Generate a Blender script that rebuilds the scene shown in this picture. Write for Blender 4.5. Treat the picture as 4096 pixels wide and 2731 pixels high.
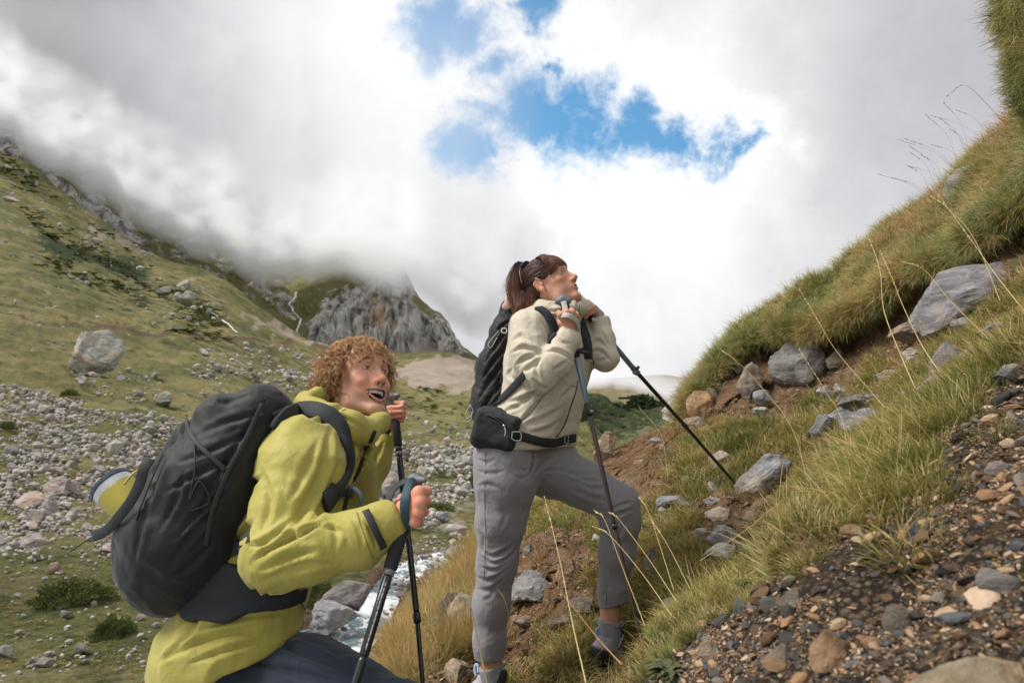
import bpy, math, random
import numpy as np
from mathutils import Vector, Matrix, Euler
R = math.radians
random.seed(7); rng = np.random.default_rng(7)
scene = bpy.context.scene
for o in list(bpy.data.objects): bpy.data.objects.remove(o)
C = scene.collection

# ------------------------------------------------------------------ camera
PITCH = R(7.2); FPX = 1024*24/36.0
cd = bpy.data.cameras.new('camera'); cam = bpy.data.objects.new('camera', cd); C.objects.link(cam)
cam.location = (0, 0, 0); cam.rotation_euler = (R(90)+PITCH, 0, 0)
cd.lens = 24; cd.sensor_width = 36; cd.clip_start = 0.05; cd.clip_end = 20000
cd.dof.use_dof = True; cd.dof.focus_distance = 2.3; cd.dof.aperture_fstop = 6.0
scene.camera = cam
scene.view_settings.view_transform = 'Standard'; scene.view_settings.look = 'None'
scene.view_settings.exposure = 0.27; scene.view_settings.gamma = 1.0
scene.view_settings.use_curve_mapping = False
scene.cycles.use_denoising = True
try: scene.cycles.denoiser = 'OPENIMAGEDENOISE'
except Exception: pass
scene.cycles.max_bounces = 8; scene.cycles.diffuse_bounces = 3; scene.cycles.glossy_bounces = 2
scene.cycles.transparent_max_bounces = 8; scene.cycles.volume_bounces = 6
scene.cycles.transmission_bounces = 4
scene.cycles.caustics_reflective = False; scene.cycles.caustics_refractive = False
CT, ST = math.cos(PITCH), math.sin(PITCH)
def P(px, py, Y):
    """point at forward distance Y (metres) seen in direction px,py of a 1024x682 picture (surveyed positions)"""
    px = np.asarray(px, float); py = np.asarray(py, float); Y = np.asarray(Y, float)
    a = (px-512)/FPX; b = (341-py)/FPX
    dy = CT-b*ST; dz = ST+b*CT
    s = Y/dy
    return np.stack(np.broadcast_arrays(a*s, Y, dz*s), -1)
def PV(px, py, Y): return Vector(P(px, py, Y).tolist())
def unP(X):
    X = np.asarray(X, float)
    d = X[..., 1]*CT+X[..., 2]*ST; u = -X[..., 1]*ST+X[..., 2]*CT
    return 512+FPX*X[..., 0]/d, 341-FPX*u/d

# ------------------------------------------------------------------ node helper
class NT:
    def __init__(s, tree): s.t = tree; s.n = tree.nodes; s.l = tree.links; s.n.clear()
    def add(s, ty, **kw):
        n = s.n.new(ty)
        for k, v in kw.items(): setattr(n, k, v)
        return n
    def link(s, a, b): s.l.new(a, b)
    def val(s, x, sock):
        if isinstance(x, bpy.types.NodeSocket): s.l.new(x, sock)
        elif x is not None: sock.default_value = x
    def math(s, op, a, b=None, c=None, clamp=False):
        n = s.add('ShaderNodeMath', operation=op, use_clamp=clamp)
        s.val(a, n.inputs[0]); s.val(b, n.inputs[1]); s.val(c, n.inputs[2]); return n.outputs[0]
    def vmath(s, op, a, b=None, sc=None):
        n = s.add('ShaderNodeVectorMath', operation=op)
        s.val(a, n.inputs[0]); s.val(b, n.inputs[1])
        if sc is not None: s.val(sc, n.inputs[3])
        return n.outputs['Value'] if op in ('DISTANCE', 'DOT_PRODUCT', 'LENGTH') else n.outputs[0]
    def noise(s, vec, scale, detail=4, rough=.5, dist=0.0, col=False, lac=2.0):
        n = s.add('ShaderNodeTexNoise'); s.val(vec, n.inputs['Vector']); n.inputs['Scale'].default_value = scale
        n.inputs['Detail'].default_value = detail; n.inputs['Roughness'].default_value = rough
        n.inputs['Distortion'].default_value = dist; n.inputs['Lacunarity'].default_value = lac
        return n.outputs['Color' if col else 'Fac']
    def vor(s, vec, scale, feature='F1', out='Distance'):
        n = s.add('ShaderNodeTexVoronoi', feature=feature); s.val(vec, n.inputs['Vector']); n.inputs['Scale'].default_value = scale
        return n.outputs[out]
    def ramp(s, x, a, b, lo=0.0, hi=1.0, smooth=True):
        n = s.add('ShaderNodeMapRange', interpolation_type='SMOOTHSTEP' if smooth else 'LINEAR')
        s.val(x, n.inputs['Value']); n.inputs['From Min'].default_value = a; n.inputs['From Max'].default_value = b
        n.inputs['To Min'].default_value = lo; n.inputs['To Max'].default_value = hi; return n.outputs['Result']
    def mix(s, f, a, b, blend='MIX'):
        n = s.add('ShaderNodeMix', data_type='RGBA', blend_type=blend)
        s.val(f, n.inputs[0])
        for x, k in ((a, 6), (b, 7)):
            if isinstance(x, tuple) and len(x) == 3: x = (*x, 1)
            s.val(x, n.inputs[k])
        return n.outputs[2]
    def attr(s, name, out='Fac'):
        n = s.add('ShaderNodeAttribute', attribute_name=name); return n.outputs[out]
    def scale(s, vec, v):
        n = s.add('ShaderNodeMapping'); s.val(vec, n.inputs['Vector']); n.inputs['Scale'].default_value = v; return n.outputs[0]

# ------------------------------------------------------------------ sky
SUN_EL, SUN_ROT = R(48), R(-60)      # soft light from high up on the left
w = bpy.data.worlds.new('World'); scene.world = w; w.use_nodes = True
def build_world():
    g = NT(w.node_tree)
    tc = g.add('ShaderNodeTexCoord').outputs['Generated']
    sky = g.add('ShaderNodeTexSky', sky_type='NISHITA'); sky.sun_disc = False
    sky.sun_elevation = SUN_EL; sky.sun_rotation = SUN_ROT; sky.altitude = 1800; sky.dust_density = 0.4; sky.ozone_density = 1.6
    warp = g.vmath('SCALE', g.vmath('SUBTRACT', g.noise(tc, 6.5, 8, .66, col=True), (.5, .5, .5)), sc=0.18)
    dw = g.vmath('ADD', tc, warp)
    def direction(px, py):
        v = P(px, py, 1.0); return tuple((v/np.linalg.norm(v)).tolist())
    blobs = [(450, 20, .060), (532, 5, .040), (487, 66, .040), (553, 62, .020), (520, 106, .058), (572, 100, .055), (545, 118, .05), (474, 148, .055), (500, 150, .03),
             (588, 142, .060), (560, 126, .035), (640, 130, .042), (672, 146, .034), (712, 146, .036), (742, 142, .026)]
    m = None
    for px, py, r in blobs:
        d = g.vmath('DISTANCE', dw, direction(px, py))
        v = g.math('SUBTRACT', 1.0, g.math('DIVIDE', d, r))
        m = v if m is None else g.math('MAXIMUM', m, v)
    n2 = g.math('SUBTRACT', g.noise(tc, 15, 10, .68, .4), .5)
    f = g.math('ADD', m, g.math('MULTIPLY', n2, 2.4))
    hole = g.ramp(f, -0.45, .75)
    # cloud tone, slowly varying over the whole dome
    def glow(px, py, r, a):
        d = g.vmath('DISTANCE', g.vmath('ADD', tc, g.vmath('SCALE', warp, sc=1.3)), direction(px, py))
        return g.math('MULTIPLY', g.ramp(d, r, 0.0), a)
    n3 = g.noise(tc, 2.6, 8, .6, 0.25)
    n4 = g.noise(tc, 9, 8, .6, 0.2)
    t = g.math('ADD', .615, g.math('MULTIPLY', g.math('SUBTRACT', n3, .5), .22))
    t = g.math('ADD', t, g.math('MULTIPLY', g.math('SUBTRACT', n4, .5), .14))
    for a in ((640, 190, .30, .26), (690, 320, .40, .10), (250, 40, .40, .12), (640, 60, .35, .12), (330, 130, .3, .06), (10, 20, .34, -.34), (40, 170, .42, -.20), (1000, 20, .5, -.06), (330, 260, .25, -.02), (440, 60, .22, .10)):
        t = g.math('ADD', t, glow(*a))
    # thin bright rims round the gaps
    rim = g.math('MULTIPLY', g.ramp(f, -1.9, -.35), .10)
    t = g.math('ADD', t, rim)
    t = g.math('MINIMUM', t, 0.93)
    col = g.mix(g.ramp(t, .3, .75), (.80, .80, .93, 1), (.985, .99, 1.0, 1))
    bc = g.add('ShaderNodeBackground'); g.link(g.mix(1.0, col, g.vmath('SCALE', (1, 1, 1), sc=t), 'MULTIPLY'), bc.inputs['Color'])
    bc.inputs['Strength'].default_value = 1.0
    bs = g.add('ShaderNodeBackground'); g.link(g.mix(1.0, sky.outputs[0], (.50, 1.30, 1.42, 1), 'MULTIPLY'), bs.inputs['Color']); bs.inputs['Strength'].default_value = 0.10
    mx = g.add('ShaderNodeMixShader'); g.link(g.math('MULTIPLY', hole, .93), mx.inputs[0]); g.link(bc.outputs[0], mx.inputs[1]); g.link(bs.outputs[0], mx.inputs[2])
    out = g.add('ShaderNodeOutputWorld'); g.link(mx.outputs[0], out.inputs[0])
build_world()
w.cycles.sampling_method = 'MANUAL'; w.cycles.sample_map_resolution = 512
sl = bpy.data.lights.new('sun', 'SUN'); sl.energy = 3.6; sl.angle = R(22); sl.color = (1, .965, .91)
so = bpy.data.objects.new('sun', sl); C.objects.link(so)
# direction the light comes from: azimuth from +Y towards +X
az = SUN_ROT
sd = Vector((math.sin(az)*math.cos(SUN_EL), math.cos(az)*math.cos(SUN_EL)*-0.35, math.sin(SUN_EL)))
so.rotation_euler = sd.to_track_quat('Z', 'Y').to_euler()

# ------------------------------------------------------------------ numpy noise
def _hash(ix, iy, iz):
    h = (ix.astype(np.int64)*374761393+iy.astype(np.int64)*668265263+iz.astype(np.int64)*2147483647) & 0xffffffff
    h = ((h ^ (h >> 13))*1274126177) & 0xffffffff
    h = ((h ^ (h >> 15))*2246822519) & 0xffffffff
    return ((h ^ (h >> 16)) & 0xffffff)/float(0xffffff)
def vnoise(p):
    p = np.asarray(p, float); i = np.floor(p); f = p-i; f = f*f*f*(f*(f*6-15)+10)
    x, y, z = i[..., 0], i[..., 1], i[..., 2]; fx, fy, fz = f[..., 0], f[..., 1], f[..., 2]
    r = 0
    for dx in (0, 1):
        wx = fx if dx else 1-fx
        for dy in (0, 1):
            wy = fy if dy else 1-fy
            for dz in (0, 1):
                r = r+_hash(x+dx, y+dy, z+dz)*wx*wy*(fz if dz else 1-fz)
    return r*2-1
def fbm(p, octaves=4, gain=.5):
    a, s, r = 1.0, 1.0, 0
    for k in range(octaves):
        r = r+a*vnoise(np.asarray(p)*s+k*17.13); a *= gain; s *= 2.03
    return r
def sstep(a, b, x):
    t = np.clip((np.asarray(x, float)-a)/(b-a), 0, 1); return t*t*(3-2*t)

# ------------------------------------------------------------------ object helpers
def tag(o, label=None, cat=None, group=None, kind=None):
    if label: o['label'] = label
    if cat: o['category'] = cat
    if group: o['group'] = group
    if kind: o['kind'] = kind
    return o
def empty(name, loc=(0, 0, 0)):
    o = bpy.data.objects.new(name, None); C.objects.link(o); o.location = loc; o.empty_display_size = .05; return o
def link_mesh(name, me, mat=None, parent=None):
    o = bpy.data.objects.new(name, me); C.objects.link(o)
    if mat is not None and not me.materials: me.materials.append(mat)
    if parent is not None:
        o.parent = parent; o.location = [-c for c in parent.location] if parent.type == 'EMPTY' else (0, 0, 0)
    return o
def mesh_np(name, V, F, smooth=True, attrs=None):
    """V (n,3); F (m,3|4) array"""
    V = np.asarray(V, np.float32); F = np.asarray(F, np.int32)
    me = bpy.data.meshes.new(name)
    me.vertices.add(len(V)); me.vertices.foreach_set('co', V.ravel())
    k = F.shape[1]
    me.loops.add(F.size); me.loops.foreach_set('vertex_index', F.ravel())
    me.polygons.add(len(F)); me.polygons.foreach_set('loop_start', np.arange(0, F.size, k, dtype=np.int32))
    me.polygons.foreach_set('loop_total', np.full(len(F), k, np.int32))
    me.polygons.foreach_set('use_smooth', np.full(len(F), smooth, bool))
    me.update(calc_edges=True)
    for n, a in (attrs or {}).items():
        a = np.asarray(a, np.float32)
        if a.ndim == 1: at = me.attributes.new(n, 'FLOAT', 'POINT'); at.data.foreach_set('value', a)
        else:
            at = me.attributes.new(n, 'FLOAT_COLOR', 'POINT'); at.data.foreach_set('color', np.c_[a, np.ones(len(a), np.float32)].ravel())
    return me
def grid_faces(nu, nv):
    i = np.arange(nu*nv).reshape(nu, nv)
    return np.stack([i[:-1, :-1], i[1:, :-1], i[1:, 1:], i[:-1, 1:]], -1).reshape(-1, 4)
def join_np(parts):
    Vs, Fs, n = [], [], 0
    for V, F in parts: Vs.append(V); Fs.append(np.asarray(F)+n); n += len(V)
    return np.concatenate(Vs), np.concatenate(Fs)
def tube_np(path, rad, sides=8, caps=True):
    """quad tube (with fan quads on the ends) along path"""
    path = np.asarray(path, float); n = len(path); rad = np.broadcast_to(np.asarray(rad, float), (n,))
    t = np.gradient(path, axis=0); t /= np.linalg.norm(t, axis=1)[:, None]+1e-12
    up = np.array([0, 0, 1.]) if abs(t[0][2]) < .9 else np.array([1., 0, 0])
    u = np.cross(t[0], up); u /= np.linalg.norm(u); U = []
    for k in range(n):
        u = u-t[k]*np.dot(u, t[k]); u /= np.linalg.norm(u)+1e-12; U.append(u)
    U = np.array(U); W = np.cross(t, U)
    a = np.linspace(0, 2*np.pi, sides, endpoint=False)
    V = path[:, None]+rad[:, None, None]*(U[:, None]*np.cos(a)[None, :, None]+W[:, None]*np.sin(a)[None, :, None])
    V = V.reshape(-1, 3); i = np.arange(n*sides).reshape(n, sides); j = np.roll(i, -1, 1)
    F = np.stack([i[:-1], j[:-1], j[1:], i[1:]], -1).reshape(-1, 4)
    if caps:
        c0, c1 = len(V), len(V)+1; V = np.vstack([V, path[0], path[-1]])
        F = np.vstack([F, np.stack([j[0], i[0], np.full(sides, c0), np.full(sides, c0)], -1), np.stack([i[-1], j[-1], np.full(sides, c1), np.full(sides, c1)], -1)])
        F = F.copy()
        F = F[:, :]
    return V, F
def tube(name, path, rad, mat, parent=None, sides=8, smooth=True):
    V, F = tube_np(path, rad, sides, caps=False)
    n = len(path); me = bpy.data.meshes.new(name)
    faces = F.tolist()+[list(range(sides))[::-1], list(range((n-1)*sides, n*sides))]
    me.from_pydata(V.tolist(), [], faces); me.polygons.foreach_set('use_smooth', np.full(len(me.polygons), smooth, bool))
    me.update(); return link_mesh(name, me, mat, parent)
def spline(pts, n=24):
    """Catmull-Rom through pts"""
    p = np.asarray(pts, float)
    if len(p) == 2: return p[0]+(p[1]-p[0])*np.linspace(0, 1, n)[:, None]
    q = np.vstack([2*p[0]-p[1], p, 2*p[-1]-p[-2]]); m = len(p)-1; out = []
    for s in np.linspace(0, m-1e-9, n):
        i = int(s); t = s-i; a, b, c, d = q[i], q[i+1], q[i+2], q[i+3]
        out.append(.5*((2*b)+(c-a)*t+(2*a-5*b+4*c-d)*t*t+(-a+3*b-3*c+d)*t**3))
    return np.array(out)
def ribbon(name, path, normal, width, thick, mat, parent=None):
    """flat strap with thickness; normal: (3,) or (n,3)"""
    path = np.asarray(path, float); n = len(path); t = np.gradient(path, axis=0); t /= np.linalg.norm(t, axis=1)[:, None]+1e-12
    N = np.broadcast_to(np.asarray(normal, float), (n, 3)); s = np.cross(t, N); s /= np.linalg.norm(s, axis=1)[:, None]+1e-12
    N = np.cross(s, t); wd = np.broadcast_to(np.asarray(width, float), (n,))[:, None]/2; h = thick/2
    prof = [(-1, -.6), (-.9, -1), (.9, -1), (1, -.6), (1, .6), (.9, 1), (-.9, 1), (-1, .6)]
    V = np.stack([path+s*wd*a+N*h*b for a, b in prof], 1).reshape(-1, 3)
    i = np.arange(n*8).reshape(n, 8); j = np.roll(i, -1, 1)
    F = np.stack([i[:-1], i[1:], j[1:], j[:-1]], -1).reshape(-1, 4).tolist()+[list(range(8)), list(range((n-1)*8, n*8))[::-1]]
    me = bpy.data.meshes.new(name); me.from_pydata(V.tolist(), [], F); me.polygons.foreach_set('use_smooth', np.ones(len(F), bool)); me.update()
    return link_mesh(name, me, mat, parent)
def new_mat(name):
    m = bpy.data.materials.new(name); m.use_nodes = True; g = NT(m.node_tree)
    b = g.add('ShaderNodeBsdfPrincipled'); o = g.add('ShaderNodeOutputMaterial'); g.link(b.outputs[0], o.inputs[0])
    return m, g, b
def bump(g, b, h, strength=.5, dist=.01):
    n = g.add('ShaderNodeBump'); n.inputs['Strength'].default_value = strength; n.inputs['Distance'].default_value = dist
    g.link(h, n.inputs['Height']); g.link(n.outputs[0], b.inputs['Normal']); return n
def obj_co(g): return g.add('ShaderNodeTexCoord').outputs['Object']
def geo_co(g): return g.add('ShaderNodeNewGeometry').outputs['Position']
def simple_mat(name, col, rough=.6, metal=0.0, nscale=200, namp=.12, bumpd=.0005, bstr=.4, spec=.5, sheen=0.0):
    m, g, b = new_mat(name); co = geo_co(g)
    n = g.noise(co, nscale, 4, .6)
    c1 = tuple(x*(1-namp) for x in col); c2 = tuple(min(1, x*(1+namp)) for x in col)
    g.link(g.mix(n, c1, c2), b.inputs['Base Color']); b.inputs['Roughness'].default_value = rough; b.inputs['Metallic'].default_value = metal
    b.inputs['Specular IOR Level'].default_value = spec; b.inputs['Sheen Weight'].default_value = sheen
    if bumpd: bump(g, b, n, bstr, bumpd)
    return m
# geometry-nodes scatter of one small mesh over many points: one object, kind stuff
def scatter(name, src_me, pts, rots, scales, label, cat):
    src = bpy.data.objects.new(name+'_source', src_me)
    n = len(pts); me = bpy.data.meshes.new(name); me.vertices.add(n); me.vertices.foreach_set('co', np.asarray(pts, np.float32).ravel())
    a = me.attributes.new('rot', 'FLOAT_VECTOR', 'POINT'); a.data.foreach_set('vector', np.asarray(rots, np.float32).ravel())
    sc = np.asarray(scales, np.float32); sc = np.repeat(sc[:, None], 3, 1) if sc.ndim == 1 else sc
    a = me.attributes.new('scl', 'FLOAT_VECTOR', 'POINT'); a.data.foreach_set('vector', sc.ravel())
    me.update()
    o = bpy.data.objects.new(name, me); C.objects.link(o); tag(o, label, cat, kind='stuff')
    t = bpy.data.node_groups.new(name+'_scatter', 'GeometryNodeTree')
    t.interface.new_socket('Geometry', in_out='INPUT', socket_type='NodeSocketGeometry'); t.interface.new_socket('Geometry', in_out='OUTPUT', socket_type='NodeSocketGeometry')
    gi = t.nodes.new('NodeGroupInput'); go = t.nodes.new('NodeGroupOutput'); ip = t.nodes.new('GeometryNodeInstanceOnPoints')
    oi = t.nodes.new('GeometryNodeObjectInfo'); oi.inputs['Object'].default_value = src; oi.transform_space = 'ORIGINAL'
    ra = t.nodes.new('GeometryNodeInputNamedAttribute'); ra.data_type = 'FLOAT_VECTOR'; ra.inputs['Name'].default_value = 'rot'
    sa = t.nodes.new('GeometryNodeInputNamedAttribute'); sa.data_type = 'FLOAT_VECTOR'; sa.inputs['Name'].default_value = 'scl'
    er = t.nodes.new('FunctionNodeEulerToRotation')
    t.links.new(gi.outputs[0], ip.inputs['Points']); t.links.new(oi.outputs['Geometry'], ip.inputs['Instance'])
    t.links.new(ra.outputs['Attribute'], er.inputs[0]); t.links.new(er.outputs[0], ip.inputs['Rotation']); t.links.new(sa.outputs['Attribute'], ip.inputs['Scale'])
    t.links.new(ip.outputs[0], go.inputs[0])
    md = o.modifiers.new('scatter', 'NODES'); md.node_group = t
    return o
def align_euler(normal, spin, tilt=0.0):
    z = Vector(normal).normalized()
    if tilt: z = (z+Vector((random.uniform(-tilt, tilt), random.uniform(-tilt, tilt), 0))).normalized()
    q = z.to_track_quat('Z', 'Y') @ Euler((0, 0, spin)).to_quaternion()
    return q.to_euler()
# ------------------------------------------------------------------ terrain sheets
class Sheet:
    """surface surveyed as columns of (py, distance) control points"""
    def __init__(s, cols, smooth=10.0):
        s.px = np.array(sorted(cols)); s.PY = np.array([[a for a, b in cols[k]] for k in s.px], float)
        s.LY = np.log(np.array([[b for a, b in cols[k]] for k in s.px], float)); s.sm = smooth
        x = np.arange(s.px[0], s.px[-1]+1, 4.0)
        A = np.stack([np.interp(x, s.px, s.PY[:, r]) for r in range(s.PY.shape[1])], 1)
        B = np.stack([np.interp(x, s.px, s.LY[:, r]) for r in range(s.PY.shape[1])], 1)
        k = np.exp(-.5*(np.arange(-12, 13)*4/smooth)**2); k /= k.sum()
        def sm(M):
            Q = np.pad(M, ((12, 12), (0, 0)), mode='reflect', reflect_type='odd'); return np.stack([np.convolve(Q[:, r], k, 'valid') for r in range(M.shape[1])], 1)
        s.x, s.A, s.B = x, sm(A), sm(B)
    def rows(s, px):
        return (np.array([np.interp(px, s.x, s.A[:, r]) for r in range(s.A.shape[1])]).T, np.array([np.interp(px, s.x, s.B[:, r]) for r in range(s.A.shape[1])]).T)
    def grid(s, nu, nv, px0=None, px1=None):
        px = np.linspace(px0 if px0 is not None else s.x[0], px1 if px1 is not None else s.x[-1], nu)
        A, B = s.rows(px); m = A.shape[1]; v = np.linspace(0, m-1, nv)
        PYg = np.stack([np.interp(v, np.arange(m), A[i]) for i in range(nu)]); LYg = np.stack([np.interp(v, np.arange(m), B[i]) for i in range(nu)])
        # soften the breaks between control rows
        ker = np.array([1, 2, 3, 4, 3, 2, 1.]); ker /= ker.sum()
        for M in (PYg, LYg):
            Q = np.pad(M, ((0, 0), (3, 3)), mode='edge'); S = sum(ker[j]*Q[:, j:j+M.shape[1]] for j in range(7)); S[:, 0] = M[:, 0]; S[:, -1] = M[:, -1]; M[:] = S
        return np.repeat(px[:, None], nv, 1), PYg, np.exp(LYg)
    def at(s, px, py):
        px = np.atleast_1d(np.asarray(px, float)); py = np.atleast_1d(np.asarray(py, float)); A, B = s.rows(px); out = []
        for i in range(len(px)):
            a, b = A[i], B[i]; j = None
            for r in range(len(a)-1):            # first (nearest) crossing
                if (a[r]-py[i])*(a[r+1]-py[i]) <= 0 and a[r] != a[r+1]: j = r; break
            if j is None: out.append(np.nan); continue
            t = (py[i]-a[j])/(a[j+1]-a[j]); out.append(math.exp(b[j]+t*(b[j+1]-b[j])))
        out = np.array(out)
        return P(px, py, out)
# valley floor and the near flank of the left mountain
V_cols = {
 -420: [(820, 11), (690, 16), (600, 23), (540, 31), (480, 42), (430, 54), (390, 70), (330, 95), (160, 200), (-150, 420)],
 -200: [(820, 11), (690, 16), (600, 23), (540, 32), (480, 43), (430, 56), (390, 74), (330, 98), (200, 200), (-20, 410)],
 -60: [(820, 11.5), (690, 16.5), (600, 23.5), (540, 33), (480, 45), (430, 59), (395, 77), (330, 108), (230, 200), (110, 390)],
 0:   [(820, 11.5), (690, 16.5), (600, 24), (540, 34), (480, 46), (430, 60), (395, 80), (330, 115), (240, 200), (146, 380)],
 52:  [(820, 11.5), (690, 16.5), (600, 24), (540, 34), (485, 47), (435, 62), (400, 83), (335, 125), (260, 205), (184, 370)],
 105: [(820, 11.5), (690, 16.5), (600, 24.5), (540, 35), (490, 49), (440, 65), (405, 87), (340, 135), (285, 215), (226, 365)],
 149: [(820, 11.5), (690, 16.5), (600, 25), (545, 36), (495, 51), (445, 68), (408, 91), (345, 145), (300, 225), (252, 370)],
 201: [(820, 11.5), (690, 16.5), (600, 25), (545, 37), (498, 53), (450, 71), (412, 96), (350, 155), (310, 235), (268, 380)],
 245: [(820, 11.5), (690, 16.5), (600, 25), (548, 38), (500, 55), (452, 74), (415, 100), (362, 165), (332, 240), (298, 390)],
 281: [(820, 11.5), (690, 17), (600, 25.5), (550, 39), (502, 57), (455, 77), (420, 105), (378, 172), (352, 245), (330, 395)],
 307: [(820, 12), (690, 17), (600, 26), (550, 39), (503, 58), (458, 79), (425, 109), (385, 178), (362, 255), (341, 405)],
 333: [(820, 12), (690, 17.5), (600, 26), (552, 40), (505, 60), (460, 82), (428, 114), (390, 185), (368, 265), (347, 415)],
 400: [(820, 13), (690, 18), (605, 27), (553, 41), (505, 62), (463, 86), (432, 120), (398, 195), (376, 280), (357, 425)],
 440: [(820, 13), (690, 18), (605, 27), (553, 42), (505, 63), (465, 88), (435, 124), (400, 205), (374, 290), (350, 415)],
 478: [(820, 13), (690, 18), (605, 27), (555, 42), (507, 64), (467, 89), (437, 126), (404, 210), (382, 290), (361, 400)],
 530: [(820, 13), (690, 18), (605, 27), (556, 42), (510, 64), (470, 88), (446, 122), (418, 190), (402, 245), (386, 320)],
 575: [(820, 13), (690, 18), (605, 27), (560, 42), (515, 62), (480, 82), (460, 104), (440, 140), (428, 170), (414, 210)],
 605: [(820, 13), (690, 18), (605, 27), (565, 41), (525, 58), (500, 72), (485, 84), (470, 98), (462, 108), (455, 118)],
 700: [(820, 13), (700, 18), (620, 26), (585, 36), (555, 46), (535, 54), (525, 60), (518, 66), (514, 70), (510, 74)],
 860: [(820, 13), (720, 17), (650, 23), (620, 29), (600, 34), (590, 38), (585, 40), (580, 42), (577, 44), (575, 46)]}
VS = Sheet(V_cols, 12)
def polyd(px, py, pts):
    """distance in picture units to a polyline"""
    d = np.full(np.shape(px), 1e9)
    for (x0, y0), (x1, y1) in zip(pts[:-1], pts[1:]):
        vx, vy = x1-x0, y1-y0; t = np.clip(((px-x0)*vx+(py-y0)*vy)/(vx*vx+vy*vy), 0, 1)
        d = np.minimum(d, np.hypot(px-x0-t*vx, py-y0-t*vy))
    return d
def inpoly(x, y, pts):
    x = np.asarray(x, float); y = np.asarray(y, float); r = np.zeros(x.shape, bool); n = len(pts)
    for i in range(n):
        x0, y0 = pts[i]; x1, y1 = pts[(i+1) % n]
        c = ((y0 > y) != (y1 > y)) & (x < (x1-x0)*(y-y0)/((y1-y0) or 1e-9)+x0); r ^= c
    return r
def softpoly(x, y, pts, w=8.0, j=0.0):
    """1 inside, falling to 0 over w outside"""
    ins = inpoly(x, y, pts); d = polyd(x, y, pts+[pts[0]])
    return np.where(ins, 1.0, np.clip(1-d/w, 0, 1))
def v_disp(X, Y):
    a = fbm(X/38, 3)*np.clip(.011*Y-.5, 0, 4)+fbm(X/6+9, 3)*np.clip(.006*Y, 0, .8)+fbm(X/1.1+5, 3)*np.clip(.0035*Y, 0, .22)
    return a
RIVER = [(500, 541, 5), (476, 546, 6), (450, 553, 8), (424, 560, 11), (402, 572, 14), (388, 588, 14), (376, 604, 17), (358, 624, 24), (325, 646, 34), (280, 668, 34), (200, 705, 34)]   # px, py, half width
def river_d(px, py):
    d = np.full(np.shape(px), 1e9)
    for (x0, y0, w0), (x1, y1, w1) in zip(RIVER[:-1], RIVER[1:]):
        vx, vy = x1-x0, (y1-y0)*1.6; t = np.clip(((px-x0)*vx+(py-y0)*1.6*vy)/(vx*vx+vy*vy), 0, 1)
        d = np.minimum(d, np.hypot(px-x0-t*vx, (py-y0)*1.6-t*vy)/(w0+t*(w1-w0)))
    return d
def grass_ground_mat(name, base=(.125, .13, .045), yellow=(.27, .225, .095), dark=(.042, .055, .02), soil=(.13, .085, .055), scree=(.33, .29, .24)):
    m, g, b = new_mat(name); co = geo_co(g)
    n0 = g.noise(co, .06, 15, .74); n1 = g.noise(g.scale(co, (1, 1, 2.2)), .22, 12, .7); n2 = g.noise(co, 1.1, 12, .78); n3 = g.noise(co, 7, 9, .75)
    c = g.mix(g.ramp(n0, .40, .60), base, yellow)
    c = g.mix(g.ramp(n1, .53, .64), c, dark)
    c = g.mix(g.math('MULTIPLY', g.ramp(n2, .5, .72), .55), c, yellow)
    c = g.mix(g.math('MULTIPLY', g.ramp(n3, .55, .42), .5), c, dark)
    # bare ground, scree, rock by surveyed mask broken up by noise
    s = g.math('ADD', g.attr('scree'), g.math('MULTIPLY', g.math('SUBTRACT', g.noise(co, .3, 13, .75), .5), 1.9))
    sc = g.mix(g.noise(co, 1.6, 9, .8), tuple(x*.6 for x in scree), tuple(min(1, x*1.3) for x in scree))
    sc = g.mix(g.ramp(g.noise(co, .12, 6, .6), .4, .62), sc, g.mix(1.0, sc, (1.0, .90, .80, 1), 'MULTIPLY'))
    c = g.mix(g.ramp(s, .34, .60), c, sc)
    st = g.noise(g.scale(co, (.5, .5, 2.5)), .35, 13, .78); c = g.mix(g.math('MULTIPLY', g.ramp(st, .54, .66), .6), c, (.30, .25, .17, 1)); c = g.mix(g.math('MULTIPLY', g.ramp(st, .46, .36), .55), c, (.075, .085, .035, 1))
    d = g.math('ADD', g.attr('soil'), g.math('MULTIPLY', g.math('SUBTRACT', n2, .5), 1.4))
    c = g.mix(g.ramp(d, .45, .75), c, g.mix(n3, tuple(x*.55 for x in soil), tuple(x*1.35 for x in soil)))
    k = g.math('ADD', g.attr('dark'), g.math('MULTIPLY', g.math('SUBTRACT', n1, .5), 1.6))
    c = g.mix(g.ramp(k, .5, .8), c, g.mix(n2, (.018, .032, .012), (.05, .07, .025)))
    g.link(c, b.inputs['Base Color']); b.inputs['Roughness'].default_value = .95; b.inputs['Specular IOR Level'].default_value = .15
    h = g.math('ADD', g.math('MULTIPLY', g.noise(co, .8, 12, .72), 1.0), g.math('MULTIPLY', n3, .12)); bump(g, b, h, 1.0, .6)
    return m
M_valley = grass_ground_mat('valley_grass')
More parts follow.
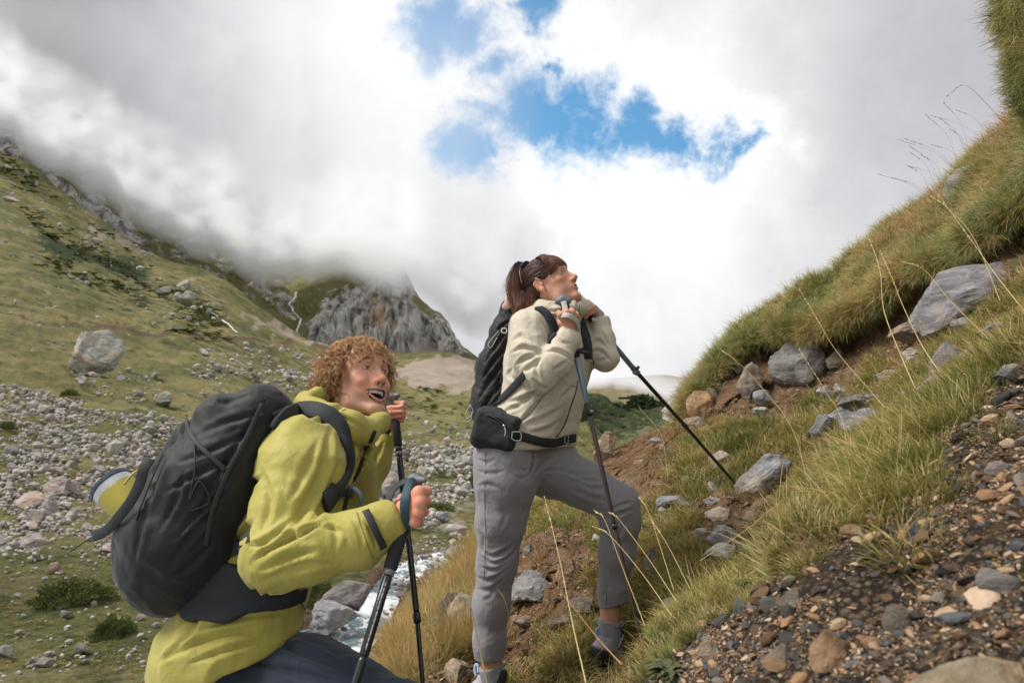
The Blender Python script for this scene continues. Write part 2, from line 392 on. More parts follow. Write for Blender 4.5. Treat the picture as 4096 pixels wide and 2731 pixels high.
# rocks exposed on mountains
def cliff_mat(name):
    m, g, b = new_mat(name); co = geo_co(g)
    v = g.scale(co, (1, .5, .16)); n = g.noise(v, .16, 12, .68, .6); n1 = g.noise(v, .55, 10, .7, .3); n2 = g.noise(g.scale(co, (1, 1, .12)), .07, 6, .6, .5)
    c = g.mix(g.ramp(n, .36, .58), (.13, .13, .13), (.56, .54, .50))
    c = g.mix(g.math('MULTIPLY', g.math('MULTIPLY', g.ramp(n2, .52, .62), g.attr('warm')), .8), c, (.42, .29, .19))
    c = g.mix(g.math('MULTIPLY', g.ramp(n1, .48, .38), .65), c, (.06, .063, .068))
    gr = g.mix(g.noise(co, .4, 10, .7), (.09, .10, .038), (.24, .21, .09))
    nz = g.math('SUBTRACT', g.noise(co, .06, 12, .72), .5)
    c = g.mix(g.ramp(g.math('ADD', g.attr('green'), g.math('MULTIPLY', nz, 2.4)), .42, .62), c, gr)
    s = g.math('ADD', g.attr('scree'), g.math('MULTIPLY', nz, 1.2))
    c = g.mix(g.ramp(s, .45, .6), c, g.mix(g.noise(co, 1.2, 10, .8), (.21, .18, .155), (.38, .34, .30)))
    g.link(c, b.inputs['Base Color']); b.inputs['Roughness'].default_value = .95; b.inputs['Specular IOR Level'].default_value = .1
    bump(g, b, g.math('ADD', n, g.math('MULTIPLY', n1, .5)), 1.0, 3.0)
    return m
M_cliff = cliff_mat('cliff_rock')
def build_valley():
    px, py, Y = VS.grid(520, 430)
    X = P(px, py, Y); d = v_disp(X, Y)
    rd = river_d(px, py); near = (Y < 90)
    X[..., 2] += d*np.where(near, sstep(.6, 2.2, rd), 1)-.35*np.where(near, 1-sstep(.8, 1.5, rd), 0)
    # a rim behind the crest so the flank has thickness
    Z = X[:, -1].copy(); Z[:, 1] += 40; Z[:, 2] -= 60; X = np.concatenate([X, Z[:, None]], 1); px = np.c_[px, px[:, -1]]; py = np.c_[py, py[:, -1]]
    spx, spy = px, py; wj = np.stack([px/45, py/30, px*0], -1); px = px+fbm(wj, 5, .65)*16; py = py+fbm(wj+31, 5, .65)*9*sstep(200, 420, py+60)
    scree = np.zeros_like(px)
    scree += .42*softpoly(px, py, [(185, 352), (240, 345), (345, 395), (330, 425), (250, 410), (200, 390)], 25)      # brown scree slope
    scree += .40*softpoly(px, py, [(0, 185), (25, 230), (70, 350), (40, 345), (0, 270)], 14)
    scree += .42*softpoly(px, py, [(100, 235), (150, 280), (170, 340), (150, 330)], 8)
    scree += .5*softpoly(px, py, [(190, 268), (218, 300), (214, 320), (196, 300)], 6)
    scree += .75*softpoly(px, py, [(245, 320), (290, 335), (330, 350), (300, 348)], 10)
    scree += .95*softpoly(px, py, [(395, 352), (480, 361), (530, 384), (500, 392), (440, 385), (380, 372)], 10)
    scree += .55*softpoly(px, py, [(60, 165), (110, 226), (160, 250), (150, 256), (100, 236)], 6)
    scree += .33*softpoly(px, py, [(0, 395), (170, 400), (240, 425), (200, 560), (0, 560)], 20)
    scree += .45*softpoly(px, py, [(380, 430), (560, 400), (560, 560), (380, 560)], 20)
    scree = scree-.12; px, py = spx, py*.35+spy*.65
    soil = .85*np.exp(-(polyd(px, py, [(0, 317), (90, 328), (190, 338), (260, 345), (330, 352)])/2.2)**2)+.6*np.exp(-(polyd(px, py, [(0, 326), (100, 335), (170, 340)])/2)**2)
    soil += .7*np.exp(-(polyd(px, py, [(180, 415), (330, 425)])/1.2)**2)+.8*np.exp(-(polyd(px, py, [(385, 432), (430, 436), (478, 437), (560, 436)])/1.0)**2)
    soil += .5*softpoly(px, py, [(0, 575), (90, 560), (100, 590), (0, 620)], 12)
    px, py = spx, spy; rd = river_d(px, py); bank = (1-sstep(.1, .9, np.abs(rd-1.6)))*.8*near_mask(Y, px)
    soil += bank
    dark = .55*softpoly(px, py, [(30, 240), (70, 250), (220, 300), (235, 330), (150, 325), (80, 290), (30, 275)], 12)
    dark += .5*softpoly(px, py, [(20, 210), (100, 225), (140, 270), (60, 250)], 15)+.55*softpoly(px, py, [(0, 150), (50, 165), (55, 190), (0, 200)], 8)
    dark += .25*softpoly(px, py, [(385, 375), (480, 400), (500, 420), (420, 400)], 8)+.4*softpoly(px, py, [(0, 590), (160, 600), (330, 690), (0, 690)], 20)
    me = mesh_np('valley_meadow', X.reshape(-1, 3), grid_faces(*px.shape), attrs={'scree': scree.ravel(), 'soil': soil.ravel(), 'dark': dark.ravel()})
    return tag(link_mesh('valley_meadow', me, M_valley), 'green meadow valley floor rising to the grassy flank on the left', None, kind='structure')
def near_mask(Y, px):
    Yp = np.c_[Y, Y[:, -1]] if Y.shape != px.shape else Y
    return (Yp < 90)*1.0
build_valley()

# darker ridge behind the flank, its crest in the cloud
def build_ridge():
    cols = {-420: [(0, 430), (-170, 520), (-330, 640)], -120: [(160, 430), (60, 500), (-60, 620)], 0: [(200, 400), (120, 470), (40, 600)], 47: [(220, 400), (155, 460), (90, 600)],
            98: [(250, 400), (190, 470), (140, 600)], 123: [(260, 400), (213, 475), (160, 600)], 158: [(280, 400), (233, 480), (195, 600)], 210: [(300, 410), (249, 490), (214, 600)],
            245: [(320, 420), (269, 500), (238, 600)], 281: [(350, 430), (285, 500), (262, 590)], 300: [(370, 430), (300, 490), (282, 560)], 330: [(385, 440), (340, 480), (335, 520)]}
    S = Sheet(cols, 8); px, py, Y = S.grid(320, 150); X = P(px, py, Y)
    n = fbm(X/26, 5, .55); r = 1-np.abs(fbm(X*np.array([1, 1, .5])/40+3, 4)); X[..., 2] += n*5+r*6-4; X[..., 1] += fbm(X/14+7, 3)*5
    green = .62+.0*px; scree = .15*np.ones_like(px); warm = .15*np.ones_like(px)
    green -= .45*softpoly(px, py, [(-50, 120), (40, 140), (55, 190), (70, 200), (0, 190), (-60, 170)], 10)+.35*softpoly(px, py, [(85, 190), (125, 215), (130, 235), (95, 220)], 8)
    me = mesh_np('mountain_ridge', X.reshape(-1, 3), grid_faces(*px.shape), attrs={'green': green.ravel(), 'scree': scree.ravel(), 'warm': warm.ravel()})
    tag(link_mesh('mountain_ridge', me, M_cliff), 'darker rocky ridge behind the left flank, top lost in cloud', None, kind='structure')
build_ridge()
# bare outcrop on the shoulder, far left
def build_cliff():
    cols = {240: [(370, 420), (330, 450), (300, 470), (280, 500), (262, 560), (240, 660)], 272: [(370, 420), (340, 450), (318, 465), (300, 490), (286, 540), (250, 660)],
            285: [(375, 420), (350, 450), (325, 462), (305, 485), (289, 530), (262, 640)], 300: [(380, 430), (355, 450), (330, 460), (305, 480), (284, 520), (258, 640)],
            316: [(385, 430), (360, 448), (335, 456), (305, 472), (281, 510), (256, 640)], 346: [(390, 430), (365, 446), (340, 452), (308, 462), (275, 500), (250, 620)],
            377: [(395, 430), (372, 444), (345, 448), (310, 456), (277, 475), (255, 600)], 400: [(395, 430), (374, 444), (347, 448), (315, 454), (285, 466), (262, 560)],
            408: [(395, 430), (374, 444), (348, 448), (320, 455), (294, 465), (272, 540)], 418: [(395, 430), (372, 446), (352, 450), (335, 457), (313, 468), (300, 540)],
            431: [(395, 430), (368, 446), (352, 452), (337, 460), (319, 470), (306, 540)], 447: [(395, 425), (370, 440), (358, 448), (345, 456), (327, 468), (316, 530)],
            455: [(395, 420), (374, 432), (364, 440), (355, 450), (345, 462), (336, 500)], 463: [(395, 420), (378, 430), (370, 440), (362, 448), (352, 460), (346, 490)], 500: [(400, 420), (390, 430), (386, 440), (380, 448), (376, 460), (370, 490)]}
    S = Sheet(cols, 5); px, py, Y = S.grid(460, 300); X = P(px, py, Y)
    rib = np.abs(fbm(X*np.array([1, .6, .18])/9, 4)); big = np.abs(fbm(X*np.array([1, 1, .3])/30+4, 3))
    led = fbm(X*np.array([.3, .3, 1])/7+2, 3)
    rocky = softpoly(px, py, [(312, 345), (318, 318), (340, 300), (372, 290), (378, 276), (406, 285), (410, 312), (452, 330), (462, 352), (425, 345), (395, 362), (350, 352)], 10)
    X[..., 1] += rocky*(rib*7+big*9)+fbm(X/12+1, 4)*2.5; X[..., 2] += fbm(X/10, 4)*1.8+rocky*led*2
    green = .85-.62*rocky-.5*softpoly(px, py, [(268, 300), (292, 305), (294, 316), (276, 312)], 4)-.35*softpoly(px, py, [(285, 320), (318, 318), (320, 340), (300, 338)], 6)
    green -= .25*softpoly(px, py, [(322, 300), (345, 285), (365, 300), (345, 320)], 8)
    warm = softpoly(px, py, [(372, 295), (385, 290), (408, 292), (410, 340), (370, 345)], 12)+softpoly(px, py, [(430, 330), (455, 330), (460, 350), (430, 345)], 6)
    scree = 1.1*softpoly(px, py, [(427, 343), (450, 360), (500, 372), (480, 400), (380, 400), (396, 360)], 3)
    green -= .5*(scree > .5)
    me = mesh_np('cliff', X.reshape(-1, 3), grid_faces(*px.shape), attrs={'green': green.ravel(), 'scree': scree.ravel(), 'warm': warm.ravel()})
    tag(link_mesh('cliff', me, M_cliff), 'grey and orange streaked rock cliff under the cloud above a scree fan', None, kind='structure')
build_cliff()
# far hills beyond the gap on the right of the hiker
def build_far_hills():
    M = grass_ground_mat('far_hill_grass', (.10, .115, .055), (.20, .17, .085), (.05, .068, .045), scree=(.24, .21, .16))
    M2 = grass_ground_mat('distant_hill_grass', (.17, .15, .085), (.26, .20, .11), (.10, .105, .075), scree=(.26, .22, .17))
    cols = {470: [(500, 300), (440, 420), (380, 560)], 540: [(500, 300), (440, 400), (386, 540)], 575: [(500, 280), (440, 390), (392, 520)], 610: [(500, 270), (445, 380), (394, 520)], 650: [(500, 270), (450, 380), (400, 510)], 690: [(500, 270), (450, 380), (408, 500)], 780: [(500, 260), (460, 360), (420, 480)], 900: [(520, 240), (480, 330), (440, 450)]}
    S = Sheet(cols, 10); px, py, Y = S.grid(240, 140); X = P(px, py, Y); X[..., 2] += fbm(X/45, 5, .55)*6+fbm(X/9, 3)*1.3
    z = np.zeros(px.size); dk = .25+.5*softpoly(px, py, [(575, 405), (640, 400), (680, 430), (600, 440)], 20)
    me = mesh_np('far_hills', X.reshape(-1, 3), grid_faces(*px.shape), attrs={'scree': z+.12, 'soil': z, 'dark': dk.ravel()})
    tag(link_mesh('far_hills', me, M), 'dark green bushy hillside beyond the gap in the valley', None, kind='structure')
    cols = {440: [(420, 900), (400, 980), (388, 1100)], 540: [(420, 900), (395, 980), (380, 1100)], 580: [(420, 900), (395, 980), (384, 1100)], 602: [(420, 900), (390, 980), (378, 1100)], 626: [(420, 900), (394, 980), (381, 1100)], 648: [(420, 900), (388, 980), (371, 1100)], 675: [(420, 900), (390, 980), (374, 1100)], 700: [(420, 900), (395, 980), (381, 1100)], 800: [(430, 900), (410, 980), (400, 1100)]}
    S = Sheet(cols, 8); px, py, Y = S.grid(200, 60); X = P(px, py, Y); X[..., 2] += fbm(X/80, 5, .5)*5
    z = np.zeros(px.size)
    me = mesh_np('distant_hills', X.reshape(-1, 3), grid_faces(*px.shape), attrs={'scree': z+.1, 'soil': z, 'dark': z+.1})
    tag(link_mesh('distant_hills', me, M2), 'pale ochre rounded hills farthest away in the gap', None, kind='structure')
build_far_hills()

# near hillside: ledge, slope, dirt bank with overhanging turf
N_cols = {
 # over the edge (valley side) ... rows: below frame, ledge, ledge edge, slope, slope, foot of bank, bank mid, lip, turf, crest, behind
 -300: [(1500, .9), (1300, 1.2), (1180, 1.6), (1100, 2.0), (1050, 2.4), (1020, 2.7), (1010, 2.9), (1005, 3.0), (1003, 3.1), (1000, 3.2), (1150, 4.5)],
 100: [(1400, 1.0), (1150, 1.3), (1050, 1.6), (980, 1.9), (930, 2.2), (890, 2.5), (870, 2.7), (860, 2.8), (855, 2.9), (850, 3.0), (980, 4.5)],
 250: [(1300, 1.0), (1080, 1.3), (960, 1.7), (890, 2.1), (840, 2.5), (800, 2.8), (780, 2.9), (770, 3.0), (760, 3.1), (752, 3.2), (880, 4.6)],
 340: [(1250, 1.0), (1020, 1.3), (900, 1.7), (830, 2.1), (780, 2.5), (750, 2.8), (730, 3.0), (720, 3.1), (712, 3.2), (704, 3.3), (820, 4.6)],
 385: [(1220, 1.0), (980, 1.3), (860, 1.7), (790, 2.1), (740, 2.5), (715, 2.8), (700, 3.0), (690, 3.1), (680, 3.25), (670, 3.4), (780, 4.6)],
 410: [(1200, 1.0), (960, 1.3), (830, 1.7), (760, 2.1), (720, 2.4), (690, 2.75), (670, 3.0), (655, 3.25), (642, 3.5), (628, 3.75), (740, 5.0)],
 440: [(1200, 1.0), (930, 1.3), (810, 1.7), (740, 2.1), (700, 2.45), (665, 2.85), (640, 3.2), (620, 3.5), (600, 3.85), (583, 4.2), (690, 5.6)],
 470: [(1180, 1.0), (940, 1.3), (840, 1.7), (765, 2.1), (712, 2.5), (660, 2.9), (620, 3.3), (595, 3.7), (570, 4.1), (550, 4.5), (660, 6.0)],
 500: [(1150, 1.0), (940, 1.3), (840, 1.7), (765, 2.1), (712, 2.52), (655, 2.88), (600, 3.25), (570, 3.7), (545, 4.2), (527, 4.6), (620, 6.2)],
 540: [(1120, 1.0), (920, 1.3), (820, 1.7), (755, 2.1), (712, 2.5), (650, 2.85), (590, 3.15), (555, 3.6), (520, 4.2), (500, 4.7), (600, 6.4)],
 580: [(1080, .95), (880, 1.25), (785, 1.6), (725, 2.05), (690, 2.5), (640, 2.8), (575, 3.15), (530, 3.7), (495, 4.4), (476, 4.9), (580, 6.6)],
 615: [(1040, .9), (840, 1.15), (745, 1.4), (690, 1.75), (674, 2.55), (630, 2.82), (560, 3.2), (505, 3.8), (468, 4.6), (450, 5.0), (560, 6.8)],
 645: [(1000, .85), (790, 1.1), (700, 1.35), (658, 1.6), (652, 2.55), (608, 2.8), (540, 3.2), (490, 3.8), (455, 4.6), (436, 5.1), (550, 7)],
 680: [(960, .8), (760, 1.0), (670, 1.2), (632, 1.45), (605, 2.3), (565, 2.7), (515, 3.2), (462, 4.0), (436, 4.7), (424, 5.2), (540, 7)],
 692: [(950, .78), (750, .98), (660, 1.18), (622, 1.42), (595, 2.35), (555, 2.7), (505, 3.2), (445, 4.1), (402, 4.8), (389, 5.0), (500, 7)],
 710: [(930, .76), (735, .95), (640, 1.15), (605, 1.4), (580, 2.4), (545, 2.75), (495, 3.2), (435, 4.2), (384, 4.9), (368, 5.05), (480, 7)],
 740: [(900, .73), (710, .9), (620, 1.1), (585, 1.35), (560, 2.4), (520, 2.8), (475, 3.3), (417, 4.25), (356, 4.9), (334, 5.15), (440, 7)],
 770: [(880, .7), (690, .85), (600, 1.05), (562, 1.35), (540, 2.4), (500, 2.85), (460, 3.35), (410, 4.25), (346, 4.75), (312, 5.05), (410, 7)],
 801: [(860, .68), (670, .82), (580, 1.05), (535, 1.4), (515, 2.4), (480, 2.9), (445, 3.4), (402, 4.2), (344, 4.55), (290, 4.9), (390, 7)],
 828: [(850, .66), (660, .8), (560, 1.05), (505, 1.45), (490, 2.35), (460, 2.9), (430, 3.4), (392, 4.1), (337, 4.4), (282, 4.85), (380, 7)],
 855: [(840, .64), (650, .78), (545, 1.05), (475, 1.5), (462, 2.3), (440, 2.8), (412, 3.3), (378, 4.0), (330, 4.2), (258, 4.7), (360, 7)],
 897: [(830, .62), (640, .75), (520, 1.05), (440, 1.5), (430, 2.2), (410, 2.7), (385, 3.2), (350, 3.8), (300, 3.95), (219, 4.6), (320, 7)],
 940: [(820, .6), (630, .72), (500, 1.0), (410, 1.45), (400, 2.1), (380, 2.6), (352, 3.0), (318, 3.5), (270, 3.65), (196, 4.4), (300, 7)],
 975: [(820, .58), (625, .7), (480, .98), (392, 1.4), (378, 2.0), (355, 2.5), (325, 2.9), (285, 3.35), (245, 3.5), (160, 4.2), (270, 7)],
 1024: [(820, .56), (620, .68), (460, .95), (360, 1.35), (345, 1.95), (322, 2.4), (292, 2.8), (250, 3.2), (205, 3.3), (106, 4.0), (220, 7)],
 1100: [(820, .54), (600, .65), (430, .9), (320, 1.3), (300, 1.8), (270, 2.3), (235, 2.7), (190, 3.0), (110, 3.1), (-30, 3.8), (100, 7)],
 1300: [(820, .5), (520, .6), (350, .8), (230, 1.1), (180, 1.6), (120, 2.1), (60, 2.5), (-60, 2.8), (-200, 2.9), (-420, 3.5), (-300, 7)]}
for _k in list(N_cols):
    c_ = N_cols[_k]; (p7, y7), (p8, y8) = c_[7], c_[8]; t_ = float(np.clip((_k-684)/30, 0, 1))
    a_ = [(p7+(p8-p7)*(.40+.45*t_), y7+(y8-y7)*.4+.22*t_), (p7+(p8-p7)*(.7+.28*t_), y7+(y8-y7)*.7+.34*t_), (p8-7*t_, y8-.22*t_)]
    N_cols[_k] = c_[:8]+a_+c_[9:]
for _k in list(N_cols):
    if _k >= 740:      # keep the front ledge low enough to see the slope behind it
        N_cols[_k][3] = (N_cols[_k][3][0]+12, N_cols[_k][3][1]); N_cols[_k][4] = (N_cols[_k][4][0]+8, N_cols[_k][4][1])
NS = Sheet(N_cols, 7)
def n_disp(X):
    return fbm(X/.55, 4, .5)*.045+fbm(X/.09+5, 2)*.006
def near_masks(px, py):
    j = 26*fbm(np.stack([px/38, py/38, px*0], -1), 4, .6); px = px+j; py = py+j[::-1]*.6
    dirt = softpoly(px, py, [(600, 440), (640, 432), (700, 385), (745, 350), (800, 345), (870, 330), (870, 385), (800, 400), (740, 420), (700, 440), (660, 480), (630, 500), (600, 520), (588, 560), (595, 600), (560, 640), (480, 690), (430, 700), (440, 660), (500, 630), (520, 580), (575, 520)], 14)
    dirt = np.maximum(dirt, .8*softpoly(px, py, [(690, 470), (800, 500), (820, 540), (760, 560), (690, 520)], 14))
    dirt = np.maximum(dirt, softpoly(px, py, [(690, 388), (760, 345), (820, 335), (900, 310), (1000, 250), (1024, 250), (1024, 290), (930, 345), (850, 380), (760, 412), (700, 432)], 8))

    gravel = softpoly(px, py, [(1100, 350), (1000, 395), (940, 440), (890, 505), (840, 545), (800, 570), (735, 600), (700, 622), (665, 650), (640, 690), (600, 760), (1100, 760)], 10)
    return dirt, gravel
def near_ground_mat():
    m, g, b = new_mat('hillside_earth'); co = geo_co(g)
    n1 = g.noise(co, 5, 8, .65); n2 = g.noise(co, 26, 8, .7); n3 = g.noise(co, 120, 5, .7); v = g.vor(co, 90)
    grass = g.mix(n2, (.05, .05, .02), (.16, .14, .055))
    dirt = g.mix(n2, (.075, .04, .02), (.24, .14, .08)); dirt = g.mix(g.ramp(n1, .45, .65), dirt, g.mix(n3, (.12, .075, .045), (.30, .20, .13)))
    peb = g.mix(g.vor(co, 60, out='Color'), (.05, .038, .028), (.20, .15, .10)); gr = g.mix(g.ramp(v, .25, .6), peb, (.025, .017, .011))
    gr = g.mix(g.ramp(n1, .5, .64), gr, g.mix(n3, (.035, .02, .01), (.10, .06, .03)))
    s = g.math('ADD', g.attr('dirt'), g.math('MULTIPLY', g.math('SUBTRACT', n1, .5), 1.3)); c = g.mix(g.ramp(s, .42, .62), grass, dirt)
    s = g.math('ADD', g.attr('gravel'), g.math('MULTIPLY', g.math('SUBTRACT', n1, .5), 1.0)); c = g.mix(g.ramp(s, .42, .58), c, gr)
    g.link(c, b.inputs['Base Color']); b.inputs['Roughness'].default_value = .95; b.inputs['Specular IOR Level'].default_value = .2
    bump(g, b, g.math('ADD', g.math('ADD', n2, g.math('MULTIPLY', n3, .3)), g.math('MULTIPLY', v, -.4)), 1.0, .02); return m
def build_near():
    px, py, Y = NS.grid(640, 480); X = P(px, py, Y)
    X[..., 2] += n_disp(X)
    vr_ = np.repeat(np.arange(480)[None]/479*12, 640, 0); tz_ = sstep(9.3, 10.0, vr_)*(px > 685); X[..., 1] -= tz_*(.11*np.abs(fbm(X/.22+9, 3))+.05*fbm(X/.5, 2)); X[..., 2] += tz_*(1-sstep(10.6, 11, vr_))*.06*fbm(X/.2+4, 3)
    # crumbled edge of the dirt bank
    dirt, gravel = near_masks(px, py)
    X[..., 1] += dirt*np.abs(fbm(X/.18+3, 4, .55))*.10; X[..., 2] += dirt*(vr_ < 9.5)*(fbm(X/.3+13, 4, .6)*.05+np.abs(fbm(X/.12+3, 3))*.025)
    # skirt over the edge down to the valley floor
    s = X[:, -1].copy(); s2 = s.copy(); s2[:, 2] -= 5; s2[:, 1] += 3; X = np.concatenate([X, s2[:, None]], 1)
    dirt = np.c_[dirt, dirt[:, -1]]; gravel = np.c_[gravel, gravel[:, -1]]
    me = mesh_np('hillside', X.reshape(-1, 3), grid_faces(*dirt.shape), attrs={'dirt': dirt.ravel(), 'gravel': gravel.ravel()})
    tag(link_mesh('hillside', me, near_ground_mat()), 'steep hillside of grass, brown earth and gravel the hikers stand on', None, kind='structure')
    return X, dirt, gravel
NX, ND, NG = build_near()
# ------------------------------------------------------------------ cloud on the mountain tops
def cloud_mat(name, dens, col=(.99, .99, 1)):
    m = bpy.data.materials.new(name); m.use_nodes = True; g = NT(m.node_tree)
    v = g.add('ShaderNodeVolumePrincipled'); v.inputs['Density'].default_value = dens; v.inputs['Color'].default_value = (*col, 1); v.inputs['Anisotropy'].default_value = .2
    o = g.add('ShaderNodeOutputMaterial'); g.link(v.outputs[0], o.inputs['Volume']); return m
def cloud(name, base, top, px0, px1, front, back, thick, mat, label, full=45., seed=0., amp=9.0):
    """closed bank of cloud; base: [(px, py, Ymountain)], thickness grows upwards from the base"""
    nu, nv = 150, 50
    px = np.linspace(px0, px1, nu); b = np.array(base, float)
    pb = np.interp(px, b[:, 0], b[:, 1]); Ym = np.interp(px, b[:, 0], b[:, 2])
    pb = pb+amp*fbm(np.stack([px/38+seed, px*0, px*0], -1), 4)
    v = np.linspace(0, 1, nv)[None]; py = pb[:, None]-v*(pb[:, None]-top)
    up = pb[:, None]-py; PXg = np.repeat(px[:, None], nv, 1)
    T = thick*np.clip(up/full, 0, 1)**1.15
    T *= (1+.32*fbm(np.stack([PXg/26+seed, py/16, py*0], -1), 4))
    ends = sstep(px0, px0+80, PXg)*(1-sstep(px1-110, px1, PXg)); T *= ends*np.clip(1-(up-full*1.0)/(full*2.2), 0, 1)**1.3; T += thick*.12*ends*np.clip(up/full,0,1)*(1-sstep(.6, 1, np.repeat(v, nu, 0)))
    T = np.maximum(T, .05)
    Fm = P(PXg, py, Ym[:, None]-T*front); Bm = P(PXg, py, Ym[:, None]+T*back+.3)
    V = np.concatenate([Fm.reshape(-1, 3), Bm.reshape(-1, 3)]); f = grid_faces(nu, nv); k = nu*nv
    i = np.arange(k).reshape(nu, nv); ring = np.concatenate([i[:, 0], i[-1, 1:], i[-2::-1, -1], i[0, -2:0:-1]]); r2 = np.roll(ring, -1)
    F = np.concatenate([f, f[:, ::-1]+k, np.stack([ring, r2, r2+k, ring+k], -1)[:, ::-1]])
    o = link_mesh(name, mesh_np(name, V, F), mat); tag(o, label, 'cloud', kind='stuff'); return o
base_l = [(-420, -60, 420), (-200, 45, 420), (0, 148, 430), (45, 178, 440), (100, 212, 455), (160, 247, 460), (210, 268, 470), (260, 290, 480), (300, 287, 500), (340, 289, 480), (380, 287, 462), (410, 293, 456), (440, 316, 455), (470, 342, 450), (600, 330, 450)]
cloud('cloud', base_l, -60, -420, 560, 1.0, .25, 100, cloud_mat('cloud_grey', .027), 'grey cloud bank swallowing the ridge and the cliff top', full=40)
base_r = [(470, 398, 640), (560, 397, 640), (590, 391, 640), (612, 386, 640), (635, 393, 640), (660, 400, 640), (690, 405, 640), (760, 420, 640)]
cloud('cloud', base_r, 348, 480, 770, 1.0, 1.0, 26, cloud_mat('cloud_white', .03), 'low white mist drifting in front of the distant hills', full=10, seed=5, amp=7)

# ------------------------------------------------------------------ rocks
def ico(sub):
    import bmesh
    bm = bmesh.new(); bmesh.ops.create_icosphere(bm, subdivisions=sub, radius=1.0)
    V = np.array([v.co[:] for v in bm.verts]); F = np.array([[v.index for v in f.verts] for f in bm.faces]); bm.free(); return V, F
ICO = {k: ico(k) for k in (1, 2, 3, 4)}
def rock_mesh(name, sub, r, cuts=14, flat=1.0, rough=.05, smooth=False, lay=0.0):
    V, F = ICO[sub]; V = V.copy()
    for k in range(cuts):
        n = r.normal(size=3); n /= np.linalg.norm(n); d = r.uniform(.45, .82)
        t = V@n-d; V -= np.clip(t, 0, None)[:, None]*n
    V *= np.array([1, r.uniform(.6, .9), r.uniform(.5, .75)*flat])
    s = r.uniform(0, 99)
    if lay:      # bedding steps
        q = fbm(V*np.array([2, 2, 9])+s, 3); V += V/np.linalg.norm(V, axis=1)[:, None]*q[:, None]*lay
    V += V*(fbm(V*2.3+s, 4, .55)[:, None]*rough*1.6)+V*(fbm(V*9+s, 2)[:, None]*rough*.35)
    V /= np.abs(V[:, 0]).max(); V[:, 2] -= V[:, 2].min()
    return mesh_np(name, V, F, smooth)
def rock_mat(name, near=True):
    m, g, b = new_mat(name); oc = obj_co(g); oi = g.add('ShaderNodeObjectInfo'); co = g.vmath('ADD', geo_co(g), g.vmath('SCALE', oi.outputs['Location'], sc=.37))
    s = 1.0 if near else .16
    n1 = g.noise(g.scale(co, (1, 1, 2.4)), 7*s, 12, .72, .4); n2 = g.noise(co, 42*s, 7, .7); n3 = g.noise(co, 3*s, 5, .6)
    base = oi.outputs['Color']
    c = g.mix(g.ramp(n1, .30, .70), g.mix(1.0, base, (.40, .40, .41, 1), 'MULTIPLY'), g.mix(1.0, base, (1.30, 1.28, 1.25, 1), 'MULTIPLY'))
    c = g.mix(g.math('MULTIPLY', g.ramp(n3, .55, .66), .45), c, g.mix(1.0, base, (1.5, 1.05, .7, 1), 'MULTIPLY'))
    c = g.mix(g.math('MULTIPLY', g.ramp(n2, .56, .66), .5), c, g.mix(1.0, base, (.35, .35, .36, 1), 'MULTIPLY'))
    c = g.mix(g.math('MULTIPLY', g.ramp(g.noise(co, 12*s, 6, .7), .60, .68), .5), c, (.42, .41, .36))
    mo = g.math('MULTIPLY', g.ramp(g.noise(co, 4.5*s, 9, .75), .60, .68), .8); c = g.mix(mo, c, (.05, .06, .022))
    g.link(c, b.inputs['Base Color']); b.inputs['Roughness'].default_value = .9; b.inputs['Specular IOR Level'].default_value = .25
    bump(g, b, g.math('ADD', n1, g.math('MULTIPLY', n2, .35)), 1.0, .025 if near else .25); return m
M_rock = rock_mat('rock'); M_rockfar = rock_mat('weathered_rock', False)
rr = np.random.default_rng(11)
ROCK4 = [rock_mesh('rock', 4, rr, 14, 1.0, .07) for _ in range(5)]; ROCKS = [rock_mesh('rock', 4, rr, 10, .62, .08, lay=.05) for _ in range(4)]
ROCK3 = [rock_mesh('rock', 3, rr, 12, .9, .06) for _ in range(8)]; ROCK2 = [rock_mesh('rock', 2, rr, 9, .85, .05) for _ in range(8)]
for me in ROCK4+ROCKS+ROCK3: me.materials.append(M_rock)
for me in ROCK2: me.materials.append(M_rockfar)
GREY, PALE, BROWN, ORANGE, DARK, PINK = (.28, .285, .295), (.46, .44, .41), (.27, .19, .13), (.46, .31, .17), (.14, .14, .145), (.43, .38, .36)
PLACED = []
def rock(me, loc, w, h, tint, label, cat='rock', group=None, tilt=0.0, yaw=None, name='rock', sink=.25, dep=None, rz=0.0):
    o = bpy.data.objects.new(name, me); C.objects.link(o); o.color = (*tint, 1)
    zs = max(v.co.z for v in me.vertices) if not hasattr(rock, 'c') or me.name not in rock.c else rock.c[me.name]
    if not hasattr(rock, 'c'): rock.c = {}
    rock.c[me.name] = zs
    o.scale = (w/2, (dep or w*.8)/2, h/zs); o.rotation_euler = (random.uniform(-.15, .15), tilt, yaw if yaw is not None else random.uniform(-.5, .5)+rz)
    o.location = (loc[0], loc[1], loc[2]-h*sink); tag(o, label, cat, group)
    if loc[1] < 8: PLACED.append((loc[0], loc[1], loc[2]+h*.3, max(w, .03)))
    return o
def rock_px(sheet, px, py, wpx, hpx, tint, label, mes, **kw):
    """rock whose foot stands on the sheet below picture position (px, py)"""
    foot = min(py+hpx*.42, 676) if sheet is NS else py+hpx*.42
    X = sheet.at(px, foot)[0]
    if np.isnan(X[0]): X = sheet.at(px, foot+6)[0]
    if np.isnan(X[0]): print('ROCK OFF SHEET', px, py, label); return
    if sheet is NS: X = X+np.array([0, 0, float(n_disp(X[None])[0])])
    s = X[1]/FPX
    kk = 1.12 if wpx > 26 or sheet is VS else 1.35
    return rock(random.choice(mes), X, wpx*s*kk, hpx*s*1.12*kk, tint, label, **kw)
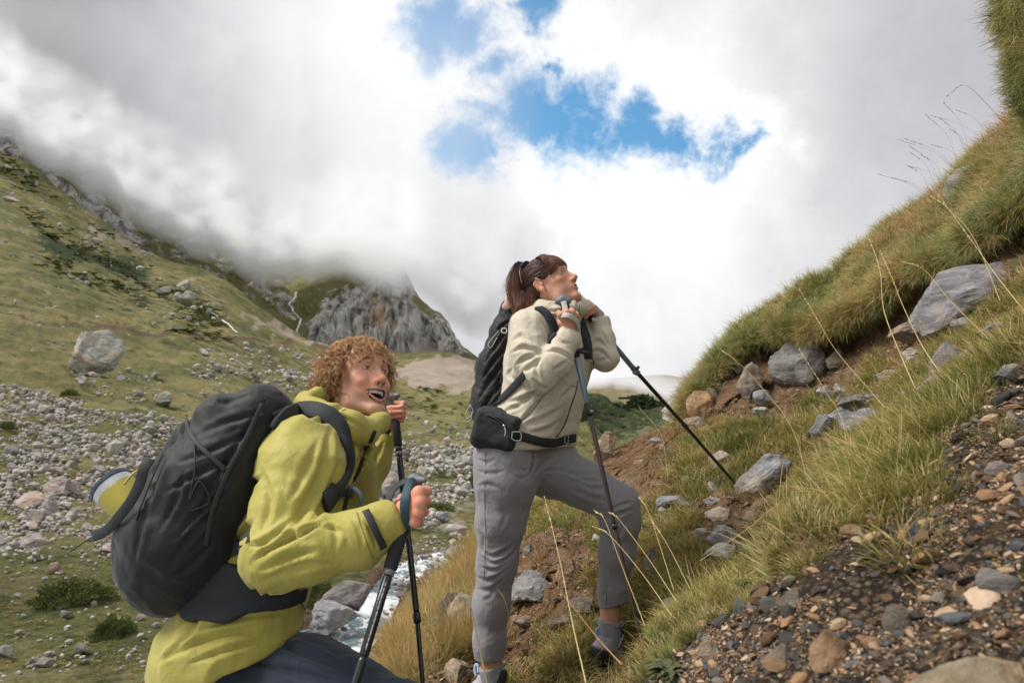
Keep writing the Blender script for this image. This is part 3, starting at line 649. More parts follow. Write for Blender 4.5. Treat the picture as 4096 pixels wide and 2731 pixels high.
near_rocks = [
 (774, 468, 66, 30, GREY, 'tilted slab of layered grey rock rising from the grass beside the far pole tip', ROCKS, dict(tilt=-.62, yaw=0.1, sink=.35, dep=.14)),
 (682, 411, 50, 24, PALE, 'pale grey cracked rock at the foot of the brown earth bank', ROCKS, dict(tilt=.1)),
 (698, 408, 24, 22, ORANGE, 'orange rock wedged against the pale cracked rock in the earth bank', ROCK4, {}),
 (798, 366, 56, 40, (.23, .215, .20), 'large grey rock bedded under the overhanging turf of the bank', ROCK4, dict(tilt=-.15)),
 (749, 388, 20, 30, (.24, .20, .16), 'upright brownish rock in the earth bank left of the large bedded rock', ROCK4, {}),
 (730, 356, 15, 16, (.20, .17, .14), 'rounded brown stone stuck high in the earth bank under the turf', ROCK3, {}),
 (817, 348, 30, 8, (.27, .24, .19), 'thin flat stone lying on top of the large bedded rock', ROCKS, {}),
 (836, 359, 20, 14, (.27, .22, .16), 'small tan block right of the large bedded rock', ROCK3, {}),
 (985, 272, 126, 46, (.25, .24, .245), 'long grey ledge of rock jutting from the bank at the upper right', ROCK4, dict(tilt=-.46, yaw=0, sink=.4, dep=.5)),
 (918, 334, 36, 20, (.29, .22, .17), 'flat pinkish brown rock at the lower end of the long ledge', ROCKS, dict(tilt=-.5)),
 (913, 357, 27, 14, PALE, 'pale flat rock in the grass just below the pinkish brown one', ROCKS, {}),
 (957, 355, 44, 34, (.22, .20, .19), 'dull brown rock half sunk in grass under the long ledge', ROCK4, {}),
 (980, 360, 32, 15, PALE, 'rounded pale rock pointing up the slope near the right edge', ROCKS, dict(tilt=-.5)),
 (943, 388, 40, 22, (.25, .24, .25), 'smooth grey rock lying below the rounded pale one', ROCKS, dict(tilt=-.5)),
 (824, 420, 30, 28, (.17, .17, .17), 'dark grey rock at the left of the rock heap in the slope', ROCK4, {}),
 (842, 411, 26, 16, (.24, .25, .26), 'angular bluish rock in the middle of the rock heap', ROCK4, {}),
 (866, 417, 50, 24, (.25, .245, .26), 'broad grey rock at the right of the rock heap', ROCKS, dict(tilt=-.15)),
 (866, 398, 42, 17, (.21, .205, .205), 'grey slab on top of the rock heap', ROCKS, dict(tilt=-.3)),
 (844, 398, 14, 10, (.24, .24, .23), 'small block on the top left of the rock heap', ROCK3, {}),
 (832, 394, 12, 8, DARK, 'small dark stone above the dark grey rock of the heap', ROCK3, {}),
 (840, 388, 10, 8, PALE, 'pinkish pale stone lying above the rock heap', ROCK3, {}),
 (826, 392, 16, 6, PALE, 'flat pale stone above the heap, nearest the earth bank', ROCK3, {}),
 (1003, 338, 44, 20, (.27, .24, .22), 'brownish flat rock near the right edge under the long ledge', ROCKS, dict(tilt=-.35)),
 (965, 326, 26, 14, (.33, .30, .27), 'tan rock in the grass below the middle of the long ledge', ROCK3, {}),
 (1012, 372, 30, 18, (.24, .23, .23), 'dark grey rock near the right edge below the brownish flat one', ROCK4, {}),
 (890, 372, 28, 11, (.36, .33, .30), 'pale flat rock left of the dull brown half sunk one', ROCKS, dict(tilt=-.3)),
 (772, 352, 12, 9, (.2, .16, .13), 'dark brown stone in the earth bank left of the large bedded rock', ROCK3, {}),
 (712, 398, 12, 8, (.30, .26, .22), 'tan stone in the middle of the earth bank', ROCK3, {}),
 (738, 372, 10, 7, (.26, .24, .22), 'small grey stone high in the earth bank', ROCK3, {}),
 (905, 398, 20, 14, (.30, .27, .25), 'pinkish rock between the heap and the smooth grey rock', ROCK4, {}),
 (762, 402, 16, 12, GREY, 'grey stone under the upright brownish rock', ROCK3, {}),
 (762, 414, 18, 9, PALE, 'pale flat stone in the grass below the grey stone', ROCKS, {}),
 (692, 425, 22, 9, (.34, .28, .21), 'tan flat stone below the pale cracked rock', ROCKS, {}),
 (720, 462, 19, 8, GREY, 'flat grey stone touched by the far pole', ROCKS, dict(tilt=-.3)),
 (718, 471, 12, 6, PALE, 'small pale stone under the one touched by the pole', ROCK3, {}),
 (713, 486, 8, 11, PALE, 'upright chip of pale rock in the grass left of the pole tip', ROCK3, {}),
 (688, 484, 13, 8, (.3, .25, .2), 'tan stone left of the upright chip', ROCK3, {}),
 (714, 505, 22, 9, PALE, 'flat pale stone at the top of the loose row of stones', ROCKS, {}),
 (722, 514, 26, 12, (.42, .36, .29), 'broad cream stone in the middle of the loose row', ROCK4, {}),
 (671, 507, 22, 8, GREY, 'grey flat stone behind the raised knee', ROCKS, {}),
 (683, 511, 14, 8, (.3, .26, .22), 'tan lump next to the grey flat stone by the knee', ROCK3, {}),
 (662, 516, 10, 5, PALE, 'small pale disc of stone nearest the raised knee', ROCK3, {}),
 (741, 518, 14, 9, (.34, .26, .2), 'orange tan stone right of the broad cream stone', ROCK3, {}),
 (720, 535, 24, 18, GREY, 'pointed grey rock below the loose row of stones', ROCK4, {}),
 (720, 549, 24, 14, PALE, 'pale lump of rock under the pointed grey rock', ROCK4, {}),
 (702, 533, 20, 6, PALE, 'thin pale flake left of the pointed grey rock', ROCKS, dict(tilt=-.2)),
 (734, 543, 14, 10, BROWN, 'brown stone right of the pointed grey rock', ROCK3, {}),
 (768, 497, 22, 9, BROWN, 'brown flat rock under the tilted slab', ROCKS, dict(tilt=-.35)),
 (806, 497, 12, 12, (.36, .28, .22), 'pinkish block in the grass below the tilted slab', ROCK3, {}),
 (793, 519, 14, 9, (.36, .29, .23), 'tan stone at the edge of the gravel', ROCK3, {}),
 (771, 519, 10, 9, PALE, 'small pale stone left of the tan stone by the gravel', ROCK3, {}),
 (752, 508, 12, 7, (.34, .3, .24), 'small cream stone above the orange tan stone', ROCK3, {}),
 (532, 590, 42, 24, (.33, .33, .33), 'grey and orange rock on the path between the hiker\'s legs', ROCK4, dict(tilt=-.1)),
 (522, 579, 28, 10, (.34, .22, .13), 'flat orange brown rock on the path behind the grey and orange one', ROCKS, {}),
 (559, 580, 24, 22, (.30, .185, .115), 'tilted brown slab on the path right of the grey and orange rock', ROCKS, dict(tilt=.6)),
 (511, 587, 9, 6, PALE, 'small pale chip beside the standing leg on the path', ROCK3, {}),
 (528, 550, 9, 8, GREY, 'small bluish grey stone in the grass beside the standing knee', ROCK3, {}),
 (598, 548, 9, 7, PALE, 'white chip on the brown earth by the front shin', ROCK3, {}),
 (585, 610, 24, 11, (.2, .16, .12), 'low brown rock half buried left of the front ankle', ROCK4, {}),
 (525, 624, 28, 10, (.22, .16, .12), 'low brown stone in the path below the grey and orange rock', ROCKS, {}),
 (560, 630, 18, 8, (.17, .13, .10), 'dark buried stone in the middle of the path', ROCKS, {}),
 (652, 571, 13, 20, GREY, 'grey rock in the grass right of the front shin', ROCK4, {}),
 (672, 600, 18, 10, (.3, .31, .33), 'bluish grey rock in the grass near the gravel', ROCK3, {}),
 (604, 450, 17, 24, (.46, .38, .27), 'pale orange rock beside the rusty earth mound', ROCK4, {}),
 (633, 479, 10, 7, (.36, .3, .22), 'cream stone on the bare earth below the mound', ROCK3, {}),
 (663, 452, 9, 7, (.38, .34, .28), 'pale stone on the bare earth below the turf lump', ROCK3, {}),
 (656, 444, 12, 5, GREY, 'flat grey stone on the bare earth below the turf lump', ROCK3, {}),
 (640, 468, 12, 8, (.34, .24, .15), 'orange stone in the bare earth right of the mound', ROCK3, {}),
 (463, 617, 24, 30, (.38, .35, .29), 'tall pale rock left of the standing leg', ROCK4, {}),
 (450, 616, 24, 28, (.24, .22, .21), 'grey brown boulder behind the tall pale rock', ROCK4, {}),
 (459, 668, 24, 20, (.40, .31, .22), 'tan rock at the bottom of the frame left of the shoe', ROCK4, {}),
 (428, 656, 22, 10, (.33, .27, .22), 'flat pinkish rock in the dry grass near the bottom', ROCKS, {}),
 (421, 622, 16, 9, (.36, .32, .27), 'small flat rock in the dry grass at the rim', ROCKS, {}),
 (400, 668, 16, 8, (.34, .31, .27), 'pale rock at the rim nearest the poles', ROCKS, {}),
]
for px, py, wp, hp, tint, lab, mes, kw in near_rocks: rock_px(NS, px, py, wp, hp, tint, lab, mes, name='rock', **kw)

# valley boulders
far_rocks = [
 (88, 356, 60, 42, (.36, .37, .33), 'huge lichen covered boulder standing alone on the left meadow', ROCK4, 'boulder'),
 (82, 381, 14, 10, PALE, 'pale rock just below the huge boulder', ROCK3, 'rock'), (118, 379, 12, 8, PALE, 'low pale rock right of the huge boulder', ROCK3, 'rock'),
 (162, 399, 22, 13, (.34, .35, .31), 'grey green flat boulder on the meadow above the backpack', ROCK4, 'boulder'), (154, 413, 11, 5, PALE, 'small flat rock below the grey green boulder', ROCK3, 'rock'),
 (184, 286, 17, 11, (.36, .36, .30), 'top boulder of the yellowish cluster on the grassy flank', ROCK4, 'boulder'), (187, 298, 15, 13, (.36, .36, .29), 'lower boulder of the yellowish cluster on the grassy flank', ROCK4, 'boulder'),
 (163, 291, 18, 8, (.33, .33, .29), 'left boulder of the yellowish cluster on the grassy flank', ROCK4, 'boulder'), (177, 296, 8, 8, (.36, .36, .3), 'small boulder inside the yellowish cluster', ROCK3, 'rock'), (194, 308, 7, 5, PALE, 'small boulder below the yellowish cluster', ROCK3, 'rock'),
 (205, 352, 9, 6, PALE, 'lone pale rock on the slope above the stream', ROCK3, 'rock'), (60, 312, 7, 4, PALE, 'lone pale rock on the slope above the huge boulder', ROCK3, 'rock'),
 (11, 199, 14, 5, PALE, 'flat pale rock high on the flank at the left edge', ROCK3, 'rock'), (54, 208, 6, 4, PALE, 'small pale rock high on the flank', ROCK3, 'rock'),
 (345, 597, 44, 26, (.29, .26, .25), 'broad brown grey boulder on the river bank behind the jacket', ROCK4, 'boulder'), (326, 617, 48, 25, (.36, .36, .37), 'pale grey striped boulder in the river behind the jacket', ROCKS, 'boulder'),
 (386, 485, 44, 24, (.38, .36, .34), 'large pale fractured boulder right of the yellow sleeve', ROCK4, 'boulder'), (370, 492, 20, 18, (.36, .34, .32), 'fractured boulder between sleeve and poles', ROCK4, 'boulder'),
 (407, 455, 12, 8, (.20, .15, .12), 'small brown block on the meadow left of the upper pole', ROCK3, 'rock'), (438, 460, 15, 8, PALE, 'pale boulder on the meadow right of the upper pole', ROCK3, 'boulder'),
 (452, 463, 16, 7, PALE, 'pale flat boulder next in the row right of the upper pole', ROCK3, 'boulder'), (424, 471, 14, 8, PALE, 'pale boulder right behind the lower pole grip', ROCK3, 'boulder'),
 (468, 462, 16, 10, (.38, .38, .35), 'grey boulder at the left of the grey trousers', ROCK3, 'boulder'),
 (462, 553, 44, 15, (.40, .375, .34), 'wide pale rock shelf beside the river behind the dry grass', ROCKS, 'boulder'), (455, 530, 24, 10, PALE, 'pale rock above the river next to the trousers', ROCK3, 'rock'),
 (444, 518, 12, 10, (.27, .28, .3), 'upright grey rock above the river bend', ROCK3, 'rock'),
 (250, 545, 18, 8, PALE, 'flat rock behind the hip belt', ROCK3, 'rock'), (30, 500, 36, 14, PINK, 'broad pinkish rock in the lower boulder field', ROCK4, 'boulder'), (60, 488, 28, 18, PINK, 'pinkish rock behind the broad one in the boulder field', ROCK4, 'boulder'),
 (32, 541, 28, 12, PINK, 'pinkish rock group on the lower lawn', ROCK4, 'boulder'), (143, 591, 26, 10, (.33, .3, .28), 'flat grey rock below the backpack', ROCKS, 'boulder')]
BIG = rock_mesh('boulder', 4, rr, 26, 1.1, .10); BIG.materials.append(M_rock)
for px, py, wp, hp, tint, lab, mes, cat in far_rocks:
    if 'huge' in lab: mes = [BIG]; tint = (.44, .44, .39)
    o = rock_px(VS, px, py, wp, hp, tint, lab, mes, name=cat, cat=cat, sink=.15)
    if o: o.material_slots[0].link = 'OBJECT'; o.material_slots[0].material = M_rockfar
# the boulder field: the ones that show largest are rocks of their own
field_a = [(0, 388), (30, 384), (60, 398), (110, 408), (150, 418), (215, 425), (235, 450), (200, 500), (150, 560), (60, 552), (0, 560)]
field_b = [(375, 450), (480, 445), (480, 470), (470, 500), (430, 530), (370, 520), (340, 500)]
field_c = [(0, 560), (60, 552), (230, 585), (250, 660), (0, 682)]
cells = []
def sample_field(poly, n, dens=None):
    xs = [p[0] for p in poly]; ys = [p[1] for p in poly]; out = []
    while len(out) < n:
        x = rng.uniform(min(xs), max(xs), n*3); y = rng.uniform(min(ys), max(ys), n*3); k = inpoly(x, y, poly)
        q = fbm(np.stack([x/34, y/13, x*0+3+len(poly)], -1), 4, .6); k &= (q > -.35+rng.uniform(-.6, .6, x.shape)) if dens is None else (q > dens+rng.normal(0, .28, x.shape))
        out += list(zip(x[k], y[k]))
    return out[:n]
cnt = 0
for poly, n, tint0, lab in ((field_a, 125, PINK, 'pinkish grey angular rock lying in the boulder field on the left meadow'),
                       (field_b, 30, (.38, .375, .34), 'pale angular rock in the boulder field between the poles and the grey trousers'),
                       (field_c, 22, (.36, .33, .30), 'pale stone scattered on the rough lower meadow at the left')):
    for x, y in sample_field(poly, n):
        w_ = rng.uniform(6, 15)*(1+.5*(rng.random() > .85)); h_ = w_*rng.uniform(.42, .7)
        t = tuple(np.array(tint0)*rng.uniform(.82, 1.2)); X = VS.at(x, y+h_*.4)[0]
        if np.isnan(X[0]): continue
        s = X[1]/FPX; sz = 'large' if w_ > 14 else 'small' if w_ < 8.5 else 'middle sized'; zn = '' if 'field on' not in lab else (' above the' if y < 440 else ' beside the' if y < 500 else ' below the')+' middle, '+('left' if x < 90 else 'right')+' half'
        rock(random.choice(ROCK2), X, w_*s, h_*s*1.25, t, sz+' '+lab.replace(' lying in the boulder field on the left meadow', ' in the meadow boulder field,')+zn, 'rock', group=lab.split(' lying')[0].split(' in the')[0].split(' scattered')[0]+'s of one field', sink=.1, rz=0); cnt += 1
# smaller rubble: one mass
def rubble(name, polys, wpx, tint, label, mes=None, seed=3, ks=(.4, .7)):
    pts, rot, scl = [], [], []
    r = np.random.default_rng(seed)
    for poly, n, dens in polys:
        for x, y in sample_field(poly, n, dens):
            X = VS.at(x, y)[0]
            if np.isnan(X[0]): continue
            w_ = r.lognormal(math.log(wpx), .4)*X[1]/FPX; pts.append(X-[0, 0, .02]); rot.append((r.uniform(-.3, .3), r.uniform(-.3, .3), r.uniform(0, 6.3))); scl.append((w_/2, w_*.4, w_*r.uniform(*ks)))
    me = (mes or rock_mesh(name, 1, r, 5, .9, .08)); 
    if not me.materials: me.materials.append(tint)
    return scatter(name, me, pts, rot, scl, label, 'rubble')
def tint_mat(name, cols, rough=.9, nscale=3.0, spec=.25):
    m, g, b = new_mat(name); oi = g.add('ShaderNodeObjectInfo'); rd = oi.outputs['Random']
    cr = g.add('ShaderNodeValToRGB'); cr.color_ramp.interpolation = 'CONSTANT'; e = cr.color_ramp.elements
    while len(e) < len(cols): e.new(.5)
    for i, c in enumerate(cols): e[i].position = i/len(cols); e[i].color = (*c, 1)
    g.link(rd, cr.inputs[0]); n = g.noise(geo_co(g), nscale, 8, .7)
    c = g.mix(1.0, cr.outputs[0], g.mix(n, (.55, .55, .55), (1.4, 1.38, 1.35)), 'MULTIPLY')
    g.link(c, b.inputs['Base Color']); b.inputs['Roughness'].default_value = rough; b.inputs['Specular IOR Level'].default_value = spec; return m
M_rub = tint_mat('rubble', [(.38, .34, .315), (.31, .28, .26), (.44, .41, .375), (.23, .215, .205), (.34, .33, .29)])
rubble('rubble', [(field_a, 4000, -.2), (field_b, 1500, -.3), ([(300, 440), (380, 440), (380, 530), (300, 560)], 300, -.1), ([(0, 440), (330, 440), (330, 560), (0, 560)], 1500, .1), (field_c, 260, None), ([(340, 420), (560, 400), (560, 470), (350, 470)], 350, .1), ([(185, 352), (240, 345), (345, 395), (330, 425), (200, 400)], 420, None), ([(60, 370), (150, 370), (190, 410), (100, 400)], 120, None), ([(0, 150), (60, 180), (240, 320), (0, 360)], 260, .0), ([(240, 345), (330, 350), (340, 390), (270, 380)], 120, None), ([(375, 545), (480, 530), (490, 575), (400, 590)], 160, None)], 4.0, M_rub, 'loose pale stones strewn over the meadow and the slopes')
# stones of the river bed
rv = []
for k in range(55):
    t = rng.uniform(0, len(RIVER)-1.01); i = int(t); f = t-i; a, b_ = RIVER[i], RIVER[i+1]; px = a[0]+(b_[0]-a[0])*f; py = a[1]+(b_[1]-a[1])*f; wd = a[2]+(b_[2]-a[2])*f
    sd_ = rng.choice([-1, 1])*rng.uniform(.25, 1.35); X = VS.at(px+sd_*wd, py+rng.uniform(-.15, .3)*wd)[0]
    if not np.isnan(X[0]) and (px+sd_*wd < 500): s = X[1]/FPX*rng.uniform(4, 13); rv.append((X, s))
for X, s in rv: rock(random.choice(ROCK2), X, s, s*.55, tuple(np.array((.29, .27, .25))*rng.uniform(.7, 1.3)), 'grey stone washed by the river', 'rock', group='stones along the river bed', sink=.2)

# ------------------------------------------------------------------ running water
def water_mat():
    m, g, b = new_mat('river_water'); co = geo_co(g)
    n = g.noise(g.scale(co, (1, .6, 1)), 1.6, 10, .72, 1.2); n2 = g.noise(co, 7, 6, .7)
    f = g.ramp(g.math('ADD', n, g.math('ADD', g.math('MULTIPLY', n2, .25), g.math('MULTIPLY', g.attr('foam'), .22))), .60, .74)
    g.link(g.mix(f, (.10, .15, .165), (.80, .84, .86)), b.inputs['Base Color']); g.link(g.ramp(f, 0, 1, .12, .7), b.inputs['Roughness'])
    bump(g, b, g.math('ADD', n, g.math('MULTIPLY', n2, .4)), 1.0, .12); return m
M_water = water_mat()
def build_river():
    pts = np.array(RIVER, float); n = 200; t = np.linspace(0, len(pts)-1, n); c = np.stack([np.interp(t, np.arange(len(pts)), pts[:, k]) for k in range(3)], 1)
    for k in range(3): c[2:-2, k] = np.convolve(c[:, k], np.ones(5)/5, 'valid')
    tan = np.gradient(c[:, :2], axis=0); tan[:, 1] *= 1.6; nrm = np.stack([-tan[:, 1], tan[:, 0]/1.6], 1); nrm /= np.hypot(nrm[:, 0], nrm[:, 1]*1.6)[:, None]
    m = 26; s = np.linspace(-1.12, 1.12, m); px = c[:, 0, None]+nrm[:, 0, None]*c[:, 2, None]*s; py = c[:, 1, None]+nrm[:, 1, None]*c[:, 2, None]*s
    X = VS.at(px.ravel(), py.ravel()); X[:, 2] += -.12+.09*fbm(X/.8, 4); foam = .9*fbm(X/3.5, 2)+.25
    bad = np.isnan(X[:, 0]); X[bad] = X[~bad].mean(0)
    me = mesh_np('river', X, grid_faces(n, m), attrs={'foam': foam})
    tag(link_mesh('river', me, M_water), 'white foaming mountain river in the valley floor', None, kind='structure')
build_river()
M_fall = simple_mat('white_water', (.82, .84, .86), .5, nscale=3, namp=.1, bumpd=.2)
def thread(name, pts, wpx, sheet, label, lift=1.5, Y=None):
    p = spline([(a, b, 0) for a, b in pts], 70); wv = np.interp(np.linspace(0, 1, 70), np.linspace(0, 1, len(wpx)), wpx)
    p[:, 0] += .8*fbm(np.stack([p[:, 1]/3, p[:, 0]*0, p[:, 0]*0], -1), 3)
    X0 = sheet.at(p[:, 0]-wv/2, p[:, 1]) if Y is None else P(p[:, 0]-wv/2, p[:, 1], np.interp(p[:, 1], Y[0], Y[1])); X1 = sheet.at(p[:, 0]+wv/2, p[:, 1]) if Y is None else P(p[:, 0]+wv/2, p[:, 1], np.interp(p[:, 1], Y[0], Y[1]))
    M = (X0+X1)/2; out = M/np.linalg.norm(M, axis=1)[:, None]*-lift; rows = np.stack([X0, M+out+[0, 0, lift*.3], X1, M-out*.6], 1)
    V = rows.reshape(-1, 3); i = np.arange(70*4).reshape(70, 4); j = np.roll(i, -1, 1); F = np.stack([i[:-1], i[1:], j[1:], j[:-1]], -1).reshape(-1, 4)
    ok = ~np.isnan(V[:, 0]); 
    if not ok.all(): V[~ok] = V[ok][0]
    return tag(link_mesh(name, mesh_np(name, V, F), M_fall), label, None, kind='structure')
thread('waterfall', [(297, 292), (293, 299), (289, 304), (292, 307), (294, 312), (299, 318), (301, 320), (298, 327), (297, 335)], [2.6, 2.2, 1.6, 2.2, 1.6], None, 'tall white waterfall dropping down the rock step left of the cliff', 3.0, Y=([290, 336], [452, 424]))
thread('stream', [(210, 311), (218, 317), (226, 322), (235, 330), (246, 337), (252, 341)], [1.6, 1.8, 1.2, 1.4, .6], VS, 'thin white stream running down the grassy flank', .8)
thread('stream', [(284, 354), (291, 358), (297, 362)], [1.4, 1.8, 1.2], VS, 'short white stretch of stream above the curly hair, upper piece', .6)
thread('stream', [(303, 366), (308, 370), (314, 375)], [1.8, 2.2, 1.4], VS, 'short white stretch of stream above the curly hair, lower piece', .6)
# ------------------------------------------------------------------ sculpting with distance fields
class Field:
    def __init__(s): s.p = []; s.lo = []; s.hi = []
    def _b(s, c, r): s.lo.append(np.asarray(c)-r); s.hi.append(np.asarray(c)+r)
    def rc(s, a, b, ra, rb=None, k=.02, op='+', flat=None):
        """round cone; flat=(axis, factor) squashes it along an axis"""
        a = np.array(a, float); b = np.array(b, float); rb = ra if rb is None else rb
        M = np.eye(3)
        if flat is not None:
            ax = np.array(flat[0], float); ax /= np.linalg.norm(ax); M = np.eye(3)+(1/flat[1]-1)*np.outer(ax, ax)
        A, B = M@a, M@b; ba = B-A; L = ba@ba+1e-12
        def f(p):
            q = p@M.T if flat is not None else p; pa = q-A; t = np.clip(pa@ba/L, 0, 1)
            d = pa-t[:, None]*ba; return np.sqrt((d*d).sum(1))-(ra+(rb-ra)*t)
        s.p.append((f, k, op)); m = max(ra, rb)
        if op == '+': s._b(np.minimum(a, b), m); s._b(np.maximum(a, b), m)
        return s
    def chain(s, pts, k=.02, op='+', flat=None, k0=None):
        """pts: [(point, radius)...]"""
        for i, ((a, ra), (b, rb)) in enumerate(zip(pts[:-1], pts[1:])): s.rc(a, b, ra, rb, (k0 if (i == 0 and k0 is not None) else k), op, flat)
        return s
    def ell(s, c, r, k=.02, op='+', M=None):
        c = np.array(c, float); r = np.array(r, float)
        def f(p):
            q = p-c
            if M is not None: q = q@M
            k0 = np.sqrt(((q/r)**2).sum(1))+1e-9; k1 = np.sqrt(((q/r**2)**2).sum(1))+1e-9; return k0*(k0-1)/k1
        s.p.append((f, k, op))
        if op == '+': s._b(c, r.max())
        return s
    def box(s, c, h, rd, k=.01, op='+', M=None):
        c = np.array(c, float); h = np.array(h, float)-rd
        def f(p):
            q = p-c
            if M is not None: q = q@M
            q = np.abs(q)-h; return np.sqrt((np.maximum(q, 0)**2).sum(1))+np.minimum(q.max(1), 0)-rd
        s.p.append((f, k, op))
        if op == '+': s._b(c, np.linalg.norm(h)+rd)
        return s
    def plane(s, c, n, k=.004):
        """cut away the side n points to"""
        c = np.array(c, float); n = np.array(n, float); n /= np.linalg.norm(n)
        s.p.append((lambda p: (c-p)@n, k, '-p')); return s
    def fn(s, f, k, op): s.p.append((f, k, op)); return s
    def __call__(s, p):
        d = None
        for f, k, op in s.p:
            e = f(p)
            if d is None: d = e; continue
            if op == '+':
                h = np.clip(.5+.5*(d-e)/k, 0, 1); d = d+(e-d)*h-k*h*(1-h)
            else:         # subtraction
                h = np.clip(.5-.5*(d+e)/k, 0, 1); d = d+(-e-d)*h+k*h*(1-h)
        return d
    def bounds(s, m=.03): return np.min(s.lo, 0)-m, np.max(s.hi, 0)+m
def surface_nets(f, lo, hi, h):
    n = (np.ceil((hi-lo)/h/4).astype(int)+1)*4; c = [lo[i]+h*(np.arange(n[i]//4)*4+1.5) for i in range(3)]
    G = np.stack(np.meshgrid(*c, indexing='ij'), -1); D0 = f(G.reshape(-1, 3)).reshape(G.shape[:3])
    D = np.repeat(np.repeat(np.repeat(D0, 4, 0), 4, 1), 4, 2).astype(np.float32); act = np.abs(D0) < 4.6*h
    idx = np.argwhere(act); o = np.stack(np.meshgrid(range(4), range(4), range(4), indexing='ij'), -1).reshape(-1, 3)
    I = (idx[:, None]*4+o[None]).reshape(-1, 3); v = f(lo+I*h); D[I[:, 0], I[:, 1], I[:, 2]] = v
    S = D < 0; a = S[:-1, :-1, :-1].astype(np.int8); cnt = sum(S[i:S.shape[0]-1+i, j:S.shape[1]-1+j, k:S.shape[2]-1+k].astype(np.int8) for i in (0, 1) for j in (0, 1) for k in (0, 1))
    cells = np.argwhere((cnt > 0) & (cnt < 8)); id_ = -np.ones(cnt.shape, np.int64); id_[tuple(cells.T)] = np.arange(len(cells))
    cor = np.array([(i, j, k) for i in (0, 1) for j in (0, 1) for k in (0, 1)]); dv = np.stack([D[tuple((cells+q).T)] for q in cor], 1)
    acc = np.zeros((len(cells), 3)); w_ = np.zeros(len(cells))
    for i in range(8):
        for j in range(i+1, 8):
            if np.abs(cor[i]-cor[j]).sum() != 1: continue
            m = (dv[:, i] < 0) != (dv[:, j] < 0); t = dv[:, i]/(dv[:, i]-dv[:, j]+1e-12); t = np.clip(t, 0, 1)
            acc += np.where(m[:, None], cor[i]+(cor[j]-cor[i])*t[:, None], 0); w_ += m
    V = lo+(cells+acc/w_[:, None])*h; F = []
    for ax in range(3):
        sl = [slice(None)]*3; s2 = list(sl); sl[ax] = slice(0, -1); s2[ax] = slice(1, None)
        e = np.argwhere(S[tuple(sl)] != S[tuple(s2)]); u, v_ = (ax+1) % 3, (ax+2) % 3
        e = e[(e[:, u] > 0) & (e[:, v_] > 0) & (e[:, 0] < cnt.shape[0]) & (e[:, 1] < cnt.shape[1]) & (e[:, 2] < cnt.shape[2])]
        def cell(du, dv_): q = e.copy(); q[:, u] -= du; q[:, v_] -= dv_; return id_[tuple(q.T)]
        q = np.stack([cell(1, 1), cell(0, 1), cell(0, 0), cell(1, 0)], 1); fl = ~S[tuple(e.T)]; q[fl] = q[fl][:, ::-1]; F.append(q)
    F = np.concatenate(F); return V, F[(F >= 0).all(1)]
def subdiv(V, F):
    m = len(F); E = np.stack([F, np.roll(F, -1, 1)], -1).reshape(-1, 2); Es = np.sort(E, 1); key = Es[:, 0].astype(np.int64)*len(V)+Es[:, 1]; uq, inv = np.unique(key, return_inverse=True)
    a, b = uq//len(V), uq % len(V); em = (V[a]+V[b])/2; fm = V[F].mean(1); n = len(V); ei = inv.reshape(-1, 4)+n; fi = np.arange(m)+n+len(uq)
    F2 = np.stack([np.stack([F[:, k], ei[:, k], fi, ei[:, k-1]], 1) for k in range(4)], 1).reshape(-1, 4)
    return np.concatenate([V, em, fm]), F2
def grad(f, V, e=.0006):
    k = np.array([[1, -1, -1], [-1, -1, 1], [-1, 1, -1], [1, 1, 1.]]); g = sum(k[i]*f(V+k[i]*e)[:, None] for i in range(4)); return g/(np.linalg.norm(g, axis=1)[:, None]+1e-12)
def sculpt(f, h, sub=1, lo=None, hi=None, it=2):
    b = f.bounds(); lo = b[0] if lo is None else np.array(lo, float); hi = b[1] if hi is None else np.array(hi, float)
    V, F = surface_nets(f, lo, hi, h)
    for k in range(sub+1):
        if k: V, F = subdiv(V, F)
        for _ in range(it):
            g = grad(f, V); V = V-np.clip(f(V), -h, h)[:, None]*g*.9
    return V, F
def vnormals(V, F):
    n = np.cross(V[F[:, 2]]-V[F[:, 0]], V[F[:, 3]]-V[F[:, 1]]); N = np.zeros_like(V)
    for k in range(4): np.add.at(N, F[:, k], n)
    return N/(np.linalg.norm(N, axis=1)[:, None]+1e-12)
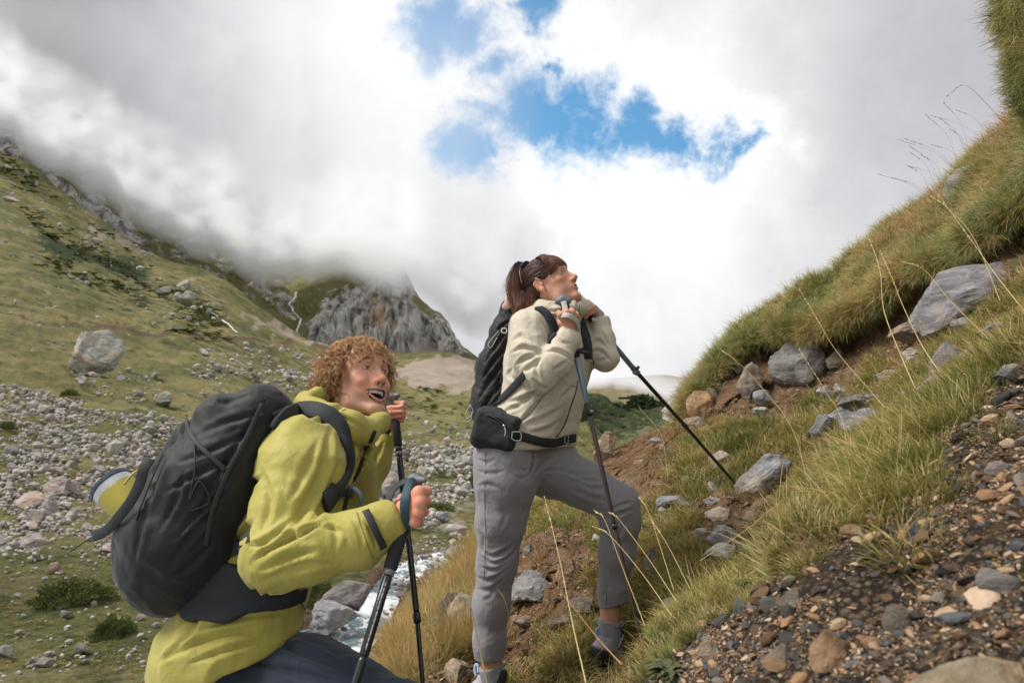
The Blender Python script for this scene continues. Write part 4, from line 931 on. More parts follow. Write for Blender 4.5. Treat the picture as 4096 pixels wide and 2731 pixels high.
def crease(V, N, pts, amp, wpx, ridge=.6, taper=True, back=False):
    amp *= 1.5
    """press a fold into the side of a garment that faces the viewer's side of the path; pts in picture units"""
    px, py = unP(V); p = spline([(a, b, 0) for a, b in pts], 24)[:, :2]; best = np.full(len(V), 1e9); tt = np.zeros(len(V)); sd = np.zeros(len(V))
    bb = (px > p[:, 0].min()-4*wpx) & (px < p[:, 0].max()+4*wpx) & (py > p[:, 1].min()-4*wpx) & (py < p[:, 1].max()+4*wpx) & ((N[:, 1] < .15) | back); ii = np.nonzero(bb)[0]
    x, y = px[ii], py[ii]; B = best[ii]; T = tt[ii]; Sg = sd[ii]
    for k in range(len(p)-1):
        vx, vy = p[k+1]-p[k]; L = vx*vx+vy*vy+1e-9; t = np.clip(((x-p[k, 0])*vx+(y-p[k, 1])*vy)/L, 0, 1); dx, dy = x-p[k, 0]-t*vx, y-p[k, 1]-t*vy; d = np.hypot(dx, dy); m = d < B
        B = np.where(m, d, B); T = np.where(m, (k+t)/(len(p)-1), T); Sg = np.where(m, np.sign(dx*vy-dy*vx), Sg)
    w_ = wpx*(.45+.55*np.sin(np.pi*T)) if taper else wpx; env = np.sin(np.pi*np.clip(T, .02, .98))**.6 if taper else 1.0
    prof = -np.exp(-(B/w_)**2)+ridge*np.exp(-((B-1.9*w_)/(1.1*w_))**2)*(Sg > 0)+.4*ridge*np.exp(-((B-1.9*w_)/(1.2*w_))**2)*(Sg <= 0)
    out = V.copy(); out[ii] += N[ii]*(amp*prof*env)[:, None]; return out
def cast(f, px, py, y0=.8, y1=4.0, off=0.0):
    """first surface of field f met along the picture direction: points and normals"""
    px = np.atleast_1d(np.asarray(px, float)); py = np.atleast_1d(np.asarray(py, float)); Y = np.full(px.shape, y0, float)
    for _ in range(90): Y = np.minimum(Y+np.clip(f(P(px, py, Y))-off, -.02, .2)*.8, y1)
    X = P(px, py, Y); return X, grad(f, X, .002)
def strap_on(name, f, pts, width, thick, mat, parent, off=.004, n=40, y0=.8):
    """strap lying on a garment, its course given in picture directions"""
    p = spline([(a, b, 0) for a, b in pts], n); X, N = cast(f, p[:, 0], p[:, 1], y0)
    for _ in range(2): X[1:-1] = (X[:-2]+2*X[1:-1]+X[2:])/4; N[1:-1] = (N[:-2]+2*N[1:-1]+N[2:])/4
    return ribbon(name, X+N*(off+thick/2), N, width, thick, mat, parent)
def strands(paths, rad, sides=3):
    """many thin tubes at once: paths (S,n,3), rad (S,n)"""
    S, n, _ = paths.shape; t = np.gradient(paths, axis=1); t /= np.linalg.norm(t, axis=2)[..., None]+1e-12
    ref = np.where(np.abs(t[..., 2:3]) < .8, np.array([0, 0, 1.]), np.array([1., 0, 0])); u = np.cross(t, ref); u /= np.linalg.norm(u, axis=2)[..., None]+1e-12; v = np.cross(t, u)
    a = np.arange(sides)*2*np.pi/sides; V = paths[:, :, None]+rad[:, :, None, None]*(u[:, :, None]*np.cos(a)[:, None]+v[:, :, None]*np.sin(a)[:, None])
    i = np.arange(S*n*sides).reshape(S, n, sides); j = np.roll(i, -1, 2); F = np.stack([i[:, :-1], j[:, :-1], j[:, 1:], i[:, 1:]], -1).reshape(-1, 4)
    return V.reshape(-1, 3), F
def obj_from(name, V, F, mat, parent, attrs=None, smooth=True): return link_mesh(name, mesh_np(name, V, F, smooth, attrs), mat, parent)

# ------------------------------------------------------------------ skin, hair, eyes
def skin_mat(name, base, lipc, stub=(.30, .2, .16)):
    m, g, b = new_mat(name); co = geo_co(g); n = g.noise(co, 160, 5, .65); n2 = g.noise(co, 38, 4, .6)
    c = g.mix(n, tuple(x*.86 for x in base), tuple(min(1, x*1.12) for x in base))
    c = g.mix(g.math('MULTIPLY', g.attr('red'), g.math('ADD', .55, g.math('MULTIPLY', n2, .5))), c, (base[0]*1.0, base[1]*.58, base[2]*.52, 1))
    c = g.mix(g.math('MULTIPLY', g.attr('stub'), g.math('MULTIPLY', n, .75)), c, (*stub, 1))
    c = g.mix(g.attr('lip'), c, (*lipc, 1)); c = g.mix(g.attr('mouth'), c, (.05, .012, .010, 1)); c = g.mix(g.attr('nail'), c, (.66, .44, .36, 1))  # mouth attribute also darkens the nostrils
    g.link(c, b.inputs['Base Color']); b.inputs['Roughness'].default_value = .5; b.inputs['Specular IOR Level'].default_value = .4
    b.inputs['Subsurface Weight'].default_value = .18; b.inputs['Subsurface Radius'].default_value = (1, .35, .2); b.inputs['Subsurface Scale'].default_value = .006
    bump(g, b, g.math('ADD', n, g.noise(co, 700, 3, .6)), .35, .0008); return m
def hair_mat(name, dark, mid, light):
    m, g, b = new_mat(name); a = g.attr('tone'); cr = g.add('ShaderNodeValToRGB'); e = cr.color_ramp.elements; e.new(.5)
    for i, c in enumerate((dark, mid, light)): e[i].position = i/2; e[i].color = (*c, 1)
    g.link(a, cr.inputs[0]); g.link(cr.outputs[0], b.inputs['Base Color']); b.inputs['Roughness'].default_value = .42; b.inputs['Specular IOR Level'].default_value = .35; return m
def eye_ball(c, r, gaze, iris, mat_w, parent, R_, s):
    V, F = ICO[4]; V = V.copy(); X = (V*r)
    # gaze in head axes
    gz = np.array(gaze, float); gz /= np.linalg.norm(gz); ang = np.degrees(np.arccos(np.clip(V@gz, -1, 1)))
    X = X+V*(.06*r*np.exp(-(ang/26)**2))[:, None]
    W = (np.array(c)+X)*s@R_.T
    return W, F, ang
def eye_mat(iris):
    m, g, b = new_mat('eye_surface'); a = g.attr('ang')
    c = g.mix(g.ramp(a, 30, 34, smooth=True), (*iris, 1), (.55, .50, .47, 1)); c = g.mix(g.ramp(a, 24, 29), c, c); c = g.mix(g.ramp(a, 12, 15), (.005, .005, .006, 1), c)
    g.link(c, b.inputs['Base Color']); b.inputs['Roughness'].default_value = .06; b.inputs['Coat Weight'].default_value = 1.0; return m

def head_field(o):
    """head in its own axes: x to the subject's right, y forwards, z up, metres; o: options"""
    f = Field(); fem = o['fem']
    f.ell((0, -.012, .026), (.076, .096, .080)); f.ell((0, .030, -.028), (.057, .058, .078), k=.03)
    f.ell((0, .045, .028), (.057, .043, .044), k=.03)
    j = .047 if fem else .051
    dz = o['drop']           # lowered jaw
    for s in (-1, 1):
        f.rc((s*(j+.004), .000, -.045), (s*(j-.006), .026, -.086-dz*.4), .020, .018, k=.025)
        f.rc((s*(j-.006), .026, -.086-dz*.4), (s*.014, .074, -.104-dz), .017, .0155, k=.022)
        f.rc((s*.010, .083, .019), (s*.046, .067, .017), .0085 if fem else .0105, .009, k=.014)
        f.ell((s*.043, .054, -.027), (.020, .022, .016), k=.016)
    f.ell((0, .078, -.106-dz), (.019, .017, .016), k=.016)
    f.ell((0, .068, -.068), (.033, .029, .030), k=.016)
    # sockets
    for s in (-1, 1): f.ell((s*.032, .093, .001), (.0195, .0165, .0115), k=.011, op='-')
    # nose
    f.rc((0, .070, -.008), (0, .090, -.042), .013, .016, k=.014)
    for s in (-1, 1): f.ell((s*.034, .050, -.060), (.022, .022, .026), k=.02)
    f.rc((0, .083, .006), (0, .110, -.033), .0068, .0088, k=.011); f.ell((0, .1115, -.0385), (.0092 if fem else .0100, .0095, .0090), k=.006)
    for s in (-1, 1): f.ell((s*.0125, .0985, -.0435), (.0072 if fem else .0080, .0100, .0072), k=.006)
    f.rc((0, .106, -.047), (0, .092, -.052), .004, .005, k=.006)
    if not fem:
        for s in (-1, 1): f.ell((s*.0066, .1035, -.0520), (.0034, .0054, .0040), k=.002, op='-')
    # smile folds
    if o['smile']:
        for s in (-1, 1):
            f.chain([((s*.0180, .0975, -.041), .0016), ((s*.029, .092, -.052), .0024), ((s*.0385, .084, -.066), .0026), ((s*.041, .077, -.082), .0014)], k=.005, op='-')
            f.ell((s*.040, .068, -.040), (.017, .018, .016), k=.012)
            f.chain([((s*.050, .066, -.004), .0006), ((s*.056, .058, -.008), .0010)], k=.004, op='-')
    # lids
    for s in (-1, 1):
        f.ell((s*.032, .0708, .0), (.0148, .0142, .0132), k=.005)
        f.chain([((s*.019, .0855, .0060), .0016), ((s*.032, .0868, .0080), .0020), ((s*.045, .0790, .0055), .0016)], k=.003)
        f.chain([((s*.020, .0870, .0092), .0010), ((s*.032, .0885, .0118), .0014), ((s*.046, .0800, .0090), .0010)], k=.003, op='-')
        f.chain([((s*.021, .0855, -.0085), .0010), ((s*.032, .0860, -.0115), .0013), ((s*.044, .0780, -.0095), .0010)], k=.004, op='-')
        f.ell((s*.0322, .0905, -.0004), (.0128, .0155, o['open']), k=.0015, op='-')
    # mouth
    L = lip_curves(o)
    mo = o['mouth']
    c = mo['c']
    def cav(p, c=c, mo=mo):
        q = p-np.array(c); q = q.copy(); q[:, 2] -= mo['bend']*q[:, 0]**2; r = np.array(mo['r']); k0 = np.sqrt(((q/r)**2).sum(1))+1e-9; k1 = np.sqrt(((q/r**2)**2).sum(1))+1e-9; return k0*(k0-1)/k1
    f.fn(cav, .004, '-')
    for c_, r_ in L: f.chain(list(zip(c_, r_)), k=.0035)
    # ears
    for s in (-1, 1):
        a = R(12); M = np.array([[1, 0, 0], [0, math.cos(a), -math.sin(a)], [0, math.sin(a), math.cos(a)]])
        f.ell((s*.080, -.010, -.010), (.0075, .0175, .030), k=.006, M=M); f.ell((s*.0795, -.003, -.036), (.006, .009, .011), k=.006)
        f.ell((s*.088, -.006, -.010), (.0055, .0105, .019), k=.004, op='-', M=M)
        f.chain([((s*.0835, .004, .006), .0028), ((s*.0865, -.004, .016), .003), ((s*.0875, -.016, .014), .003), ((s*.0875, -.024, -.002), .003), ((s*.086, -.019, -.022), .003)], k=.003)
        f.ell((s*.0845, .006, -.014), (.003, .004, .005), k=.003)
    f.rc((0, -.012, -.055), (0, -.030, -.190), .052 if fem else .062, .050 if fem else .062, k=.03)
    return f
def lip_curves(o):
    t = np.linspace(-1, 1, 13); m = o['mouth']; w_ = m['w']; x = w_*t
    up = np.stack([x, m['yu']-(m['yu']-m['yc'])*t**2, m['zu']+(m['zc']-m['zu'])*np.abs(t)**m['pu']-.0012*np.exp(-(t/.16)**2)], 1)
    lo = np.stack([x, m['yl']-(m['yl']-m['yc'])*np.abs(t)**2.7, m['zl']+(m['zc']-m['zl'])*np.abs(t)**m['pl']], 1)
    ru = m['ru']*(1-.62*np.abs(t)**2); rl = m['rl']*(1-.68*np.abs(t)**2.2); return [(up, ru), (lo, rl)]
def seg_d(p, c):
    d = np.full(len(p), 1e9)
    for a, b in zip(c[:-1], c[1:]):
        ba = b-a; t = np.clip((p-a)@ba/(ba@ba+1e-12), 0, 1); d = np.minimum(d, np.linalg.norm(p-a-t[:, None]*ba, axis=1))
    return d
def head_colours(V, o):
    L = lip_curves(o); lip = np.zeros(len(V))
    for c, r in L: lip = np.maximum(lip, 1-sstep(r.max()*.95, r.max()*1.55, seg_d(V, c)))
    m = o['mouth']; q = V-np.array(m['c']); q[:, 2] -= m['bend']*q[:, 0]**2; r = np.array(m['r']); ins = np.sqrt(((q/r)**2).sum(1)); mouth = (1-sstep(.97, 1.05, ins))*(1-lip*.5)
    mouth *= (np.abs(V[:, 0]) < m['w'])
    red = np.zeros(len(V))
    for s in (-1, 1):
        red += .55*np.exp(-(np.linalg.norm((V-np.array((s*.042, .070, -.038)))*np.array([1, 1, 1.1]), axis=1)/.026)**2); red += .6*np.exp(-(np.linalg.norm(V-np.array((s*.082, -.008, -.02)), axis=1)/.03)**2)
    red += .75*np.exp(-(np.linalg.norm(V-np.array((0, .108, -.036)), axis=1)/.017)**2)+.25
    if o['smile']:
        for s in (-1, 1): red += .5*np.exp(-(seg_d(V, np.array([(s*.0185, .0985, -.040), (s*.031, .091, -.053), (s*.041, .082, -.070)]))/.005)**2)
    stub = sstep(-.058, -.082, V[:, 2])*sstep(-.01, .03, V[:, 1])*.8+np.exp(-(seg_d(V, np.array([(-.026, .092, -.060), (0, .1, -.056), (.026, .092, -.060)]))/.007)**2)*.6
    if o['fem']: stub *= 0
    dk = np.zeros(len(V))
    for s in (-1, 1): dk += np.exp(-((np.abs(V[:, 0]-s*.0075)/.0035)**2+((V[:, 2]+.0505)/.0030)**2))*(V[:, 1] > .095)*(V[:, 1] < .112)  # nostril shade painted as dark colour; the woman has no nostril holes
    mouth = np.clip(mouth+dk*1.2, 0, 1)
    return {'lip': lip*(1-mouth), 'mouth': mouth, 'red': np.clip(red, 0, 1), 'stub': np.clip(stub, 0, 1), 'nail': np.zeros(len(V))}
def brow_hairs(s, n, o, r, dark=True):
    """short hairs of one eyebrow, head axes"""
    t = r.random(n); x = s*(.013+.036*t); arch = .0205+.0065*np.sin(np.pi*np.clip(t*.85+.1, 0, 1))-.006*t**2*1.2; z = arch+r.normal(0, .0014, n)*(1-.55*t); y = .0915-.019*t**1.5
    d = np.stack([s*(.0055+0*t), -.002+0*t, .0042*(1-1.5*t)], 1)*r.uniform(.7, 1.3, (n, 1)); a = np.stack([x, y, z], 1)
    for _ in range(3): a = a-o['field'](a)[:, None]*grad(o['field'], a)
    u = np.linspace(0, 1, 4)[None, :, None]; return a[:, None]+d[:, None]*u+np.array([0, .0012, 0])*np.sin(np.pi*u)

def lash(o, Rm, Cc, s_, mat, parent, lower=True):
    for sg in (1, -1):
        for (pts, r_) in (([(.0195, 0, .0002), (.026, 0, .0052), (.033, 0, .0060), (.040, 0, .0042), (.0455, 0, -.0002)], .0009), ([(.022, 0, -.0030), (.032, 0, -.0054), (.043, 0, -.0022)], .00035)):
            k = o['open']/.0048; c = spline([(sg*a, .0830-.5*max(0, a-.03), z*k) for a, b, z in pts], 14)
            ce = np.array([sg*.032, .0706, 0]); d = c-ce; d /= np.linalg.norm(d, axis=1)[:, None]; c = ce+d*.0146
            V, F = tube_np(Cc+(c*s_)@Rm.T, r_*s_, 5, False); obj_from('eyelash', V, F, mat, parent)
# ------------------------------------------------------------------ grass
def blades(name, n, rad, L, wd, lean, droop, r, seg=4):
    Vs, Fs, tip = [], [], []
    for k in range(n):
        a = r.uniform(0, 6.283); d = rad*math.sqrt(r.uniform()); b = np.array([d*math.cos(a), d*math.sin(a), -.01])
        l = r.uniform(*L); az = a+r.uniform(-1.2, 1.2); le = abs(r.normal(0, lean))+.05; t = np.linspace(0, 1, seg+1)
        ang = le+droop*t**1.3*r.uniform(.6, 1.3); hx = np.concatenate([[0], np.cumsum(np.sin((ang[1:]+ang[:-1])/2))])*l/seg; hz = np.concatenate([[0], np.cumsum(np.cos((ang[1:]+ang[:-1])/2))])*l/seg
        c = b+np.stack([hx*math.cos(az), hx*math.sin(az), hz], 1); sd = np.array([-math.sin(az+r.uniform(-.8, .8)), math.cos(az), 0]); w_ = wd*(1-t**1.6*.93)[:, None]/2*r.uniform(.7, 1.3)
        V = np.stack([c-sd*w_, c+sd*w_], 1).reshape(-1, 3); i = np.arange(seg)*2
        Vs.append(V); Fs.append(np.stack([i, i+1, i+3, i+2], 1)+len(V)*k); tip.append(np.repeat(t, 2))
    return mesh_np(name, np.concatenate(Vs), np.concatenate(Fs), True, {'tip': np.concatenate(tip)})
def blade_mat(name, cols, trans=.35):
    m = bpy.data.materials.new(name); m.use_nodes = True; g = NT(m.node_tree)
    oi = g.add('ShaderNodeObjectInfo'); co = geo_co(g); n = g.noise(co, 2.2, 5, .6); n2 = g.noise(co, 9, 3, .6)
    cr = g.add('ShaderNodeValToRGB'); e = cr.color_ramp.elements
    while len(e) < len(cols): e.new(.5)
    for i, c in enumerate(cols): e[i].position = i/(len(cols)-1); e[i].color = (*c, 1)
    g.link(g.math('ADD', g.math('MULTIPLY', oi.outputs['Random'], .35), g.math('ADD', g.math('MULTIPLY', g.ramp(n, .36, .64), .45), g.math('MULTIPLY', g.ramp(n2, .3, .7), .2))), cr.inputs[0])
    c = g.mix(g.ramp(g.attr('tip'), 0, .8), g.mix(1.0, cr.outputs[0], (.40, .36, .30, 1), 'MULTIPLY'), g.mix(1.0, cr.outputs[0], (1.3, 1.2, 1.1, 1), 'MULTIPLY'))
    d = g.add('ShaderNodeBsdfDiffuse'); t = g.add('ShaderNodeBsdfTranslucent'); g.link(c, d.inputs[0]); g.link(c, t.inputs[0])
    mx = g.add('ShaderNodeMixShader'); mx.inputs[0].default_value = trans; g.link(d.outputs[0], mx.inputs[1]); g.link(t.outputs[0], mx.inputs[2])
    gl = g.add('ShaderNodeBsdfGlossy'); gl.inputs['Roughness'].default_value = .45; m2 = g.add('ShaderNodeMixShader'); m2.inputs[0].default_value = .04; g.link(mx.outputs[0], m2.inputs[1]); g.link(gl.outputs[0], m2.inputs[2])
    o = g.add('ShaderNodeOutputMaterial'); g.link(m2.outputs[0], o.inputs[0]); return m
G_GREEN = [(.085, .13, .028), (.17, .20, .05), (.30, .28, .085), (.44, .36, .14)]
G_STRAW = [(.24, .22, .075), (.42, .34, .14), (.52, .41, .20), (.36, .24, .10)]
G_RUST = [(.16, .15, .05), (.30, .22, .09), (.36, .23, .10), (.24, .14, .065)]
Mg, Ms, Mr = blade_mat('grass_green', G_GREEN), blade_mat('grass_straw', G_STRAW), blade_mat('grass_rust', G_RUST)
gr = np.random.default_rng(5)
# cell data of the near hillside
A = NX[:-1, :-1]; ex = NX[1:, :-1]-A; ey = NX[:-1, 1:]-A; cr_ = np.cross(ex, ey); ar = np.linalg.norm(cr_, axis=-1); nn = cr_/(ar[..., None]+1e-12); nn *= np.sign(nn[..., 2:3])+(nn[..., 2:3] == 0)
cpx, cpy = unP(A); vis = (cpx > -120) & (cpx < 1200) & (cpy < 860) & (cpy > -260); vis[:, 444:] = False
vrow = np.repeat(np.arange(A.shape[1])[None]/(480-1)*12, A.shape[0], 0)
rockm = np.ones(ar.shape)
for rx, ry, rz_, rw in PLACED:
    d_ = np.sqrt(((A-np.array([rx, ry, rz_]))**2).sum(-1)); rockm *= sstep(rw*.42, rw*.75+.03, d_)
rockm *= 1-((cpx > 580) & (cpx < 662) & (vrow < 4.6) & (cpy < 705))*.93
gmask = (1-ND[:-1, :-1])*rockm; gv = 1-np.clip(NG[:-1, :-1]*1.4, 0, 1)
cl = sstep(-.35, .35, fbm(A/.32, 3)+.25)
def pick(weight, n):
    w_ = (weight*ar*vis).ravel(); w_ = np.nan_to_num(w_); w_ /= w_.sum(); i = rng.choice(len(w_), n, p=w_); ii, jj = np.unravel_index(i, ar.shape)
    return NX[ii, jj]+ex[ii, jj]*rng.random((n, 1))+ey[ii, jj]*rng.random((n, 1)), nn[ii, jj], vrow[ii, jj], cpx[ii, jj], cpy[ii, jj]
def grass(name, mesh, mat, weight, n, sc, label, up=.5, tilt=.4, out=0.0):
    mesh.materials.append(mat); X, Nn, vr, px, py = pick(weight, n)
    rot, scl = [], []
    for k in range(n):
        z = Vector(Nn[k])*(1-up)+Vector((0, 0, up))+Vector((-.35*out, -1.0*out, -.55*out)); e = align_euler(z, random.uniform(0, 6.3), tilt); rot.append(e[:]); s = random.uniform(*sc); scl.append((s, s, s*random.uniform(.75, 1.25)))
    return scatter(name, mesh, X, rot, scl, label, 'grass')
area = float((ar*vis).sum()); print('near area', area)
wg = gmask*gv*(.25+.75*cl)*((vrow < 7.3) | (cpx < 690))*np.where(vrow < 3.4, .30, 1.0)
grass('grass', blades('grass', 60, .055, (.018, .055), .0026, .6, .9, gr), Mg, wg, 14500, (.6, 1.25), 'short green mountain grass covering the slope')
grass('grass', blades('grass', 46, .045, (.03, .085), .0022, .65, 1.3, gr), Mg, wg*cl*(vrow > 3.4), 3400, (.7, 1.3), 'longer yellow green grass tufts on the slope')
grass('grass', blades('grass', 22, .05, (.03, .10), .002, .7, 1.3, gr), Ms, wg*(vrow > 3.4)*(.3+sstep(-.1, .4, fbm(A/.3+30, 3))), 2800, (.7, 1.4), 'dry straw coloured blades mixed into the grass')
# turf of the bank: long, hanging over the lip
lip = sstep(9.3, 9.7, vrow)*(1-sstep(10.1, 10.35, vrow))*(cpx > 690)
turf = sstep(9.55, 9.8, vrow)*(cpx > 680)
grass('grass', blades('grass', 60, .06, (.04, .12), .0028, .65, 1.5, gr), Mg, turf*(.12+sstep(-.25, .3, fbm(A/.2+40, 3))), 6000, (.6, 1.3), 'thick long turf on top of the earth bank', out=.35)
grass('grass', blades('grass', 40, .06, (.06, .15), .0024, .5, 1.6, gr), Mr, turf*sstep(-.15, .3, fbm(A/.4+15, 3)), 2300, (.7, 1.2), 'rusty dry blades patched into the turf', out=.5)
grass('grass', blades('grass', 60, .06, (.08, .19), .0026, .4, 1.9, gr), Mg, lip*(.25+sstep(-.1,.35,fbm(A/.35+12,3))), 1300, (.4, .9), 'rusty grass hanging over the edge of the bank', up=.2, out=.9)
# dry pale grass on the rim above the river, and left of the standing leg
dry = ((cpx > 375) & (cpx < 500) & (vrow > 5.0) & (vrow < 11))*(.15+sstep(-.1, .4, fbm(A/.25+7, 3)))
grass('grass', blades('grass', 34, .05, (.06, .19), .0022, .4, .8, gr), Ms, dry, 800, (.7, 1.3), 'pale dry grass along the rim above the river', up=.9)
# thin root and litter strands on the bare earth
grass('grass', blades('grass', 14, .05, (.03, .08), .0020, 1.2, .8, gr), Mr, np.clip(1-gmask, 0, 1)*gv*(vrow < 7.2), 1500, (.6, 1.2), 'dead brown blades and roots lying on bare earth')
mnd = ((cpx > 596) & (cpx < 690) & (cpy > 424) & (cpy < 470))*1.0
grass('grass', blades('grass', 30, .04, (.02, .06), .002, .9, 1.2, gr), Mr, mnd, 420, (.6, 1.1), 'rusty withered tufts on the earth mound')
# foreground clumps: lush blades at the ledge
fg = ((vrow > 1.2) & (vrow < 3.4))*gmask*gv*(cpx > 590)*(.06+.94*sstep(-.05, .35, fbm(A/.14+20, 3)))
grass('grass', blades('grass', 70, .04, (.025, .065), .0018, .6, .9, gr), Mg, fg, 2300, (.32, .7), 'bright grass tufts along the gravel edge in front')
grass('grass', blades('grass', 30, .04, (.03, .085), .0016, .6, 1.0, gr), Ms, fg, 700, (.35, .8), 'straw coloured tufts along the gravel edge in front')
# tussock at the right: big clump over the gravel (about 830-930, 380-520)
tz = np.exp(-(((cpx-880)/70)**2+((cpy-450)/70)**2))*(vrow < 3.6)*(vrow > 1.5)
grass('grass', blades('grass', 70, .045, (.05, .10), .002, .6, 1.0, gr), Mg, tz, 190, (.6, 1.0), 'large grass tussock bulging over the gravel at the right')

grass('grass', blades('grass', 14, .06, (.06, .17), .0017, 1.25, .5, gr), Ms, gmask*gv*((vrow < 7.3) | (cpx < 690))*(cpx > 560)*(vrow > 2.4), 1100, (.5, 1.0), 'dead straw stems lying across the grass')
# gravel
def pebble_scatter(n, lo, hi, seed, weight, label, name='gravel'):
    r = np.random.default_rng(seed); M = tint_mat('pebbles', [(.20, .12, .065), (.36, .25, .155), (.06, .056, .052), (.12, .072, .042), (.08, .085, .092), (.46, .34, .24), (.04, .034, .03), (.26, .15, .08), (.15, .125, .10), (.09, .055, .03), (.07, .048, .03), (.30, .20, .12)], .85, 60, .25)
    per = n//3
    for k in range(3):
        me = rock_mesh(name, 2, r, 11, .85, .07); me.materials.append(M); X, Nn, vr, px, py = pick(weight, per)
        rot = [(r.uniform(-.7, .7), r.uniform(-.7, .7), r.uniform(0, 6.3)) for _ in range(per)]; s = r.lognormal(math.log(lo), .45, per).clip(lo*.4, hi)
        sc = np.stack([s, s*r.uniform(.6, .9, per), s*r.uniform(.5, .8, per)], 1)
        scatter(name, me, X-np.array([0, 0, .2])*s[:, None], rot, sc, label, 'gravel')
wgv = np.clip(NG[:-1, :-1], 0, 1)**1.2*(vrow < 3.2)
pebble_scatter(27000, .0023, .0085, 21, wgv*(.12+.88*sstep(-.25, .25, fbm(A/.12+4, 3))), 'coarse brown and grey gravel in the right foreground')
pebble_scatter(900, .009, .020, 22, wgv, 'larger pebbles lying in the foreground gravel')
wdt = np.clip(ND[:-1, :-1], 0, 1)*(vrow < 7.6)
pebble_scatter(6500, .008, .034, 23, wdt*(.2+.8*sstep(-.2, .3, fbm(A/.3+8, 3))), 'stony rubble on the bare brown earth', 'rubble')
pebble_scatter(900, .012, .045, 24, gmask*(vrow > 3.4)*(vrow < 7.4)*(cpx > 590)*(.1+sstep(0, .5, fbm(A/.4+14, 3))), 'loose stones in the short grass of the slope', 'rubble')
for k, (px, py, wp, hp, tint, lab) in enumerate([
 (973, 642, 100, 34, (.34, .28, .19), 'big blurred cream stone in the gravel at the bottom right corner'), (835, 625, 50, 30, (.30, .19, .11), 'orange brown stone in the middle of the foreground gravel'), (778, 640, 34, 22, (.32, .26, .20), 'cream stone left of the orange brown stone in the gravel'),
 (710, 640, 30, 26, (.36, .28, .21), 'pinkish stone at the left rim of the gravel'), (745, 540, 20, 7, (.13, .13, .14), 'dark flat stone on the upper rim of the gravel'), (848, 484, 36, 14, (.30, .25, .22), 'brownish flat stone under the big tussock'),
 (1000, 455, 22, 12, (.42, .36, .32), 'pale stone in the gravel at the right edge'), (920, 525, 30, 14, (.12, .13, .15), 'dark slate stone in the gravel'), (858, 530, 26, 10, (.40, .27, .18), 'tan flat stone in the gravel near its upper rim'),
 (1000, 560, 40, 22, (.28, .25, .23), 'grey brown stone in the gravel at the right edge'), (900, 592, 26, 22, (.24, .20, .16), 'rounded beige stone in the gravel'), (790, 590, 34, 18, (.24, .19, .15), 'brown stone in the gravel above the cream one'),
 (700, 588, 16, 8, (.32, .33, .34), 'grey stone in the grass at the left tip of the gravel')]):
    rock_px(NS, px, py, wp, hp, tint, lab, ROCK3 if wp < 50 else ROCK4, sink=.3)
# pebbles that show largest, each by itself
X, Nn, vr, px, py = pick(wgv*(cpy < 690)*(cpx < 1030)*(cpx > 640), 70)
for k in range(70):
    s = random.uniform(.011, .024); t = random.choice([(.30, .24, .18), (.20, .13, .08), (.10, .10, .11), (.17, .15, .135), (.36, .30, .24), (.13, .09, .06)])
    rock(random.choice(ROCK2), X[k], s, s*.55, t, 'thumb sized stone among the foreground gravel', 'stone', group='stones in the foreground gravel', name='stone', sink=.3)

# ------------------------------------------------------------------ tall dry stalks
M_stalk = simple_mat('dry_stalk', (.50, .38, .17), .7, nscale=30, namp=.3)
M_stalk2 = simple_mat('brown_stalk', (.36, .20, .07), .7, nscale=30, namp=.3)
def stalk(pts, Ys, label, wd=.0014, head=True, mat=None):
    wd *= .75
    n = 26; p2 = spline([(a, b, 0) for a, b in pts], n); Yv = np.interp(np.linspace(0, 1, n), np.linspace(0, 1, len(Ys)), Ys); X = P(p2[:, 0], p2[:, 1], Yv)
    r_ = np.linspace(wd, wd*.45, n); V, F = tube_np(X, r_, 5, caps=False); parts = [(V, F)]
    if head:
        for k in range(26):      # spikelets near the tip
            i = random.randint(int(n*.72), n-1); d = X[i]-X[max(i-2, 0)]; d /= np.linalg.norm(d)+1e-9; a = X[i]; l = random.uniform(.006, .012); q = d*l+np.array([random.uniform(-1, 1), random.uniform(-1, 1), random.uniform(-1, 1)])*.0028
            parts.append(tube_np([a, a+q*.5, a+q], [.0006, .0013, .0003], 4, caps=False))
    V, F = join_np(parts); o = link_mesh('grass_stalk', mesh_np('grass_stalk', V, F), mat or M_stalk); return tag(o, label, 'grass stalk', 'tall dry grass stalks')
stalk([(586, 682), (572, 620), (560, 560), (545, 498)], [1.35, 1.5, 1.65, 1.8], 'tall straw stalk rising to the crotch of the grey trousers', .0022)
stalk([(645, 625), (620, 560), (605, 520), (596, 511)], [1.7, 1.85, 2.0, 2.05], 'straw stalk crossing the front shin, tip at the knee hollow')
stalk([(672, 615), (640, 570), (610, 535), (594, 526)], [1.6, 1.75, 1.9, 2.0], 'lower straw stalk crossing the front shin')
stalk([(676, 600), (650, 560), (620, 520), (610, 512)], [1.7, 1.85, 2.0, 2.05], 'upper straw stalk crossing the front shin beside the pole')
stalk([(674, 590), (660, 545), (648, 510), (640, 498)], [1.9, 2.05, 2.2, 2.25], 'straw stalk touching the raised knee')
stalk([(690, 588), (668, 545), (652, 520)], [1.9, 2.05, 2.2], 'short straw stalk right of the raised knee')
stalk([(622, 664), (600, 640), (580, 615), (560, 590)], [1.4, 1.5, 1.62, 1.75], 'orange stalk leaning in front of the front shoe', .002, False, M_stalk2)
stalk([(520, 660), (510, 620), (505, 600), (499, 590)], [2.0, 2.15, 2.25, 2.3], 'brown stalk in front of the standing shin', .0014, True, M_stalk2)
stalk([(488, 690), (480, 650), (474, 620), (471, 606)], [1.6, 1.75, 1.9, 1.95], 'thick pale stalk crossing the back shoe', .003, False)
stalk([(430, 590), (420, 570), (405, 560)], [3.9, 4.0, 4.1], 'thin pale stalk bending over the river')
